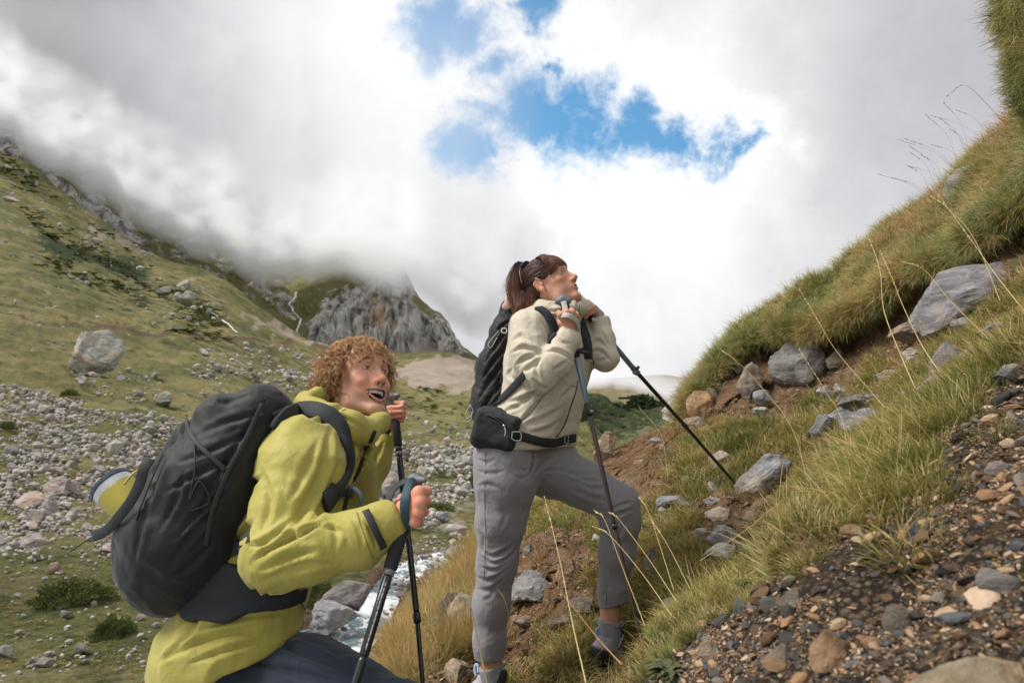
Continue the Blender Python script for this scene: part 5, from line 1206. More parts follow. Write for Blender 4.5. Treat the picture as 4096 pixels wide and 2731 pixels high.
stalk([(812, 500), (793, 430), (760, 385), (738, 362), (722, 350)], [2.3, 2.4, 2.5, 2.55, 2.6], 'long pale stalk arching in front of the earth bank', .0016)
stalk([(850, 470), (842, 420), (825, 390), (800, 350)], [2.1, 2.2, 2.3, 2.4], 'thin stalk before the rock heap')
stalk([(905, 430), (870, 390), (836, 350), (818, 320), (800, 290)], [1.9, 2.1, 2.3, 2.4, 2.5], 'long stalk crossing the large bedded rock')
stalk([(930, 420), (903, 360), (884, 310), (880, 270), (868, 235)], [1.8, 2.0, 2.2, 2.3, 2.4], 'tallest pale stalk reaching above the turf crest', .0022)
stalk([(960, 400), (925, 350), (905, 310), (893, 280), (880, 250)], [1.8, 2.0, 2.2, 2.3, 2.4], 'second tall pale stalk in front of the turf', .002)
stalk([(990, 340), (950, 300), (925, 270), (905, 262)], [2.0, 2.2, 2.3, 2.35], 'bent stalk before the long rock ledge')
stalk([(1000, 300), (975, 240), (950, 210), (930, 195)], [2.2, 2.4, 2.5, 2.6], 'pale stalk against the turf below the smooth rock')
stalk([(1040, 330), (1000, 280), (975, 245), (935, 190)], [1.9, 2.1, 2.2, 2.3], 'pale stalk leaning left from the right edge', .002)
stalk([(1010, 130), (985, 102), (965, 85), (948, 95)], [3.0, 3.0, 3.0, 3.0], 'dark arched stalk against the sky at the upper right', .0014, True, M_stalk2)
stalk([(700, 560), (745, 530), (790, 495), (860, 460)], [1.9, 1.95, 2.0, 2.05], 'straw stalk lying across the slope below the slab', .0014, False)
stalk([(668, 478), (663, 440), (655, 425), (640, 408)], [3.4, 3.5, 3.55, 3.6], 'fine stalk crossing the far pole above the mound', .0014)
# thin dark bents against the sky above the smooth rock
for k in range(16):
    x = random.uniform(925, 1000); y = 196-(x-925)*1.15; l = random.uniform(25, 60); a = random.uniform(.3, 1.1)
    stalk([(x, y), (x-l*.45*math.sin(a), y-l*.5*math.cos(a)), (x-l*math.sin(a)-6, y-l*math.cos(a)*.85)], [4.0, 3.95, 3.9], 'hair thin dark bent against the sky above the smooth rock', .0008, True, M_stalk2)

# ------------------------------------------------------------------ shrubs
def shrub_mesh(name, r, n=2600, L=.07, wd=.006, flat=.5):
    """dome of short twig sprays, unit radius"""
    Vs, Fs = [], []
    for k in range(n):
        d = r.normal(size=3); d /= np.linalg.norm(d); d[2] = abs(d[2]); rad = r.uniform(.45, 1)**.5*(1+.42*float(vnoise((d*2.6+5)[None])[0])); c = d*rad*np.array([1, 1, flat*1.3]); q = d+r.normal(size=3)*.6; q[2] += .5; q /= np.linalg.norm(q)
        s = np.cross(q, r.normal(size=3)); s /= np.linalg.norm(s); l = L*r.uniform(.6, 1.4); w_ = wd*r.uniform(.7, 1.4)
        Vs.append(np.array([c-s*w_, c+s*w_, c+s*w_*1.3+q*l*.6, c+q*l, c-s*w_*1.3+q*l*.6])); 
        Fs.append(np.array([[0, 1, 2, 4], [4, 2, 3, 3]])+5*k)
    V = np.concatenate(Vs); F = np.concatenate(Fs); me = bpy.data.meshes.new(name)
    me.from_pydata(V.tolist(), [], [f[:3] if f[2] == f[3] else f for f in F.tolist()]); me.update(); return me
def leaf_mat(name, a, b_):
    m = bpy.data.materials.new(name); m.use_nodes = True; g = NT(m.node_tree); n = g.noise(geo_co(g), 3, 8, .75); c = g.mix(g.ramp(n, .35, .65), a, b_)
    d = g.add('ShaderNodeBsdfDiffuse'); g.link(c, d.inputs[0]); o = g.add('ShaderNodeOutputMaterial'); g.link(d.outputs[0], o.inputs[0]); return m
M_jun = leaf_mat('juniper', (.06, .085, .03), (.17, .20, .065)); M_leaf = leaf_mat('shrub_leaf', (.07, .10, .03), (.17, .20, .07))
sr = np.random.default_rng(9); SH = [shrub_mesh('shrub', sr, 5200, .10, .011, .55) for _ in range(2)]
for me in SH: me.materials.append(M_jun)
for px, py, wp, hp, lab in [(72, 590, 62, 26, 'wide dark juniper bush on the lower left meadow'), (112, 626, 34, 22, 'smaller bright green juniper bush below the wide one'), (314, 590, 34, 26, 'dark juniper bush by the river behind the yellow jacket'),
   (440, 506, 30, 9, 'flat green juniper cushion on the far bank'), (473, 481, 12, 14, 'small dark bush touching the grey trousers'), (8, 425, 14, 9, 'small bush in the boulder field at the left edge'), (70, 392, 14, 8, 'small green bush at the top of the boulder field'),
   (130, 535, 22, 14, 'green bush between the rocks beside the backpack strap'), (160, 560, 16, 8, 'low bush under the backpack strap'), (322, 540, 16, 8, 'low green bush on the far river bank')]:
    X = VS.at(px, py+hp*.4)[0]; s = X[1]/FPX; o = bpy.data.objects.new('juniper_shrub', random.choice(SH)); C.objects.link(o); o.location = X-[0, 0, .05*hp*s]; o.scale = (wp*s/2, wp*s/2.2, hp*s*1.05); o.rotation_euler = (0, 0, random.uniform(0, 6)); tag(o, lab, 'shrub')
def far_shrubs(name, polys, wpx, hk, mat, label, sheet, seed, hmax=99):
    pts, rot, scl = [], [], []; r = np.random.default_rng(seed)
    for poly, n, dens in polys:
        for x, y in sample_field(poly, n, dens):
            X = sheet.at(x, y)[0]
            if np.isnan(X[0]): continue
            s = r.lognormal(math.log(wpx), .45)*X[1]/FPX; pts.append(X); rot.append((0, 0, r.uniform(-.2, .2))); scl.append((s/2, s/2.6, s*hk))
    me = shrub_mesh(name, r, 130, .5, .16, .5); me.materials.append(mat); return scatter(name, me, pts, rot, scl, label, 'shrubs')
M_fs = leaf_mat('far_shrub', (.11, .13, .045), (.20, .22, .085))
far_shrubs('shrubs', [([(30, 255), (70, 255), (210, 300), (235, 340), (190, 342), (120, 325), (60, 300)], 430, -.25), ([(20, 205), (100, 225), (150, 270), (60, 262)], 200, -.25), ([(0, 150), (50, 170), (60, 200), (0, 190)], 60, None), ([(190, 305), (235, 318), (240, 340), (210, 335)], 40, None)], 4.6, .12, M_fs, 'dark low shrubs streaking the grassy flank', VS, 31)
far_shrubs('shrubs', [([(385, 372), (478, 395), (560, 420), (520, 445), (430, 420), (385, 395)], 260, None), ([(300, 350), (350, 365), (350, 400), (300, 380)], 60, .1)], 3.4, .24, M_fs, 'small bushes dotted over the slope below the scree fan', VS, 32)
M_fartree = leaf_mat('hill_tree', (.045, .065, .035), (.09, .12, .055))
FH = Sheet({470: [(500, 300), (440, 420), (380, 560)], 540: [(500, 300), (440, 400), (386, 540)], 575: [(500, 280), (440, 390), (392, 520)], 610: [(500, 270), (445, 380), (394, 520)], 650: [(500, 270), (450, 380), (400, 510)], 690: [(500, 270), (450, 380), (408, 500)], 780: [(500, 260), (460, 360), (420, 480)]}, 10)
far_shrubs('shrubs', [([(565, 400), (640, 398), (690, 412), (690, 445), (600, 450), (570, 430)], 170, -.3)], 4.6, .45, M_fartree, 'dark bushes and small trees dotted over the far hillside', FH, 41)
def leafy_plant(px, py, wp, hp, label, col):
    r = np.random.default_rng(int(px)); X = NS.at(px, py)[0]; s = X[1]/FPX; Vs, Fs = [], []; n = 150; u = np.linspace(0, 1, 6)
    for k in range(n):
        a = r.uniform(0, 6.283); L = wp*s*r.uniform(.22, .5); W = L*r.uniform(.11, .19); lift = r.uniform(.2, 1.1); c = np.array([r.normal(0, .10)*wp*s, r.normal(0, .10)*wp*s, 0]); d = np.array([math.cos(a), math.sin(a), 0]); q = np.array([-math.sin(a), math.cos(a), 0])
        mid = c+np.outer(u*L, d)+np.outer(lift*L*(u-.75*u*u)*1.2, [0, 0, 1]); wd = W*np.sin(np.pi*np.clip(u*.93+.04, 0, 1))**.8
        V = np.stack([mid-np.outer(wd, q)+np.outer(wd, [0, 0, .35]), mid, mid+np.outer(wd, q)+np.outer(wd, [0, 0, .35])], 1).reshape(-1, 3); i = np.arange(5)*3
        F = np.concatenate([np.stack([i, i+1, i+4, i+3], 1), np.stack([i+1, i+2, i+5, i+4], 1)])+len(V)*k; Vs.append(V); Fs.append(F)
    V = np.concatenate(Vs)+X; o = link_mesh('leafy_plant', mesh_np('leafy_plant', V, np.concatenate(Fs)), col); tag(o, label, 'plant')
M_lf = leaf_mat('broad_leaf', (.075, .085, .04), (.14, .145, .08)); M_lf2 = leaf_mat('clover_leaf', (.045, .075, .022), (.11, .14, .045))
leafy_plant(672, 676, 52, 24, 'grey green leafy plant at the bottom edge of the gravel', M_lf); leafy_plant(572, 520, 22, 10, 'low leafy plant in the grass between the two legs', M_lf2); leafy_plant(590, 516, 18, 9, 'small leafy plant behind the knee of the raised leg', M_lf2)
leafy_plant(745, 585, 26, 14, 'dark leafy weed at the upper rim of the gravel', M_lf2); leafy_plant(765, 480, 22, 10, 'leafy weed under the tilted slab', M_lf2); leafy_plant(700, 470, 20, 10, 'leafy weed left of the far pole', M_lf2); leafy_plant(668, 525, 24, 10, 'leafy weed in the grass right of the raised knee', M_lf2)
leafy_plant(860, 460, 36, 18, 'leafy weed in the tussock above the gravel', M_lf2); leafy_plant(930, 400, 30, 14, 'leafy weed on the slope near the smooth grey rock', M_lf2)

def meadow_tufts():
    me = blades('grass', 40, .5, (.25, .6), .05, .7, .9, gr); me.materials.append(Mg); pts, rot, scl = [], [], []
    r = np.random.default_rng(77); x = r.uniform(-20, 600, 9000); y = 425+(r.random(9000)**1.0)*262
    q = fbm(np.stack([x/30, y/12, x*0], -1), 3); X = VS.at(x, y); ok = ~np.isnan(X[:, 0]) & (q > r.uniform(-.9, .5, 9000)) & (river_d(x, y) > 1.25); X = X[ok]
    s = X[:, 1]/FPX*r.uniform(2.2, 5.5, len(X)); rot = np.stack([r.uniform(-.2, .2, len(X)), r.uniform(-.2, .2, len(X)), r.uniform(0, 6.3, len(X))], 1)
    scatter('grass', me, X, rot, np.stack([s*1.5, s*1.5, s*.8], 1), 'tufty grass of the valley meadow', 'grass')
meadow_tufts()

# overhanging turf in the upper right corner, and the smooth boulder on the crest
def corner_turf():
    f = Field(); f.ell(P(1062, 10, 3.15), (.26, .22, .34), k=.1); f.ell(P(1075, 75, 3.2), (.25, .22, .25), k=.1); f.ell(P(1100, 130, 3.4), (.3, .3, .3), k=.1)
    V, F = sculpt(f, .035, 1); N = vnormals(V, F); V = V+N*(.035*fbm(V/.16, 4))[:, None]
    o = obj_from('turf_overhang', V, F, near_ground_mat(), None, {'dirt': np.full(len(V), .45), 'gravel': np.zeros(len(V))}); tag(o, 'shaggy turf overhanging the crest in the upper right corner', 'turf', kind='structure')
    px, py = unP(V); k = np.nonzero((px < 1110) & (N[:, 1] < .5))[0]; k = rng.choice(k, 1500); rot = []
    for i in k: rot.append(align_euler(Vector(N[i])*.9+Vector((-.1, -.2, -.1)), random.uniform(0, 6.3), .3)[:])
    me = blades('grass', 40, .04, (.05, .13), .0026, .6, 1.6, gr); me.materials.append(Mg); s = rng.uniform(.7, 1.3, 1500); scatter('grass', me, V[k], rot, s, 'turf blades in the upper right corner', 'grass')
corner_turf()
rock(ROCK4[1], P(1000, 188, 4.0), .72, .34, (.27, .25, .23), 'smooth grey boulder face on the crest below the corner turf', 'boulder', tilt=-.86, yaw=0, sink=.35, name='boulder', dep=.5)
rock(ROCK4[2], P(825, 290, 5.2), .26, .14, (.24, .24, .25), 'dark grey rock peeping over the turf crest', 'rock', tilt=-.3, yaw=0, sink=.2)
# ------------------------------------------------------------------ the man
def frame_axes(Rl): return np.array(Rl, float)
O_MAN = dict(fem=False, smile=True, drop=.014, open=.0049, mouth=dict(c=(0, .090, -.0800), r=(.0335, .038, .0150), bend=10.5, w=.0365, yu=.0990, yl=.0935, yc=.0740, zu=-.0655, zl=-.0965, zc=-.0640, pu=2.0, pl=2.1, ru=.0028, rl=.0036))
M_skin_man = skin_mat('skin_man', (.63, .365, .245), (.52, .21, .17))
def build_head(o, Rm, Cc, s, skin, gaze, iris, name_prefix, hres=.0052):
    f = head_field(o); o['field'] = f; V, F = sculpt(f, hres, 2, lo=(-.10, -.12, -.185), hi=(.10, .135, .135), it=2)
    V = V+0
    at = head_colours(V, o); W = Cc+(V*s)@Rm.T
    return f, V, F, W, at
def eyes_mesh(o, Rm, Cc, s, gaze, iris, parent):
    M = eye_mat(iris)
    for sgn in (1, -1):
        c = np.array([sgn*.032, .0705, 0]); W, F, ang = eye_ball(c, .0124, gaze, iris, None, None, Rm, s)
        Fq = np.c_[F, F[:, 2]]; me = bpy.data.meshes.new('eye'); me.from_pydata((Cc+W).tolist(), [], F.tolist()); me.polygons.foreach_set('use_smooth', np.ones(len(F), bool))
        a = me.attributes.new('ang', 'FLOAT', 'POINT'); a.data.foreach_set('value', ang.astype(np.float32)); link_mesh('eye', me, M, parent)
M_tooth = simple_mat('tooth', (.86, .80, .71), .25, nscale=300, namp=.05, bumpd=0)
def teeth_mesh(Rm, Cc, s, parent, z0=-.0655, z1=-.0755, yf=.0925, n=10, w_=.023):
    parts = []
    for k in range(n):
        a = (k+.5)/n*2-1; x = w_*a; y = yf-.020*a*a-.002; zz = z1+.0012*abs(a)*2+(.0005 if k % 2 else 0); hw = w_/n*.93
        sx = np.array([1, -.040*a/w_*.0, 0]); tx = np.array([1, -.04*a*1.0/1.0*.9, 0]); tx /= np.linalg.norm(tx); ny = np.array([tx[1]*-1, tx[0], 0])
        prof = [(-1, z0), (-1, zz+.002), (-.7, zz), (.7, zz), (1, zz+.002), (1, z0)]; c = np.array([x, y, 0])
        fr = np.array([c+tx*hw*a_+ny*(.0012 if abs(a_) < .9 else 0)+[0, 0, z] for a_, z in prof]); bk = fr-ny*.006
        V = np.concatenate([fr, bk]); F = [[0, 1, 4, 5], [1, 2, 3, 4], [11, 10, 7, 6], [10, 9, 8, 7]]+[[i, (i+1) % 6, (i+1) % 6+6, i+6] for i in range(6)]
        parts.append((V, np.array(F)))
    V, F = join_np(parts); obj_from('teeth', Cc+(V*s)@Rm.T, F, M_tooth, parent, smooth=False)
# body root: one mesh holding head, neck, torso, arms and hands
MAN_R = np.array([[-0.6566327188399351, 0.7458329738783106, -0.11210105987244047], [-0.7409855749441452, -0.6102408872717634, 0.28026137305429083], [0.14061952308758618, 0.26709405567593725, 0.9533556079182443]])
MAN_S = .965; MAN_C = P(357.9, 378.0, 1.93)
fh, HV, HF, HW, HAT = build_head(O_MAN, MAN_R, MAN_C, MAN_S, None, None, None, 'man')
def hand(f, wrist, mcps, pips, dips, tips, thumb, s=1.0, rw=.021):
    """fingers from joint positions; every finger its own chain"""
    for i in range(4):
        r0 = (.0125, .0125, .0118, .0105)[i]*s; f.rc(wrist, mcps[i], rw*.8, r0*1.08, k=.012)
    f.rc(mcps[0], mcps[3], .0115*s, .0105*s, k=.008)
    for i in range(4):
        r0 = (.0100, .0100, .0094, .0084)[i]*s
        f.chain([(mcps[i], r0*1.12), (pips[i], r0*1.04), (dips[i], r0*.92), (tips[i], r0*.82)], k=.0022, k0=.006)
    f.chain([(wrist, .016*s), (thumb[0], .0150*s), (thumb[1], .0118*s), (thumb[2], .0100*s)], k=.005, k0=.012)
    return f
def PW(*a): return P(*a)
f = Field(); FN = Field()
hand(FN, P(397, 513, 1.525), [P(419, 492, 1.470), P(420.5, 501.5, 1.462), P(419, 511.5, 1.465), P(415.5, 521, 1.475)],
     [P(427, 490.5, 1.492), P(426, 500.5, 1.490), P(424, 511, 1.495), P(419.5, 521, 1.500)], [P(425, 492, 1.540), P(424, 502, 1.540), P(421, 512, 1.545), P(416, 521.5, 1.545)],
     [P(415, 494, 1.565), P(414, 504, 1.565), P(411, 513.5, 1.565), P(407, 522, 1.565)], [P(404, 500, 1.545), P(412, 489.5, 1.560), P(421, 489, 1.575)], 1.02)
FN.rc(P(398, 514, 1.525), P(380, 527, 1.50), .027, .031, k=.012)
nV, nF = sculpt(FN, .0045, 1)
FF = Field()
hand(FF, P(387.5, 420, 2.18), [P(387, 408.5, 2.145), P(386.5, 412.5, 2.145), P(387, 416.5, 2.15), P(388, 420.2, 2.16)], [P(391, 408, 2.106), P(391, 412.3, 2.102), P(391, 416.5, 2.104), P(391.5, 420.3, 2.11)],
     [P(401, 407, 2.100), P(401.5, 411.5, 2.098), P(401, 415.6, 2.100), P(400, 419.4, 2.106)], [P(404, 407.8, 2.125), P(404, 412, 2.122), P(403.5, 416, 2.125), P(402.5, 420, 2.128)], [P(388.5, 404.5, 2.16), P(395, 402.5, 2.125), P(403, 403, 2.115)], .98)
FF.rc(P(388, 420, 2.18), P(383, 438, 2.20), .026, .029, k=.014)
oV, oF = sculpt(FF, .0045, 1)
def nailmask(V, c, r): return np.exp(-(np.linalg.norm(V-c, axis=1)/r)**4)
FB = Field()      # torso, upper arms, thighs under the clothes
FB.chain([(P(347, 425, 1.90), .056), (P(325, 455, 1.86), .085), (P(285, 525, 1.80), .11), (P(232, 640, 1.76), .12)], k=.04)
FB.chain([(P(303, 458, 1.66), .05), (P(277, 552, 1.49), .042), (P(322, 547, 1.48), .040), (P(392, 518, 1.515), .03)], k=.03)
FB.chain([(P(350, 455, 1.98), .05), (P(356, 492, 2.12), .042), (P(385, 432, 2.19), .03)], k=.03)
FB.chain([(P(235, 680, 1.68), .09), (P(400, 732, 1.5), .06), (P(402, 960, 1.52), .042)], k=.03)
FB.chain([(P(225, 680, 1.84), .09), (P(250, 900, 1.78), .06), (P(130, 1050, 1.70), .042)], k=.03)
bV, bF = sculpt(FB, .016, 0)
z = lambda V: {'lip': np.zeros(len(V)), 'mouth': np.zeros(len(V)), 'red': np.full(len(V), .35), 'stub': np.zeros(len(V)), 'nail': np.zeros(len(V))}
def merge(parts):
    V, F = join_np([(a, b) for a, b, c in parts]); at = {k: np.concatenate([c[k] for a, b, c in parts]) for k in parts[0][2]}; return V, F, at
az_, of = z(nV), z(oV); of['nail'] = nailmask(oV, P(402, 402.5, 2.105), .0075); of['red'] = of['red']+.5; az_['red'] += .45*sstep(1.50, 1.47, nV[:, 1])
V, F, at = merge([(HW, HF, HAT), (nV, nF, az_), (oV, oF, of), (bV, bF, z(bV))])
man = link_mesh('person', mesh_np('person', V, F, True, at), M_skin_man)
tag(man, 'laughing man with curly hair in a yellow green jacket, leaning forward with two poles', 'person', 'two hikers')
eyes_mesh(O_MAN, MAN_R, MAN_C, MAN_S, (-.14, .95, .16), (.10, .16, .18), man)
teeth_mesh(MAN_R, MAN_C, MAN_S, man, z0=-.063, z1=-.0762, yf=.0945, n=10, w_=.0285)
lash(O_MAN, MAN_R, MAN_C, MAN_S, simple_mat('lash_brown', (.06, .03, .02), .7, bumpd=0), man)
hr = np.random.default_rng(3)
M_brow_m = simple_mat('brow_brown', (.16, .085, .045), .6, bumpd=0)
for s in (1, -1):
    pth = brow_hairs(s, 230, O_MAN, hr); V_, F_ = strands(MAN_C+(pth*MAN_S)@MAN_R.T, np.full(pth.shape[:2], .00042)); obj_from('eyebrow', V_, F_, M_brow_m, man)
# curly hair
def curls(n, r):
    th = r.uniform(0, 2*np.pi, n*3); cz = r.uniform(-.75, 1, n*3); sz = np.sqrt(1-cz*cz); d = np.stack([sz*np.sin(th), sz*np.cos(th), cz], 1)   # y = front
    p = np.array([0, -.012, .026])+d*np.array([.076, .096, .080])
    hair = (p[:, 2] > .072-.0*p[:, 1])*1.0
    fr = p[:, 1]; line = np.interp(fr, [-.12, -.035, -.03, -.012, .018, .03, .05, .07], [-.060, -.055, -.012, -.022, -.022, .012, .040, .050])
    k = p[:, 2] > line+r.normal(0, .004, len(p)); p, d = p[k][:n], d[k][:n]; n = len(p)
    L = r.uniform(.034, .066, n)*np.where(p[:, 2] > .06, .62, 1.0); m = 22; t = np.linspace(0, 1, m)
    N = d/np.array([.076, .096, .080]); N /= np.linalg.norm(N, axis=1)[:, None]
    side = r.normal(size=(n, 3)); side -= (side*N).sum(1)[:, None]*N; side /= np.linalg.norm(side, axis=1)[:, None]
    fall = np.array([0, -.15, -1.0]); dirv = N*.62+side*.55+fall*(.30+.35*(p[:, 2] < .06))[:, None]
    dirv[:, 1] += .55*(p[:, 1] > .045)*(p[:, 2] > .035)          # fringe forwards
    dirv /= np.linalg.norm(dirv, axis=1)[:, None]
    ax = p[:, None]+N[:, None]*(.012*np.sin(np.pi*np.clip(t*1.2, 0, 1)))[None, :, None]+dirv[:, None]*(L[:, None]*t)[..., None]+fall*(.012*t**2)[None, :, None]
    u = np.cross(dirv, [0.3, .2, 1]); u /= np.linalg.norm(u, axis=1)[:, None]; v = np.cross(dirv, u); hrd = r.uniform(.0050, .0105, n)[:, None]*np.minimum(t*3, 1)[None]; ph = r.uniform(0, 6.3, n)[:, None]+r.choice([-1, 1], n)[:, None]*t[None]*2*np.pi*r.uniform(.8, 1.6, n)[:, None]
    X = ax+hrd[..., None]*(np.cos(ph)[..., None]*u[:, None]+np.sin(ph)[..., None]*v[:, None])
    # keep out of the face
    X = X+0; out = X-np.array([0, -.012, .026]); q = np.linalg.norm(out/np.array([.079, .099, .083]), axis=2); X = np.where((q < 1)[..., None], np.array([0, -.012, .026])+out/np.maximum(q, .2)[..., None], X)
    # strands: three per lock
    P3, R3, T3 = [], [], []
    for j in range(5):
        off = r.normal(0, .0022, (n, 1, 3)); P3.append(X+off*np.linspace(.3, 1.3, m)[None, :, None]); R3.append(np.repeat((.00055*(1-.5*t))[None], n, 0)); T3.append(np.clip(.45+.55*(p[:, 2:3]/.12)*.6+r.normal(0, .17, (n, 1))+.28*(t[None]-.5), 0, 1))
    return np.concatenate(P3), np.concatenate(R3), np.concatenate(T3)
X, rd_, tn = curls(1250, hr)
V_, F_ = strands(MAN_C+(X*MAN_S)@MAN_R.T, rd_); obj_from('hair', V_, F_, hair_mat('curly_hair', (.075, .036, .015), (.42, .225, .095), (.82, .54, .28)), man, {'tone': np.repeat(tn.reshape(-1), 3)})
# dense base of the hair
fs = Field(); fs.ell((0, -.018, .032), (.083, .101, .082)); fs.ell((0, -.045, -.02), (.072, .062, .05), k=.03); fs.ell((0, .085, -.045), (.075, .070, .098), k=.008, op='-'); fs.ell((.09, .03, -.04), (.045, .05, .055), k=.01, op='-'); fs.ell((-.09, .03, -.04), (.045, .05, .055), k=.01, op='-')
V_, F_ = sculpt(fs, .007, 0); V_ = V_+vnormals(V_, F_)*(.004*fbm(V_/.012, 2))[:, None]; obj_from('hair', MAN_C+(V_*MAN_S)@MAN_R.T, F_, simple_mat('hair_base', (.10, .052, .024), .8, nscale=260, namp=.5, bumpd=.004), man)

# jacket
def cloth_mat(name, col, rough=.62, weave=900, wr=.012):
    m, g, b = new_mat(name); co = geo_co(g); n = g.noise(co, 14, 6, .6); n2 = g.noise(co, 340, 3, .6)
    c = g.mix(n, tuple(x*.90 for x in col), tuple(min(1, x*1.07) for x in col)); c = g.mix(g.math('MULTIPLY', n2, .25), c, tuple(x*.78 for x in col))
    g.link(c, b.inputs['Base Color']); b.inputs['Roughness'].default_value = rough; b.inputs['Specular IOR Level'].default_value = .35; b.inputs['Sheen Weight'].default_value = .12
    w_ = g.noise(g.scale(co, (1, 1, .55)), 17, 4, .55, .8); bump(g, b, g.math('ADD', w_, g.math('MULTIPLY', n2, .05)), .55, wr); return m
M_yel = cloth_mat('jacket_yellow', (.385, .34, .07)); M_navy = cloth_mat('trousers_navy', (.022, .032, .052), .8); M_blk = cloth_mat('pack_black', (.006, .0072, .0072), .66, wr=.004)
M_web = simple_mat('black_webbing', (.012, .014, .016), .7, nscale=600, namp=.3, bumpd=.0006); M_pad = simple_mat('black_padding', (.018, .021, .023), .8, nscale=900, namp=.3, bumpd=.0008)
M_plast = simple_mat('black_plastic', (.02, .02, .022), .35, bumpd=0); M_seam = simple_mat('dark_seam', (.13, .115, .03), .7, bumpd=0)
J = Field(); DY = .15
for dy in (0, DY):
    J.chain([(P(318, 455, 1.74+dy), .098), (P(280, 528, 1.70+dy), .130), (P(247, 600, 1.67+dy), .120), (P(226, 655, 1.64+dy), .158)], k=.05)
J.chain([(P(303, 456, 1.63), .092), (P(300, 468, 1.60), .090), (P(288, 508, 1.54), .076), (P(277, 555, 1.485), .068), (P(314, 549, 1.475), .060), (P(358, 539, 1.49), .055), (P(378, 528, 1.50), .047), (P(400, 517, 1.52), .042)], k=.022, k0=.05)
J.chain([(P(345, 455, 1.96), .085), (P(356, 492, 2.10), .060), (P(372, 462, 2.16), .050), (P(386, 432, 2.19), .042)], k=.03, k0=.05)
# hood and collar standing round the neck
ring = [(307, 403, 1.88), (313, 413, 1.78), (330, 421, 1.72), (350, 427, 1.715), (368, 430, 1.76), (380, 423, 1.84), (376, 412, 1.96), (352, 400, 2.02), (322, 396, 1.98)]
rads = [.030, .034, .036, .034, .030, .024, .028, .030, .030]
for i in range(9): J.rc(P(*ring[i]), P(*ring[(i+1) % 9]), rads[i], rads[(i+1) % 9], k=.018)
J.chain([(P(309, 398, 1.86), .016), (P(318, 392, 1.80), .014)], k=.012)
J.rc(P(338, 436, 1.86), P(356, 416, 1.88), .085, .045, k=.03)
J.ell(P(357, 400, 1.88), (.066, .066, .06), k=.012, op='-')     # room for the neck and jaw
J.fn(lambda p: fh((p-MAN_C)@MAN_R/MAN_S)*MAN_S-.003, .006, '-')
c0, c1 = P(160, 681, 1.70), P(303, 631, 1.70); ax = c1-c0; nrm_ = np.cross(ax, [0, 1, 0]); nrm_ *= -np.sign(nrm_[2]); J.plane(c0, nrm_, .01)
w0, w1 = P(390.5, 502, 1.5), P(406, 535, 1.5); cdir = P(406, 513, 1.52)-P(385, 523, 1.505); J.fn(lambda p: np.maximum(-(p-(w0+w1)/2)@(cdir/np.linalg.norm(cdir)), np.linalg.norm(p-(w0+w1)/2, axis=1)-.075), .003, '-')
wf = P(388.5, 429, 2.19); cdf = P(389, 421, 2.18)-P(380, 445, 2.2); J.fn(lambda p: np.maximum(-(p-wf)@(cdf/np.linalg.norm(cdf)), np.linalg.norm(p-wf, axis=1)-.07), .003, '-')
V_, F_ = sculpt(J, .011, 1); N_ = vnormals(V_, F_)
V_ = V_+N_*(.0022*fbm(V_/.05, 3)+.0055*(1-np.abs(fbm(V_*np.array([1, .5, 1])/.085+3, 2))*1.6))[:, None]
for pts, a, w_ in [
  ([(330, 430), (322, 470), (300, 515), (285, 545)], .008, 5), ([(262, 470), (270, 500), (262, 530)], .006, 4), ([(318, 440), (306, 470), (290, 500)], .005, 4.5), ([(340, 460), (325, 500), (312, 522)], .006, 3.5),
  ([(252, 560), (275, 545), (300, 533), (322, 522)], .010, 3.0), ([(258, 570), (290, 556), (318, 548)], .007, 3.5), ([(249, 545), (268, 540), (290, 520)], .007, 3.0), ([(262, 580), (300, 566), (330, 563)], .005, 3.5),
  ([(330, 520), (336, 535), (334, 552)], .004, 3), ([(352, 516), (360, 532), (362, 550)], .005, 2.6), ([(318, 526), (340, 530), (350, 545)], .004, 3), ([(365, 520), (374, 538), (376, 552)], .006, 2.2),
  ([(216, 530), (232, 500), (250, 470)], .007, 5), ([(222, 545), (240, 535), (252, 520)], .009, 3.5), ([(232, 490), (248, 485), (262, 475)], .006, 3), ([(214, 540), (228, 525), (240, 522)], .006, 3),
  ([(252, 585), (262, 600), (268, 590)], .006, 3), ([(180, 640), (230, 618), (290, 612)], .006, 3.5), ([(160, 660), (200, 640), (260, 625)], .007, 4), ([(190, 662), (225, 650), (265, 638)], .006, 3), ([(200, 605), (190, 630), (165, 655)], .006, 3.5),
  ([(300, 410), (320, 420), (345, 418), (362, 428)], .006, 2.2), ([(312, 402), (330, 410), (345, 405)], .006, 2.4), ([(356, 440), (350, 455), (352, 470)], .006, 3), ([(363, 444), (360, 460), (352, 480)], .006, 2.6), ([(368, 470), (376, 458), (384, 440)], .005, 2.2), ([(362, 460), (372, 455), (380, 446)], .004, 2)]:
    V_ = crease(V_, N_, pts, a, w_)
jac = obj_from('jacket', V_, F_, M_yel, man, None); jac['label'] = 'yellow green rain jacket with black wrist tab'
strap_on('seam', J, [(303, 413), (330, 418), (345, 411), (358, 409)], .0016, .001, M_seam, jac, .006); strap_on('seam', J, [(302, 628), (304, 610), (296, 597)], .003, .002, M_plast, jac, .003)
strap_on('cuff_tab', J, [(366.5, 513), (372, 524), (382, 545)], .015, .003, M_web, jac, .009)
strap_on('seam', J, [(357, 513), (362, 530), (372, 557)], .0014, .001, M_seam, jac, .006)
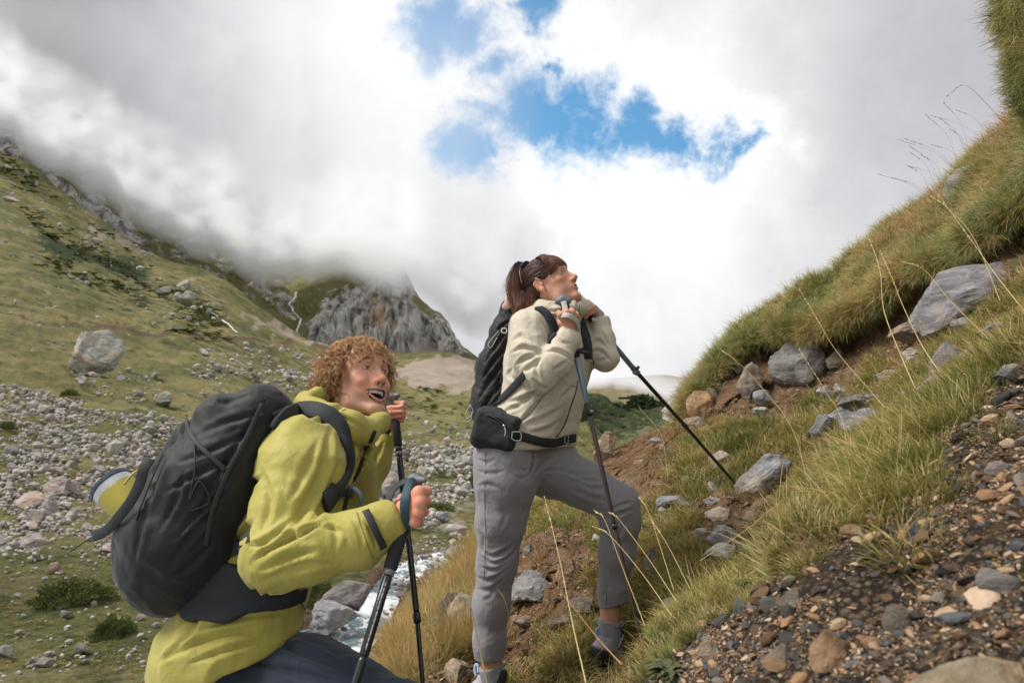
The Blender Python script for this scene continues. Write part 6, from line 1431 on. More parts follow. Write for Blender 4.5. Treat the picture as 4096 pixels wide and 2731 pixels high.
# trousers
T = Field(); T.chain([(P(228, 655, 1.74), .135), (P(238, 688, 1.70), .130), (P(305, 692, 1.62), .112), (P(345, 707, 1.57), .098), (P(396, 730, 1.5), .083), (P(402, 800, 1.5), .070), (P(403, 950, 1.52), .062)], k=.05)
T.chain([(P(225, 665, 1.86), .13), (P(240, 760, 1.84), .10), (P(245, 900, 1.78), .080), (P(135, 1045, 1.70), .065)], k=.05)
V_, F_ = sculpt(T, .012, 1); N_ = vnormals(V_, F_); V_ = V_+N_*(.003*fbm(V_/.06, 3))[:, None]
for pts, a, w_ in [([(270, 640), (310, 655), (350, 672)], .006, 4), ([(250, 660), (300, 672), (340, 682)], .006, 4), ([(200, 676), (240, 665), (262, 655)], .006, 3)]: V_ = crease(V_, N_, pts, a, w_)
obj_from('trousers', V_, F_, M_navy, man)['label'] = 'dark navy hiking trousers'
def boot(name, ankle, toe, up, parent, mats, scale=1.0, laces=True, low=False):
    """shoe from the ankle point towards the toe direction"""
    a = np.array(ankle); t = np.array(toe)-a; L = np.linalg.norm(t); y = t/L; zv = np.array(up, float); zv -= y*(zv@y); zv /= np.linalg.norm(zv); x = np.cross(y, zv); M = np.stack([x, y, zv], 1)
    g = Field(); g.rc((0, -.055, -.055), (0, .03, -.052), .036, .040, k=.02); g.rc((0, .03, -.052), (0, .145, -.066), .042, .034, k=.03); g.rc((0, .145, -.066), (0, .185, -.068), .034, .026, k=.02)
    g.rc((0, -.03, -.045), (0, -.030, .0), .036, .037, k=.02); g.rc((0, .02, -.03), (0, -.005, .0), .032, .034, k=.025); g.rc((0, -.02, .012), (0, -.02, .12), .030, .031, k=.004, op='-'); g.plane((0, 0, -.085), (0, 0, -1), .004); g.plane((0, 0, .018 if low else .05), (0, -.22, 1), .003)
    V, F = sculpt(g, .0075, 1, lo=(-.07, -.12, -.11), hi=(.07, .24, .08)); dk_ = sstep(.012, -.012, V[:, 1]-.25*(V[:, 2]+.05))*sstep(-.030, -.045, V[:, 2])+sstep(.12, .15, V[:, 1])*.7; up_ = obj_from(name, a+(V*scale)@M.T, F, mats[0], parent, {'heel': np.clip(dk_, 0, 1)})
    s_ = Field(); s_.rc((0, -.052, -.094), (0, .03, -.094), .040, .041, k=.02, flat=((0, 0, 1), .42)); s_.rc((0, .03, -.094), (0, .175, -.092), .044, .036, k=.02, flat=((0, 0, 1), .42)); 
    V, F = sculpt(s_, .0075, 1, lo=(-.07, -.12, -.14), hi=(.07, .24, -.06)); V = V+0; lug = (np.sin(V[:, 1]*260) > 0)*(V[:, 2] < -.098)*.004; V[:, 2] -= lug; obj_from('sole', a+(V*scale)@M.T, F, mats[1], up_)
    g2 = lambda P_: P_
    if laces:
        for k in range(5):
            yy = .022+k*.024; zt = .004-k*.0115
            for q in (-1, 1):
                pth = np.array([(-.024*q, yy, zt-.012), (-.008*q, yy+.006, zt+.001), (.010*q, yy+.014, zt-.001), (.025*q, yy+.022, zt-.018)]); pth[:, 2] += .010-.002*k
                V, F = tube_np(spline(pth, 10), .0030, 6, False); obj_from('lace', a+(V*scale)@M.T, F, mats[2], up_)
        for q in (-1, 1):
            V, F = tube_np(spline([(0, .012, .014), (.022*q, .004, .030), (.040*q, .012, .018), (.020*q, .020, .008), (0, .016, .013)], 18), .0028, 6, False); obj_from('lace', a+(V*scale)@M.T, F, mats[2], up_)
    return up_, a, M
M_boot = simple_mat('boot_leather', (.10, .085, .07), .7, nscale=60, namp=.3, bumpd=.002); M_sole = simple_mat('sole_rubber', (.025, .026, .03), .8, nscale=80, bumpd=.001)
boot('boot', P(403, 985, 1.52), P(470, 985, 1.50), (0, 0, 1), man, (M_boot, M_sole, M_web)); boot('boot', P(118, 1075, 1.69), P(200, 1080, 1.66), (0.1, 0, 1), man, (M_boot, M_sole, M_web))

# backpack of the man
bp = empty('backpack', P(190, 500, 1.72).tolist())
tag(bp, 'large black backpack on the back of the man in the yellow green jacket', 'backpack')
K = Field()
for dy in (0, .16):
    K.chain([(P(257, 421, 1.66+dy), .082), (P(218, 482, 1.63+dy), .120), (P(184, 540, 1.62+dy), .136), (P(176, 562, 1.62+dy), .112)], k=.05)
K.rc(P(222, 419, 1.64), P(222, 419, 1.84), .062, k=.02); K.rc(P(262, 412, 1.66), P(283, 414, 1.74), .062, .035, k=.03)
K.rc(P(186, 436, 1.68), P(160, 480, 1.68), .03, .03, k=.05)
K.fn(lambda p: J(p)-.002, .012, '-')
V_, F_ = sculpt(K, .012, 1); N_ = vnormals(V_, F_); V_ = V_+N_*(.003*fbm(V_/.045, 3)+.0028*(1-np.abs(fbm(V_@np.array([[.8, 0, .6], [0, .6, 0], [-.6, 0, .8]])/np.array([.2, .1, .05]), 2))*1.5))[:, None]
for pts, a, w_ in [([(267, 398), (240, 440), (215, 480), (190, 530)], .010, 3.0), ([(265, 412), (225, 422), (190, 438)], .009, 3.2), ([(262, 425), (220, 446), (178, 462)], .009, 3.2), ([(240, 460), (205, 470), (165, 492)], .009, 3.2), ([(235, 485), (200, 510), (175, 540)], .009, 3.0), ([(222, 505), (195, 530), (165, 570)], .007, 3.0),
   ([(250, 450), (230, 470), (210, 505)], .006, 2.4), ([(170, 450), (155, 480), (148, 510)], .009, 3.2), ([(196, 400), (186, 425), (180, 450)], .008, 3.0), ([(205, 398), (225, 402), (250, 394)], .006, 2.5), ([(150, 500), (140, 530), (135, 560)], .007, 3), ([(215, 540), (190, 565), (160, 585)], .006, 3), ([(185, 470), (175, 500), (160, 530)], .008, 3.0)]:
    V_ = crease(V_, N_, pts, a*.55, w_)
body = obj_from('pack_body', V_, F_, M_blk, bp)
for pts in ([(195, 437), (196, 470), (190, 500), (200, 480), (210, 500), (192, 510)], [(165, 455), (150, 490), (138, 520)]): strap_on('cord', K, pts, .003, .003, M_web, bp, .005, 40)
strap_on('compression_strap', K, [(262, 404), (245, 440), (228, 470), (212, 510), (205, 545)], .010, .003, M_web, bp, .005)
strap_on('compression_strap', K, [(186, 414), (195, 440), (225, 470)], .010, .003, M_web, bp, .005)
JK = lambda p: np.minimum(J(p), K(p))
strap_on('shoulder_strap', JK, [(272, 428), (284, 416), (300, 411), (316, 411.5), (332, 419), (341, 434), (346, 452), (345, 468), (336, 487), (322, 502)], .046, .014, M_pad, bp, .002, 60)
strap_on('shoulder_strap', J, [(374, 430), (368, 445), (362, 462), (352, 480)], .010, .004, M_web, bp, .003, 24)
strap_on('load_strap', JK, [(272, 415), (290, 407), (300, 411)], .012, .004, M_web, bp, .008)
strap_on('chest_strap', J, [(326, 486), (336, 490), (350, 492)], .020, .006, M_web, bp, .010)
bk = [P(349, 487, 1.60), P(354, 488, 1.58), P(360, 494, 1.575), P(362, 503, 1.58), P(361, 511, 1.585)]
tube('buckle', spline(bk, 16), [.0055]*16, simple_mat('blue_grey_plastic', (.10, .14, .18), .3, bumpd=0), bp)
tube('loose_strap', spline([P(348, 494, 1.60), P(345, 505, 1.60), P(343, 518, 1.60)], 12), .005, M_web, bp)
strap_on('hip_strap', J, [(209, 561), (225, 553), (240, 545), (252, 536)], .030, .004, M_web, bp, .004)
# padded hip belt: a thick shell on the jacket
HB = Field(); q, nq = cast(J, [196, 212, 228, 243, 258, 275, 292], [602, 592, 592, 590, 597, 598, 595], .8); rads_ = [.040, .055, .058, .040, .026, .022, .020]
for i in range(6): HB.rc(q[i]-nq[i]*.002, q[i+1]-nq[i+1]*.002, rads_[i], rads_[i+1], k=.02)
HB.fn(lambda p: np.abs(J(p)-.004)-.013, .008, '+')
class _I:       # intersection of belt outline with a shell round the jacket
    def __init__(s): s.c = q
    def __call__(s, p):
        d = None
        for i in range(6):
            e = HB.p[i][0](p); d = e if d is None else -np.logaddexp(-d/.006, -e/.006)*.006
        return np.maximum(d, np.abs(J(p)-.003)-.012)
    def bounds(s, m=.08): return s.c.min(0)-m, s.c.max(0)+m
V_, F_ = sculpt(_I(), .009, 1); obj_from('hip_belt', V_, F_, M_pad, bp)
strap_on('hip_webbing', J, [(262, 598), (280, 600), (301, 592)], .030, .006, M_web, bp, .012)
# canister and its strap
cn = empty('canister', P(122, 498, 1.62).tolist()); tag(cn, 'yellow canister with silver rim strapped to the back of the large backpack', 'canister')
a0, a1 = P(111, 484.5, 1.60), P(150, 524, 1.58); dv = (a1-a0)/np.linalg.norm(a1-a0); side_ = P(127, 471, 1.60)-P(95, 498, 1.60); rr0 = np.linalg.norm(side_)/2*1.0
M_can = simple_mat('yellow_enamel', (.36, .31, .04), .4, nscale=20, namp=.12, bumpd=0); M_sil = simple_mat('brushed_silver', (.55, .55, .54), .3, .9, bumpd=0); M_capb = simple_mat('blue_black_rim', (.03, .05, .09), .4, bumpd=0)
L_ = np.linalg.norm(a1-a0)
tube('lid', [a0-dv*.006, a0-dv*.004, a0+dv*.004, a0+dv*.006], [rr0*.97, rr0*1.03, rr0*1.03, rr0*.98], M_capb, cn, 40, False); tube('rim', [a0+dv*.006, a0+dv*.024], [rr0*.99, rr0], M_sil, cn, 40, False)
tube('shell', [a0+dv*.024, a0+dv*.026, a0+dv*(L_*.72)], [rr0*.985, rr0*1.0, rr0*.98], M_can, cn, 40, False); tube('base', [a0+dv*L_*.72, a0+dv*L_*.95, a0+dv*L_], [rr0*.98, rr0*.96, rr0*.8], M_sil, cn, 40, False)
tube('cord', spline([P(124, 484, 1.545), P(131, 475, 1.55), P(138, 470, 1.56), P(143, 471, 1.58)], 14), .0024, simple_mat('yellow_cord', (.45, .36, .06), .6, bumpd=0), cn)
ribbon('side_strap', spline([P(150, 458, 1.50), P(144, 468, 1.49), P(140, 482, 1.49), P(131, 500, 1.49), P(118, 517, 1.50), P(106, 530, 1.52), P(93, 536, 1.54)], 30), (0, -1, .2), .023, .004, M_web, bp)
tube('cord', spline([P(93, 536, 1.55), P(82, 543, 1.55), P(70, 551, 1.56)], 10), .0015, M_web, bp)

# ------------------------------------------------------------------ trekking poles
def pole(label, pts, radii, names, mats, group='trekking poles', sides=16, bend=None):
    """sections of one pole between successive points"""
    root = empty('trekking_pole', tuple(pts[-1])); tag(root, label, 'trekking pole', group)
    for i, nm in enumerate(names):
        a, b = np.array(pts[i]), np.array(pts[i+1]); r0, r1 = radii[i]
        tube(nm, [a, a+(b-a)*.02, a+(b-a)*.98, b], [r0*.8, r0, r1, r1*.85], mats[i], root, sides)
    return root
M_foam = simple_mat('black_foam', (.018, .018, .02), .85, nscale=500, namp=.4, bumpd=.001); M_shaft = simple_mat('black_shaft', (.015, .016, .018), .28, bumpd=0); M_lock = simple_mat('grey_lock', (.16, .16, .16), .4, bumpd=0); M_rub2 = simple_mat('grey_rubber', (.12, .13, .155), .55, nscale=200, bumpd=.0004)
def pole_print(root, a, b, r, n, mat, seed):
    """small printed dashes along the shaft"""
    rs = np.random.default_rng(seed); a = np.array(a); b = np.array(b)
    for k in range(n):
        t = (k+.5)/n; c = a+(b-a)*t; d = (b-a)/np.linalg.norm(b-a); vw = -c/np.linalg.norm(c); vw -= d*(vw@d); vw /= np.linalg.norm(vw); L_ = rs.uniform(.006, .022)
        ribbon('print_mark', np.array([c-d*L_/2, c, c+d*L_/2])+vw*(r+.0002), vw, .0022, .0004, mat, root)
M_print = simple_mat('grey_print', (.42, .42, .42), .5, bumpd=0)
# near pole: from the fist down to the left
pa, pb = P(416, 483, 1.535), P(350, 700, 1.36)
d_ = (pb-pa)/np.linalg.norm(pb-pa)
pt = lambda px, py: pa+(pb-pa)*((py-483)/(700-483.)) if False else pa+(pb-pa)*(((py-unP(pa)[1])/(unP(pb)[1]-unP(pa)[1])))
npole = pole('thick black trekking pole in the near fist of the laughing man', [pa, pt(0, 577), pt(0, 583), pt(0, 660), pb+d_*.42, pb+d_*.47], [(.0155, .0150), (.0118, .0118), (.0098, .0098), (.0090, .0075), (.0040, .003)], ['grip', 'band', 'upper_shaft', 'lower_shaft', 'tip'], [M_foam, M_lock, M_shaft, M_shaft, M_lock])
hf = Field(); hf.rc(P(413, 479, 1.535), P(424, 479.5, 1.515), .0115, .0060, k=.01); hf.rc(P(416, 485, 1.535), P(414, 479, 1.535), .0135, .0125, k=.01); V_, F_ = sculpt(hf, .004, 1); obj_from('grip_head', V_, F_, M_rub2, npole)
pole_print(npole, pt(0, 590), pt(0, 655), .0098, 11, M_print, 3)
M_teal = simple_mat('teal_webbing', (.018, .055, .07), .7, nscale=500, namp=.3, bumpd=.0006)
FNJ = lambda p: np.minimum(FN(p), J(p))
ribbon('wrist_strap', spline([P(414, 478, 1.515), P(409, 483, 1.50), P(405.5, 495, 1.465), P(404.5, 508, 1.460), P(406, 520, 1.470), P(407, 530, 1.49)], 26), (-.15, -1, 0), [.011+.009*math.sin(math.pi*k/25) for k in range(26)], .003, M_teal, npole)
ribbon('wrist_strap', spline([P(412, 477.5, 1.525), P(402, 482, 1.53), P(393, 489, 1.52), P(388, 500, 1.50)], 20), (-.3, -.6, .7), .018, .003, M_web, npole)
# far pole: steep, thinner, behind
qa, qb = P(393, 398, 2.13), P(411, 560, 1.98)
qd = (qb-qa)/np.linalg.norm(qb-qa); ql = lambda py: qa+(qb-qa)*((py-398)/(560-398.))
fpole = pole('slimmer black trekking pole in the far fist of the laughing man', [qa, ql(449), ql(455), ql(459), P(416.5, 612, 1.93), P(417.5, 622, 1.92), P(424, 700, 1.84), P(432, 800, 1.80)], [(.0135, .0125), (.0100, .0100), (.0105, .0105), (.0092, .0085), (.0105, .0105), (.0068, .0060), (.006, .004)], ['grip', 'upper_shaft', 'band', 'upper_shaft', 'clamp', 'lower_shaft', 'tip'], [M_foam, M_shaft, M_lock, M_shaft, M_plast, M_shaft, M_lock])
hf = Field(); hf.rc(P(391, 397, 2.13), P(398, 395, 2.115), .0150, .0075, k=.01); hf.rc(P(392, 402, 2.13), P(391.5, 397, 2.13), .0150, .0150, k=.01); V_, F_ = sculpt(hf, .004, 1); obj_from('grip_head', V_, F_, M_rub2, fpole)
ribbon('wrist_strap', spline([P(389, 399, 2.13), P(384, 415, 2.13), P(383, 428, 2.14), P(390, 432, 2.14)], 20), (-.3, -1, 0), .016, .003, M_web, fpole)
# ------------------------------------------------------------------ the woman
O_WOM = dict(fem=True, smile=False, drop=.003, open=.0066, mouth=dict(c=(0, .092, -.0708), r=(.0185, .024, .0055), bend=3.0, w=.0245, yu=.0970, yl=.0950, yc=.0815, zu=-.0655, zl=-.0790, zc=-.0705, pu=1.6, pl=1.7, ru=.0034, rl=.0042))
_f = np.array([.765, -.441, .469]); _f /= np.linalg.norm(_f); _u = np.array([-.43, .20, .88]); _u -= _f*(_u@_f); _u /= np.linalg.norm(_u); WOM_R = np.stack([np.cross(_f, _u), _f, _u], 1)
WOM_S = .97; _lm = [((.031, .078, 0), (560.8, 271.7)), ((0, .119, -.039), (575.4, 274.9)), ((0, .103, -.070), (577.2, 285.5)), ((0, .093, -.107), (579.3, 294.5)), ((.074, -.005, -.050), (546.5, 292.5))]
_c = np.array([553.5, 281.0])
for _ in range(6):
    WOM_C = P(_c[0], _c[1], 2.60); e_ = np.mean([np.array(t)-np.array(unP(WOM_C+WOM_R@(np.array(l)*WOM_S))) for l, t in _lm], 0); _c = _c+e_
M_skin_w = skin_mat('skin_woman', (.52, .30, .195), (.50, .18, .15))
fw, UV_, UF, UW, UAT = build_head(O_WOM, WOM_R, WOM_C, WOM_S, None, None, None, 'w', .0056)
H1 = Field()
hand(H1, P(570, 327, 2.405), [P(560.5, 314.5, 2.372), P(566.5, 312.2, 2.362), P(572.2, 312.0, 2.366), P(576.3, 315.5, 2.38)], [P(558.8, 312.2, 2.40), P(565, 309.8, 2.395), P(571.5, 309.5, 2.40), P(576.5, 313, 2.41)],
     [P(559, 315, 2.43), P(564.5, 313, 2.435), P(570.5, 313, 2.44), P(576, 316, 2.44)], [P(561, 318, 2.44), P(566, 317, 2.445), P(571, 317, 2.445), P(575, 319, 2.445)], [P(564, 323.5, 2.42), P(560.5, 322.5, 2.43), P(559, 319, 2.44)], .92)
H1.rc(P(570, 326, 2.405), P(568, 340, 2.40), .027, .030, k=.012)
H2 = Field()
hand(H2, P(598, 315.5, 2.655), [P(587.5, 302.5, 2.63), P(590.3, 304.5, 2.615), P(592.5, 307.5, 2.61), P(594, 310.8, 2.615)], [P(584.5, 305.5, 2.612), P(586.5, 307.3, 2.60), P(588.5, 310.0, 2.598), P(590, 313.0, 2.605)],
     [P(581.0, 308.4, 2.612), P(583.0, 310.5, 2.602), P(585.0, 313.0, 2.602), P(587, 315.2, 2.61)], [P(579.8, 311.0, 2.62), P(581.5, 313.8, 2.612), P(583.8, 316, 2.612), P(586, 317.5, 2.615)], [P(592.5, 315, 2.66), P(587, 314, 2.67), P(583, 312.5, 2.67)], .92)
H2.rc(P(597.5, 315, 2.655), P(602, 326, 2.65), .024, .028, k=.012)
v1, f1 = sculpt(H1, .0045, 1); v2, f2 = sculpt(H2, .0045, 1)
B2 = Field(); B2.chain([(P(545, 312, 2.63), .052), (P(548, 345, 2.63), .10), (P(540, 400, 2.63), .095), (P(520, 455, 2.62), .10)], k=.04)
B2.chain([(P(531, 325, 2.50), .045), (P(545, 375, 2.42), .04), (P(568, 335, 2.40), .03)], k=.02); B2.chain([(P(583, 335, 2.72), .045), (P(607, 360, 2.63), .038), (P(600, 325, 2.65), .026)], k=.02)
B2.chain([(P(505, 475, 2.56), .09), (P(498, 560, 2.57), .055), (P(489, 640, 2.585), .038)], k=.03); B2.chain([(P(548, 462, 2.70), .08), (P(583, 484, 2.68), .062), (P(618, 505, 2.645), .052), (P(617, 552, 2.67), .045), (P(613, 590, 2.70), .038)], k=.03)
v3, f3 = sculpt(B2, .016, 0)
B3 = Field(); B3.rc(P(611, 590, 2.70), P(609.5, 632, 2.70), .041, .036, k=.01); B3.rc(P(490, 640, 2.58), P(491, 678, 2.585), .040, .036, k=.01); v4, f4 = sculpt(B3, .008, 1)
V, F, at = merge([(UW, UF, UAT), (v1, f1, z(v1)), (v2, f2, z(v2)), (v3, f3, z(v3)), (v4, f4, z(v4))])
wom = link_mesh('person', mesh_np('person', V, F, True, at), M_skin_w)
tag(wom, 'woman with brown ponytail in beige jacket and grey trousers, looking up, one leg raised', 'person', 'two hikers')
eyes_mesh(O_WOM, WOM_R, WOM_C, WOM_S, (-.06, .97, .22), (.06, .04, .03), wom); lash(O_WOM, WOM_R, WOM_C, WOM_S, simple_mat('lash_dark', (.02, .012, .01), .7, bumpd=0), wom)
teeth_mesh(WOM_R, WOM_C, WOM_S, wom, z0=-.067, z1=-.0725, yf=.0955, n=6, w_=.012)
M_brow_w = simple_mat('brow_dark', (.06, .03, .02), .6, bumpd=0)
for s in (1, -1):
    pth = brow_hairs(s, 130, O_WOM, hr); V_, F_ = strands(WOM_C+(pth*WOM_S)@WOM_R.T, np.full(pth.shape[:2], .00028)); obj_from('eyebrow', V_, F_, M_brow_w, wom)
# hair: combed back from the face to a high ponytail, fringe on the forehead
M_hw = hair_mat('brown_hair', (.020, .009, .006), (.095, .038, .022), (.30, .125, .06))
KN = np.array([0, -.118, .030])      # knot, head axes
def head_hair(r):
    out, rad, tone = [], [], []
    # cap
    n = 2600; th = r.uniform(-np.pi, np.pi, n*4); cz = r.uniform(-.75, 1, n*4); sz = np.sqrt(1-cz**2); d = np.stack([sz*np.sin(th), sz*np.cos(th), cz], 1); p = np.array([0, -.012, .026])+d*np.array([.078, .098, .082])
    line = np.interp(p[:, 1], [-.12, -.045, -.02, .0, .02, .045, .07], [-.065, -.050, .010, .012, .020, .034, .062]); k = p[:, 2] > line; p = p[k][:n]; d = d[k][:n]; n = len(p); m = 14; t = np.linspace(0, 1, m)
    X = p[:, None]+(KN-p)[:, None]*t[None, :, None]; q = X-np.array([0, -.012, .026]); L = np.linalg.norm(q/np.array([.078, .098, .082]), axis=2); lift = 1.03+.055*(p[:, 1:2] > -.01)+.045*np.sin(np.pi*t)[None]*r.uniform(.5, 1.4, (n, 1)); X = np.where((L < lift)[..., None], np.array([0, -.012, .026])+q/np.maximum(L, .25)[..., None]*lift[..., None], X)
    X += r.normal(0, .0012, (n, 1, 3))+.0022*np.sin(t*9+r.uniform(0, 6, (n, 1)))[..., None]*r.normal(0, .6, (n, 1, 3))
    out.append(X); rad.append(np.full((n, m), .00065)); tone.append(np.clip(.30+r.normal(0, .16, (n, 1))+.35*(p[:, 2:3] > .08)+0*t[None], 0, 1))
    # fringe
    n = 2300; a = r.uniform(-1.4, 1.4, n); x0 = a*.050; root = np.stack([x0*.7, .030+0*a+r.uniform(-.012, .02, n), .104+0*a], 1); end = np.stack([np.clip(x0*1.18, -.074, .074)+r.normal(0, .003, n), .090-.55*np.abs(x0)**1.0*.9-.1*np.abs(x0), .043-.010*np.abs(a)**2+r.normal(0, .006, n)-.018*(np.abs(a) > .8)], 1)
    mid = np.stack([x0*1.05, .086-.4*np.abs(x0), .076+0*a], 1); ctl = np.stack([root, mid, end], 1); tt = t[None, :, None]; X = (1-tt)**2*ctl[:, 0:1]+2*tt*(1-tt)*(mid*1.12)[:, None]+tt**2*end[:, None]
    q = X-np.array([0, -.012, .026]); L = np.linalg.norm(q/np.array([.078, .100, .082]), axis=2); X = np.where((L < 1.13)[..., None], np.array([0, -.012, .026])+q/np.maximum(L, .25)[..., None]*1.13, X); X += r.normal(0, .0016, (n, 1, 3))
    out.append(X); rad.append(np.repeat((.0007*(1-.5*t))[None], n, 0)); tone.append(np.clip(.42+r.normal(0, .18, (n, 1))+.2*t[None], 0, 1))
    return np.concatenate(out), np.concatenate(rad), np.concatenate(tone)
hw = np.random.default_rng(8); X, rd_, tn = head_hair(hw); V_, F_ = strands(WOM_C+(X*WOM_S)@WOM_R.T, rd_); hw_o = obj_from('hair', V_, F_, M_hw, wom, {'tone': np.repeat(tn.reshape(-1), 3)})
fs = Field(); fs.ell((0, -.012, .027), (.083, .101, .084)); fs.ell((0, -.055, -.01), (.066, .050, .05), k=.03); fs.ell((0, .108, -.050), (.070, .084, .096), k=.008, op='-'); fs.ell((.085, .035, -.045), (.035, .052, .050), k=.01, op='-'); fs.ell((-.085, .035, -.045), (.035, .052, .050), k=.01, op='-'); fs.ell((.082, -.005, -.025), (.03, .028, .040), k=.006, op='-')
V_, F_ = sculpt(fs, .007, 0); obj_from('hair', WOM_C+(V_*WOM_S)@WOM_R.T, F_, simple_mat('hair_base_dark', (.045, .02, .012), .7, nscale=200, namp=.5, bumpd=.003), wom)
# ponytail and the long lock on the shoulder
def tail(n, guide, spread, r, tone0, rad0=.0006, tipd=.5):
    m = 22; g = spline(guide, m); t = np.linspace(0, 1, m); o = r.normal(0, 1, (n, 3)); o /= np.linalg.norm(o, axis=1)[:, None]; o *= r.random((n, 1))**.5; sp = np.interp(t, np.linspace(0, 1, len(spread)), spread)
    X = g[None]+o[:, None]*sp[None, :, None]+.006*np.sin(t*7+r.uniform(0, 6, (n, 1)))[..., None]*r.normal(0, .5, (n, 1, 3))*t[None, :, None]
    cut = r.uniform(.6, 1, n); X = np.stack([np.stack([np.interp(t*c, t, X[i, :, k]) for k in range(3)], 1) for i, c in enumerate(cut)])
    return X, np.repeat((rad0*(1-tipd*t))[None], n, 0), np.clip(tone0+r.normal(0, .2, (n, 1))+.3*t[None], 0, 1)
parts = [tail(1100, [WOM_C+WOM_R@(KN*WOM_S), P(520, 266.5, 2.64), P(515, 277, 2.62), P(514, 290, 2.60), P(517, 302, 2.59), P(519, 312, 2.57)], [.010, .022, .030, .034, .034, .026], hw, .42),
         tail(420, [P(520, 290, 2.60), P(522, 300, 2.57), P(521, 308, 2.53), P(515, 316, 2.49), P(512, 326, 2.47), P(509.5, 335, 2.48)], [.020, .020, .016, .014, .010, .003], hw, .62),
         tail(300, [P(530, 290, 2.60), P(531, 298, 2.57), P(530, 305, 2.54), P(527, 312, 2.50)], [.02, .026, .024, .012], hw, .3), tail(46, [P(520, 267, 2.64), P(513, 272, 2.64), P(507, 285, 2.62), P(505, 300, 2.62)], [.006, .018, .022, .026], hw, .6, .0003)]
X = np.concatenate([p[0] for p in parts]); rd_ = np.concatenate([p[1] for p in parts]); tn = np.concatenate([p[2] for p in parts]); V_, F_ = strands(X, rd_); obj_from('hair', V_, F_, M_hw, wom, {'tone': np.repeat(tn.reshape(-1), 3)})
V_, F_ = tube_np(spline([P(521, 268, 2.64), P(516, 277, 2.62), P(515, 290, 2.60), P(518, 302, 2.58), P(520, 310, 2.56)], 16), [.012, .020, .025, .026, .024, .026, .026, .026, .026, .026, .025, .024, .022, .02, .018, .014], 10, False); obj_from('hair', V_, F_, simple_mat('hair_core', (.06, .026, .016), .7, nscale=200, namp=.5, bumpd=.003), wom)
# earrings
M_gold = simple_mat('gold', (.75, .52, .22), .25, .9, bumpd=0)
for l, r_ in (((.083, .000, -.047), .0024), ((.084, .001, -.056), .0018), ((.089, -.022, -.028), .0014)):
    V, F = ICO[2]; V = WOM_C+(np.array(l)*WOM_S)@WOM_R.T+V*r_; me = bpy.data.meshes.new('earring'); me.from_pydata(V.tolist(), [], F.tolist()); link_mesh('earring', me, M_gold, wom)
# sunglasses pushed up on the hair
sg = empty('sunglasses', P(538, 264, 2.55).tolist()); tag(sg, 'dark blue tinted sunglasses pushed up on the head of the woman', 'sunglasses')
M_gl = simple_mat('blue_lens', (.10, .22, .34), .08, .3, bumpd=0); M_fr = simple_mat('grey_frame', (.12, .14, .14), .3, bumpd=0)
def hl(x, y, z_): return WOM_C+WOM_R@(np.array([x, y, z_])*WOM_S)
for s in (1, -1):
    c = np.array([s*.034, -.038, .113]); u1 = np.array([1, 0, 0]); u2 = np.array([0, .80, .22]); u2 /= np.linalg.norm(u2); nn_ = np.cross(u1, u2); a = np.linspace(0, 2*np.pi, 24, endpoint=False)
    ring_ = np.array([c+u1*.029*math.copysign(abs(math.cos(t))**.7, math.cos(t))+u2*.021*math.copysign(abs(math.sin(t))**.7, math.sin(t)) for t in a]); Vv = np.concatenate([ring_+nn_*.001, ring_-nn_*.001, [c+nn_*.003, c-nn_*.001]]); k = 24
    Fv = [[i, (i+1) % k, 2*k] for i in range(k)]+[[i+k, 2*k+1, (i+1) % k+k] for i in range(k)]+[[i, i+k, (i+1) % k+k, (i+1) % k] for i in range(k)]
    me = bpy.data.meshes.new('lens'); me.from_pydata([(WOM_C+WOM_R@(v*WOM_S)).tolist() for v in Vv], [], Fv); link_mesh('lens', me, M_gl, sg)
    rr_ = np.vstack([ring_, ring_[:1]]); V, F = tube_np((WOM_C+(rr_*WOM_S)@WOM_R.T), .0017, 6, False); obj_from('frame', V, F, M_fr, sg)
    V, F = tube_np(spline([hl(s*.062, -.050, .103), hl(s*.078, -.055, .085), hl(s*.086, -.060, .060), hl(s*.085, -.066, .038)], 14), .0022, 6, False); obj_from('temple', V, F, M_fr, sg)
V, F = tube_np(np.array([hl(.008, -.034, .115), hl(0, -.034, .119), hl(-.008, -.034, .115)]), .0017, 6, False); obj_from('bridge', V, F, M_fr, sg)
# jacket
M_bei = cloth_mat('jacket_beige', (.54, .485, .375), .75); M_grt = cloth_mat('trousers_grey', (.25, .235, .25), .85); M_grseam = simple_mat('grey_seam', (.07, .065, .07), .8, bumpd=0); M_zip = simple_mat('zip_dark', (.03, .03, .03), .5, bumpd=0)
Q = Field()
Q.chain([(P(536, 340, 2.54), .100), (P(536, 365, 2.55), .108), (P(534, 400, 2.57), .112), (P(522, 434, 2.57), .115), (P(516, 455, 2.57), .118)], k=.05)
Q.chain([(P(562, 340, 2.69), .100), (P(561, 365, 2.69), .105), (P(555, 400, 2.69), .100), (P(546, 434, 2.69), .105), (P(540, 455, 2.69), .11)], k=.06)
Q.chain([(P(531, 329, 2.50), .068), (P(546, 318, 2.58), .066), (P(562, 318, 2.66), .064), (P(580, 330, 2.74), .062)], k=.04)
Q.chain([(P(529, 328, 2.485), .066), (P(530, 350, 2.455), .068), (P(541, 375, 2.415), .060), (P(556, 361, 2.40), .054), (P(567, 341, 2.405), .042), (P(571, 328, 2.405), .036)], k=.02, k0=.04)
Q.chain([(P(583, 338, 2.725), .062), (P(596, 350, 2.66), .060), (P(606, 358, 2.625), .047), (P(604, 340, 2.64), .042), (P(600, 322, 2.655), .034), (P(598, 314, 2.66), .032)], k=.02, k0=.04)
ring = [(537, 309, 2.62), (545, 308, 2.545), (560, 309, 2.515), (574, 307, 2.55), (582, 307, 2.62), (578, 303, 2.70), (558, 300, 2.735), (542, 303, 2.70)]
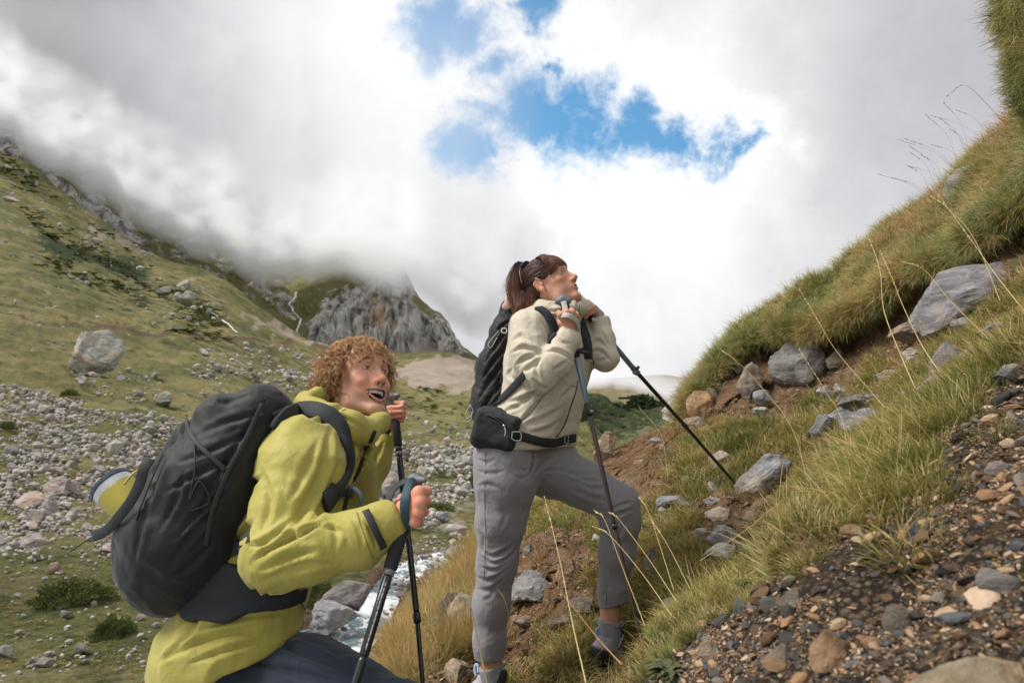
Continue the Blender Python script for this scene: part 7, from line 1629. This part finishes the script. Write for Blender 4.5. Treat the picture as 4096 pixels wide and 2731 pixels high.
for i in range(8): Q.rc(P(*ring[i]), P(*ring[(i+1) % 8]), .027, .027, k=.02)
Q.rc(P(556, 318, 2.61), P(560, 308, 2.61), .085, .075, k=.03)
Q.ell(P(560, 296, 2.61), (.075, .075, .045), k=.012, op='-')
Q.fn(lambda p: fw((p-WOM_C)@WOM_R/WOM_S)*WOM_S-.002, .006, '-')
Q.plane(P(530, 448, 2.6), (.03, 0, -1), .008)
def cuff(FQ, a, d, r_=.06):
    a = np.array(a); d = np.array(d)/np.linalg.norm(d); FQ.fn(lambda p: np.maximum(-(p-a)@d, np.linalg.norm(p-a, axis=1)-r_), .003, '-')
cuff(Q, P(569.5, 330, 2.405), P(570.5, 326, 2.405)-P(564, 343, 2.40)); cuff(Q, P(600, 319, 2.655), P(598, 314, 2.66)-P(603, 330, 2.645), .05)
V_, F_ = sculpt(Q, .010, 1); N_ = vnormals(V_, F_); V_ = V_+N_*(.0020*fbm(V_/.045, 3)+.003*(1-np.abs(fbm(V_*np.array([1, .5, 1])/.07+3, 2))*1.6))[:, None]
for pts, a, w_ in [([(541, 318), (549, 330), (550, 348)], .004, 1.6), ([(513, 340), (522, 336), (530, 345)], .005, 2.4), ([(512, 352), (524, 347), (538, 352), (546, 350)], .007, 2.4), ([(516, 364), (528, 357), (542, 354)], .007, 2.2), ([(520, 372), (532, 366), (546, 352)], .006, 2.2), ([(545, 352), (556, 350), (568, 356), (572, 362)], .008, 1.8),
   ([(538, 362), (536, 370), (540, 380)], .007, 1.8), ([(532, 378), (540, 386), (548, 388)], .005, 2), ([(512, 368), (509, 374), (515, 382)], .006, 2.2), ([(556, 336), (562, 342), (573, 343)], .003, 1.5), ([(553, 370), (560, 366), (568, 360)], .004, 1.8), ([(535, 402), (545, 398), (558, 384)], .006, 2.4), ([(508, 402), (524, 398), (538, 390)], .007, 2.4), ([(503, 412), (520, 404), (533, 396)], .006, 2.2), ([(520, 422), (528, 414), (541, 398)], .005, 2),
   ([(530, 432), (545, 430), (560, 420)], .005, 2.4), ([(525, 424), (545, 418), (565, 405)], .005, 3), ([(560, 398), (568, 392), (574, 384)], .005, 2.2), ([(590, 352), (598, 350), (606, 355), (611, 362)], .007, 1.6), ([(588, 345), (597, 340), (607, 346)], .006, 1.8), ([(594, 360), (602, 360), (610, 356)], .005, 1.6), ([(601, 330), (606, 340), (611, 346)], .005, 1.4), ([(538, 305), (552, 311), (568, 309)], .006, 1.6), ([(545, 314), (556, 316), (566, 314)], .005, 1.5), ([(577, 298), (578, 306), (576, 314)], .006, 1.4)]:
    V_ = crease(V_, N_, pts, a, w_)
qj = obj_from('jacket', V_, F_, M_bei, wom); qj['label'] = 'beige hiking jacket with black zip'
strap_on('zip', Q, [(577, 380), (575, 392), (571, 404), (564, 424), (556, 436)], .005, .003, M_zip, qj, .001); strap_on('seam', Q, [(580, 298), (580, 306), (578, 316)], .010, .003, M_zip, qj, .001, 14)
strap_on('pocket_seam', Q, [(541, 398), (534, 408), (524, 418), (518, 422)], .0025, .001, M_grseam, qj, .002); strap_on('pocket_seam', Q, [(566, 385), (574, 386), (580, 388)], .002, .001, M_grseam, qj, .002)
strap_on('cord', Q, [(549, 305), (552, 303), (556, 304)], .002, .002, M_zip, qj, .004, 12)
# trousers
U = Field()
U.chain([(P(507, 455, 2.56), .118), (P(506, 480, 2.56), .110), (P(501, 520, 2.565), .087), (P(497, 562, 2.575), .069), (P(491, 605, 2.585), .063), (P(489.5, 640, 2.59), .054), (P(489.5, 662, 2.59), .052)], k=.04)
U.chain([(P(545, 456, 2.70), .112), (P(550, 468, 2.70), .108), (P(583, 483, 2.68), .088), (P(619, 504, 2.64), .074), (P(620, 520, 2.645), .072), (P(617, 552, 2.67), .066), (P(613.5, 590, 2.70), .055), (P(613, 615, 2.70), .053)], k=.03)
U.rc(P(507, 458, 2.58), P(545, 458, 2.70), .112, .11, k=.04)
U.plane(P(530, 443, 2.6), (0, 0, 1), .01)
cuff(U, P(489, 657.5, 2.59), (.05, 0, -1), .07); cuff(U, P(613, 603, 2.70), (.28, 0, -1), .08)
V_, F_ = sculpt(U, .010, 1); N_ = vnormals(V_, F_); V_ = V_+N_*(.0022*fbm(V_/.05, 3))[:, None]
for pts, a, w_ in [([(533, 450), (534, 462), (528, 476)], .006, 1.6), ([(560, 452), (545, 462), (533, 474)], .006, 2.2), ([(575, 466), (560, 470), (542, 470)], .0035, 2), ([(600, 472), (580, 474), (560, 470)], .0035, 2), ([(605, 480), (588, 480), (570, 474)], .004, 2), ([(612, 486), (595, 488), (575, 480)], .004, 2), ([(608, 500), (590, 496), (570, 488)], .004, 2.2), ([(600, 512), (585, 504), (568, 494)], .004, 2.2),
   ([(632, 502), (620, 505), (606, 512)], .007, 2), ([(634, 508), (618, 514), (605, 520)], .007, 2), ([(628, 520), (618, 535), (608, 550)], .004, 2.4), ([(476, 458), (486, 462), (496, 458)], .004, 2), ([(475, 470), (490, 473), (505, 470)], .004, 2), ([(476, 486), (488, 484), (500, 488)], .004, 2.4), ([(518, 466), (524, 470), (529, 468)], .004, 1.8), ([(514, 474), (522, 478), (528, 474)], .004, 1.8),
   ([(481, 548), (492, 556), (506, 550), (515, 542)], .008, 2.2), ([(482, 556), (494, 563), (508, 558), (516, 548)], .008, 2.2), ([(480, 566), (494, 570), (510, 562)], .007, 2.4), ([(476, 576), (490, 580), (508, 568)], .006, 2.4), ([(475, 588), (490, 590), (503, 578)], .005, 2.6), ([(482, 600), (490, 596), (498, 586)], .004, 2.2), ([(478, 530), (484, 540), (482, 552)], .005, 2.2), ([(500, 500), (505, 515), (500, 530)], .003, 2.6), ([(604, 575), (608, 585), (603, 596)], .004, 1.8)]:
    V_ = crease(V_, N_, pts, a*.6, w_)
tr = obj_from('trousers', V_, F_, M_grt, wom); tr['label'] = 'grey ankle length hiking trousers'
strap_on('seam', U, [(486, 452), (485, 500), (486, 540), (484, 580)], .0018, .001, M_grseam, tr, .001, 50); strap_on('seam', U, [(533, 447), (533, 460), (530, 472)], .0018, .001, M_grseam, tr, .001); strap_on('seam', U, [(606, 590), (607, 598), (606, 604)], .0015, .001, M_grseam, tr, .001, 10)
# socks and shoes
M_sock = simple_mat('grey_sock', (.27, .27, .28), .9, nscale=700, namp=.35, bumpd=.002); M_shoe = simple_mat('grey_shoe', (.36, .34, .38), .8, nscale=90, namp=.25, bumpd=.002)
_g = M_shoe.node_tree; _b = [n for n in _g.nodes if n.type == 'BSDF_PRINCIPLED'][0]; _l = _b.inputs['Base Color'].links[0].from_socket; _m = _g.nodes.new('ShaderNodeMix'); _m.data_type = 'RGBA'; _a = _g.nodes.new('ShaderNodeAttribute'); _a.attribute_name = 'heel'; _g.links.new(_a.outputs['Fac'], _m.inputs[0]); _g.links.new(_l, _m.inputs[6]); _m.inputs[7].default_value = (.02, .023, .026, 1); _g.links.new(_m.outputs[2], _b.inputs['Base Color'])
M_soleb = simple_mat('black_sole', (.025, .03, .032), .8, bumpd=.001); M_lace = simple_mat('pale_lace', (.52, .48, .48), .8, nscale=400, namp=.25, bumpd=.001); M_tabb = simple_mat('light_blue_trim', (.30, .42, .62), .7, bumpd=0); M_lin = simple_mat('black_lining', (.02, .024, .026), .8, bumpd=0)
for (ank, toe, up, sc) in ((P(611, 639, 2.70), P(642, 646, 2.79), (-.12, -.15, 1), .90), (P(493, 681, 2.59), P(545, 706, 2.48), (.35, .10, 1), .94)):
    u_, a_, M_ = boot('shoe', ank, toe, up, wom, (M_shoe, M_soleb, M_lace), sc, True, True)
    g = Field(); sa, sb = (P(610, 619, 2.70), P(610.5, 644, 2.70)) if ank[0] > .2 else (P(490.5, 664, 2.585), P(493, 688, 2.59))
    g.rc(sa, sb, .043, .040, k=.01); g.plane(sa, sa-sb+np.array([.012, 0, 0]) if ank[0] > .2 else sa-sb-np.array([.018, 0, 0]), .002); V, F = sculpt(g, .007, 1); N_ = vnormals(V, F); c_ = (sa+sb)/2; V = V+N_*(.0010*np.sin(np.arctan2(V[:, 1]-c_[1], V[:, 0]-c_[0])*44))[:, None]; obj_from('sock', V, F, M_sock, wom)
    V, F = tube_np(spline([(0, -.078, -.005), (0, -.090, .012), (0, -.092, .030), (0, -.080, .028), (0, -.072, .008)], 16), .0058, 6, False); obj_from('pull_tab', a_+(V*sc)@M_.T, F, M_tabb, u_)
    for q in (-1, 1):
        V, F = tube_np(spline([(q*.040, .000, -.030), (q*.044, .012, .0), (q*.040, .022, .026), (q*.030, .030, .034)], 14), .0036, 6, False); obj_from('trim', a_+(V*sc)@M_.T, F, M_tabb, u_)
    g = Field(); g.rc((0, .028, -.012), (0, .034, .030), .034, .030, k=.01, flat=((0, 1, 0), .45)); V, F = sculpt(g, .008, 0); obj_from('tongue', a_+(V*sc)@M_.T, F, M_lin, u_)

# backpack of the woman
wp = empty('backpack', P(495, 370, 2.76).tolist()); tag(wp, 'black backpack with hip belt pouch worn by the woman in the beige jacket', 'backpack')
G = Field(); G.chain([(P(512, 312, 2.74), .048), (P(508, 334, 2.76), .066), (P(500, 368, 2.78), .088), (P(494, 404, 2.77), .086), (P(497, 422, 2.75), .070)], k=.05); G.rc(P(513, 307, 2.74), P(524, 308, 2.76), .036, .034, k=.03)
G.chain([(P(520, 330, 2.84), .06), (P(512, 400, 2.86), .07)], k=.05)
G.fn(lambda p: Q(p)-.002, .010, '-'); V_, F_ = sculpt(G, .011, 1); N_ = vnormals(V_, F_); V_ = V_+N_*(.003*fbm(V_/.04, 3)+.004*(1-np.abs(fbm(V_@np.array([[.8, 0, .6], [0, .6, 0], [-.6, 0, .8]])/np.array([.1, .08, .03]), 2))*1.5))[:, None]
for pts, a, w_ in [([(506, 332), (496, 345), (486, 362)], .008, 2), ([(508, 345), (494, 360), (482, 380)], .008, 2), ([(506, 360), (490, 380), (478, 400)], .008, 2.2), ([(500, 385), (488, 400), (480, 418)], .007, 2), ([(510, 320), (502, 326), (497, 334)], .008, 1.8), ([(504, 372), (499, 385), (495, 397)], .006, 1.6)]: V_ = crease(V_, N_, pts, a, w_)
obj_from('pack_body', V_, F_, M_blk, wp)
GQ = lambda p: np.minimum(Q(p), G(p)); M_cordl = simple_mat('pale_cord', (.55, .56, .55), .6, bumpd=0)
M_padw = simple_mat('dark_blue_padding', (.020, .026, .036), .8, nscale=500, namp=.3, bumpd=.001)
strap_on('shoulder_strap', Q, [(538, 309), (545, 314), (551, 324), (553.5, 333), (553.5, 339)], .046, .012, M_padw, wp, .001, 40); strap_on('shoulder_strap', Q, [(580, 320), (584, 332), (588, 345), (588, 358)], .034, .010, M_padw, wp, .001, 30)
strap_on('chest_strap', Q, [(577, 350), (583, 350.5), (590, 353)], .016, .006, M_web, wp, .008, 14); tube('buckle', spline([P(578, 349, 2.52), P(583, 352, 2.51), P(590, 353, 2.53)], 8), .0065, M_plast, wp)
tube('loose_strap', spline([P(590, 345, 2.53), P(592, 356, 2.52), P(594, 364, 2.52), P(590.5, 362, 2.52)], 14), .002, M_web, wp)
strap_on('side_strap', GQ, [(525.5, 374), (515, 386), (503, 398), (490, 411)], .028, .004, M_web, wp, .006, 40); strap_on('side_strap', G, [(506, 358), (503, 370), (500, 384)], .010, .004, M_web, wp, .004, 20)
tube('buckle', [P(520, 378, 2.42), P(524, 374, 2.415)], .008, M_plast, wp, 8)
strap_on('hip_webbing', Q, [(514, 434), (526, 437), (540, 441), (553, 442), (564, 439), (574, 437)], .032, .006, M_web, wp, .004, 50)
# pouch on the hip belt
tc = P(497, 428, 2.47); xa = P(514, 434, 2.47)-P(480, 424, 2.50); xa /= np.linalg.norm(xa); ya = np.array([.1, 1, .1]); ya -= xa*(ya@xa); ya /= np.linalg.norm(ya); M_ = np.stack([xa, ya, np.cross(xa, ya)], 1)
g = Field(); g.box(tc, (.082, .045, .062), .022, M=M_); g.rc(P(484, 415, 2.52), P(498, 414, 2.50), .025, .022, k=.03); g.rc(P(478, 440, 2.50), P(505, 443, 2.47), .028, .024, k=.03); V_, F_ = sculpt(g, .009, 1); N_ = vnormals(V_, F_); V_ = V_+N_*(.002*fbm(V_/.04, 3))[:, None]; V_ = crease(V_, N_, [(487, 416), (500, 421), (512, 432)], .004, 1.2, .3)
pch = obj_from('belt_pouch', V_, F_, M_pad, wp)
strap_on('pouch_zip', g, [(487, 414), (496, 418), (505, 425)], .004, .002, M_zip, pch, .001, 20); tube('zip_pull', spline([P(504, 425, 2.41), P(505.5, 431, 2.405), P(504.5, 436, 2.41)], 8), .0016, M_cordl, pch, 5); tube('slider', [P(503, 424.5, 2.41), P(505.5, 426, 2.41)], .004, M_sil, pch, 8)
def bring(cx, cy, Y, w_, h_, nm='buckle', par=wp, mat=M_sil):
    c = spline([P(cx-w_, cy-h_, Y), P(cx+w_, cy-h_*.8, Y), P(cx+w_, cy+h_, Y), P(cx-w_, cy+h_*.8, Y), P(cx-w_, cy-h_, Y)], 20); V, F = tube_np(c, .0026, 6, False); obj_from(nm, V, F, mat, par)
bring(516.5, 435.5, 2.40, 4, 4.2, mat=simple_mat('grey_buckle', (.25, .26, .26), .4, bumpd=0)); bring(566.5, 438.5, 2.50, 1.6, 4, mat=M_lock)
for pts in ([(499, 330), (492, 338), (488, 344), (491, 347), (497, 337)], [(503, 328), (496, 334), (490, 345)], [(471, 404), (466, 412), (468, 418), (473, 411), (470, 404)], [(472, 411), (471, 418), (467, 421)]): tube('cord', spline([P(a, b, 2.66 if a > 480 else 2.70) for a, b in pts], 20), .0013, M_cordl if pts[0][0] != 503 else M_web, wp, 5)
bring(504, 330, 2.63, 2.2, 2.2, mat=M_cordl)
flw = Field(); flw.rc(P(505, 306, 2.66), P(509, 302, 2.66), .012, .008, flat=((0, 1, 0), .4)); flw.rc(P(509, 305, 2.655), P(508, 300, 2.66), .009, .010, flat=((0, 1, 0), .4)); V_, F_ = sculpt(flw, .005, 1); pk = obj_from('pack_tag', V_, F_, simple_mat('pale_pink', (.62, .38, .32), .6, bumpd=0), wp); pk['label'] = 'pale pink petal shaped tag on top of the pack'  # small pink tag sitting on the pack

# poles of the woman
M_bluea = simple_mat('blue_grey_alloy', (.16, .24, .28), .32, .4, bumpd=0); M_brn = simple_mat('brown_shaft', (.085, .055, .05), .35, .2, bumpd=0); M_cork = simple_mat('grey_grip', (.42, .41, .38), .8, nscale=200, bumpd=.001)
w1 = pole('blue and brown trekking pole planted beside the front shoe of the woman', [P(564.5, 302, 2.425), P(571, 330, 2.42), P(576.5, 357, 2.41), P(587.5, 403, 2.405), P(590, 415, 2.40), P(614, 523, 2.40), P(615, 528, 2.40), P(640, 632, 2.40), P(642.5, 646, 2.40)],
     [(.0145, .0140), (.0145, .0125), (.0105, .0105), (.0125, .0125), (.0085, .0080), (.0105, .0105), (.0075, .0062), (.004, .003)], ['grip', 'grip', 'upper_shaft', 'clamp', 'middle_shaft', 'clamp', 'lower_shaft', 'tip'], [M_foam, M_foam, M_bluea, M_plast, M_brn, M_plast, M_brn, M_lock])
hf = Field(); hf.rc(P(563, 299.5, 2.43), P(563.8, 303, 2.43), .020, .016, k=.01); hf.rc(P(558, 301, 2.43), P(568, 300.5, 2.42), .012, .012, k=.01); V_, F_ = sculpt(hf, .005, 1); obj_from('grip_head', V_, F_, M_rub2, w1)
ribbon('wrist_strap', spline([P(563.5, 301, 2.405), P(565, 307, 2.395), P(566.5, 312, 2.38)], 10), (0, -1, .1), .019, .003, M_cork, w1)
ribbon('wrist_strap', spline([P(557.5, 317, 2.405), P(560, 315.5, 2.372), P(566, 314.6, 2.345), P(572, 316.5, 2.345), P(577, 321, 2.362), P(579.5, 328, 2.39)], 30), [(-.5, -1, .2)]*8+[(0, -1, .15)]*12+[(.5, -1, .2)]*10, .018, .0035, M_cork, w1)
tube('lever', [P(590, 410.5, 2.385), P(594, 411.5, 2.385)], .0065, M_lock, w1, 8)
w2 = pole('blue and black trekking pole slanting right from the woman to the tilted slab', [P(587.5, 314, 2.64), P(598, 326, 2.65), P(610, 340, 2.67), P(633, 367.5, 2.75), P(638, 373, 2.77), P(683, 423, 2.98), P(685.5, 426, 2.99), P(738, 486, 3.22), P(742, 491, 3.235)],
     [(.0150, .0145), (.0145, .0130), (.0105, .0105), (.0125, .0125), (.0085, .0080), (.0105, .0105), (.0078, .0070), (.005, .004)], ['grip', 'grip', 'upper_shaft', 'clamp', 'middle_shaft', 'clamp', 'lower_shaft', 'tip'], [M_foam, M_foam, M_bluea, M_lock, M_shaft, M_plast, M_shaft, M_lock])
tube('lever', [P(636, 369, 2.74), P(639, 366, 2.74)], .0065, M_plast, w2, 8); tube('lever', [P(633, 373, 2.74), P(637, 371, 2.74)], .0060, M_lock, w2, 8)
ribbon('wrist_strap', spline([P(594, 305, 2.60), P(598, 309, 2.61), P(600.5, 314, 2.62), P(598, 319, 2.62), P(592, 319, 2.61)], 20), (.2, -1, 0), .014, .003, M_cork, w2)
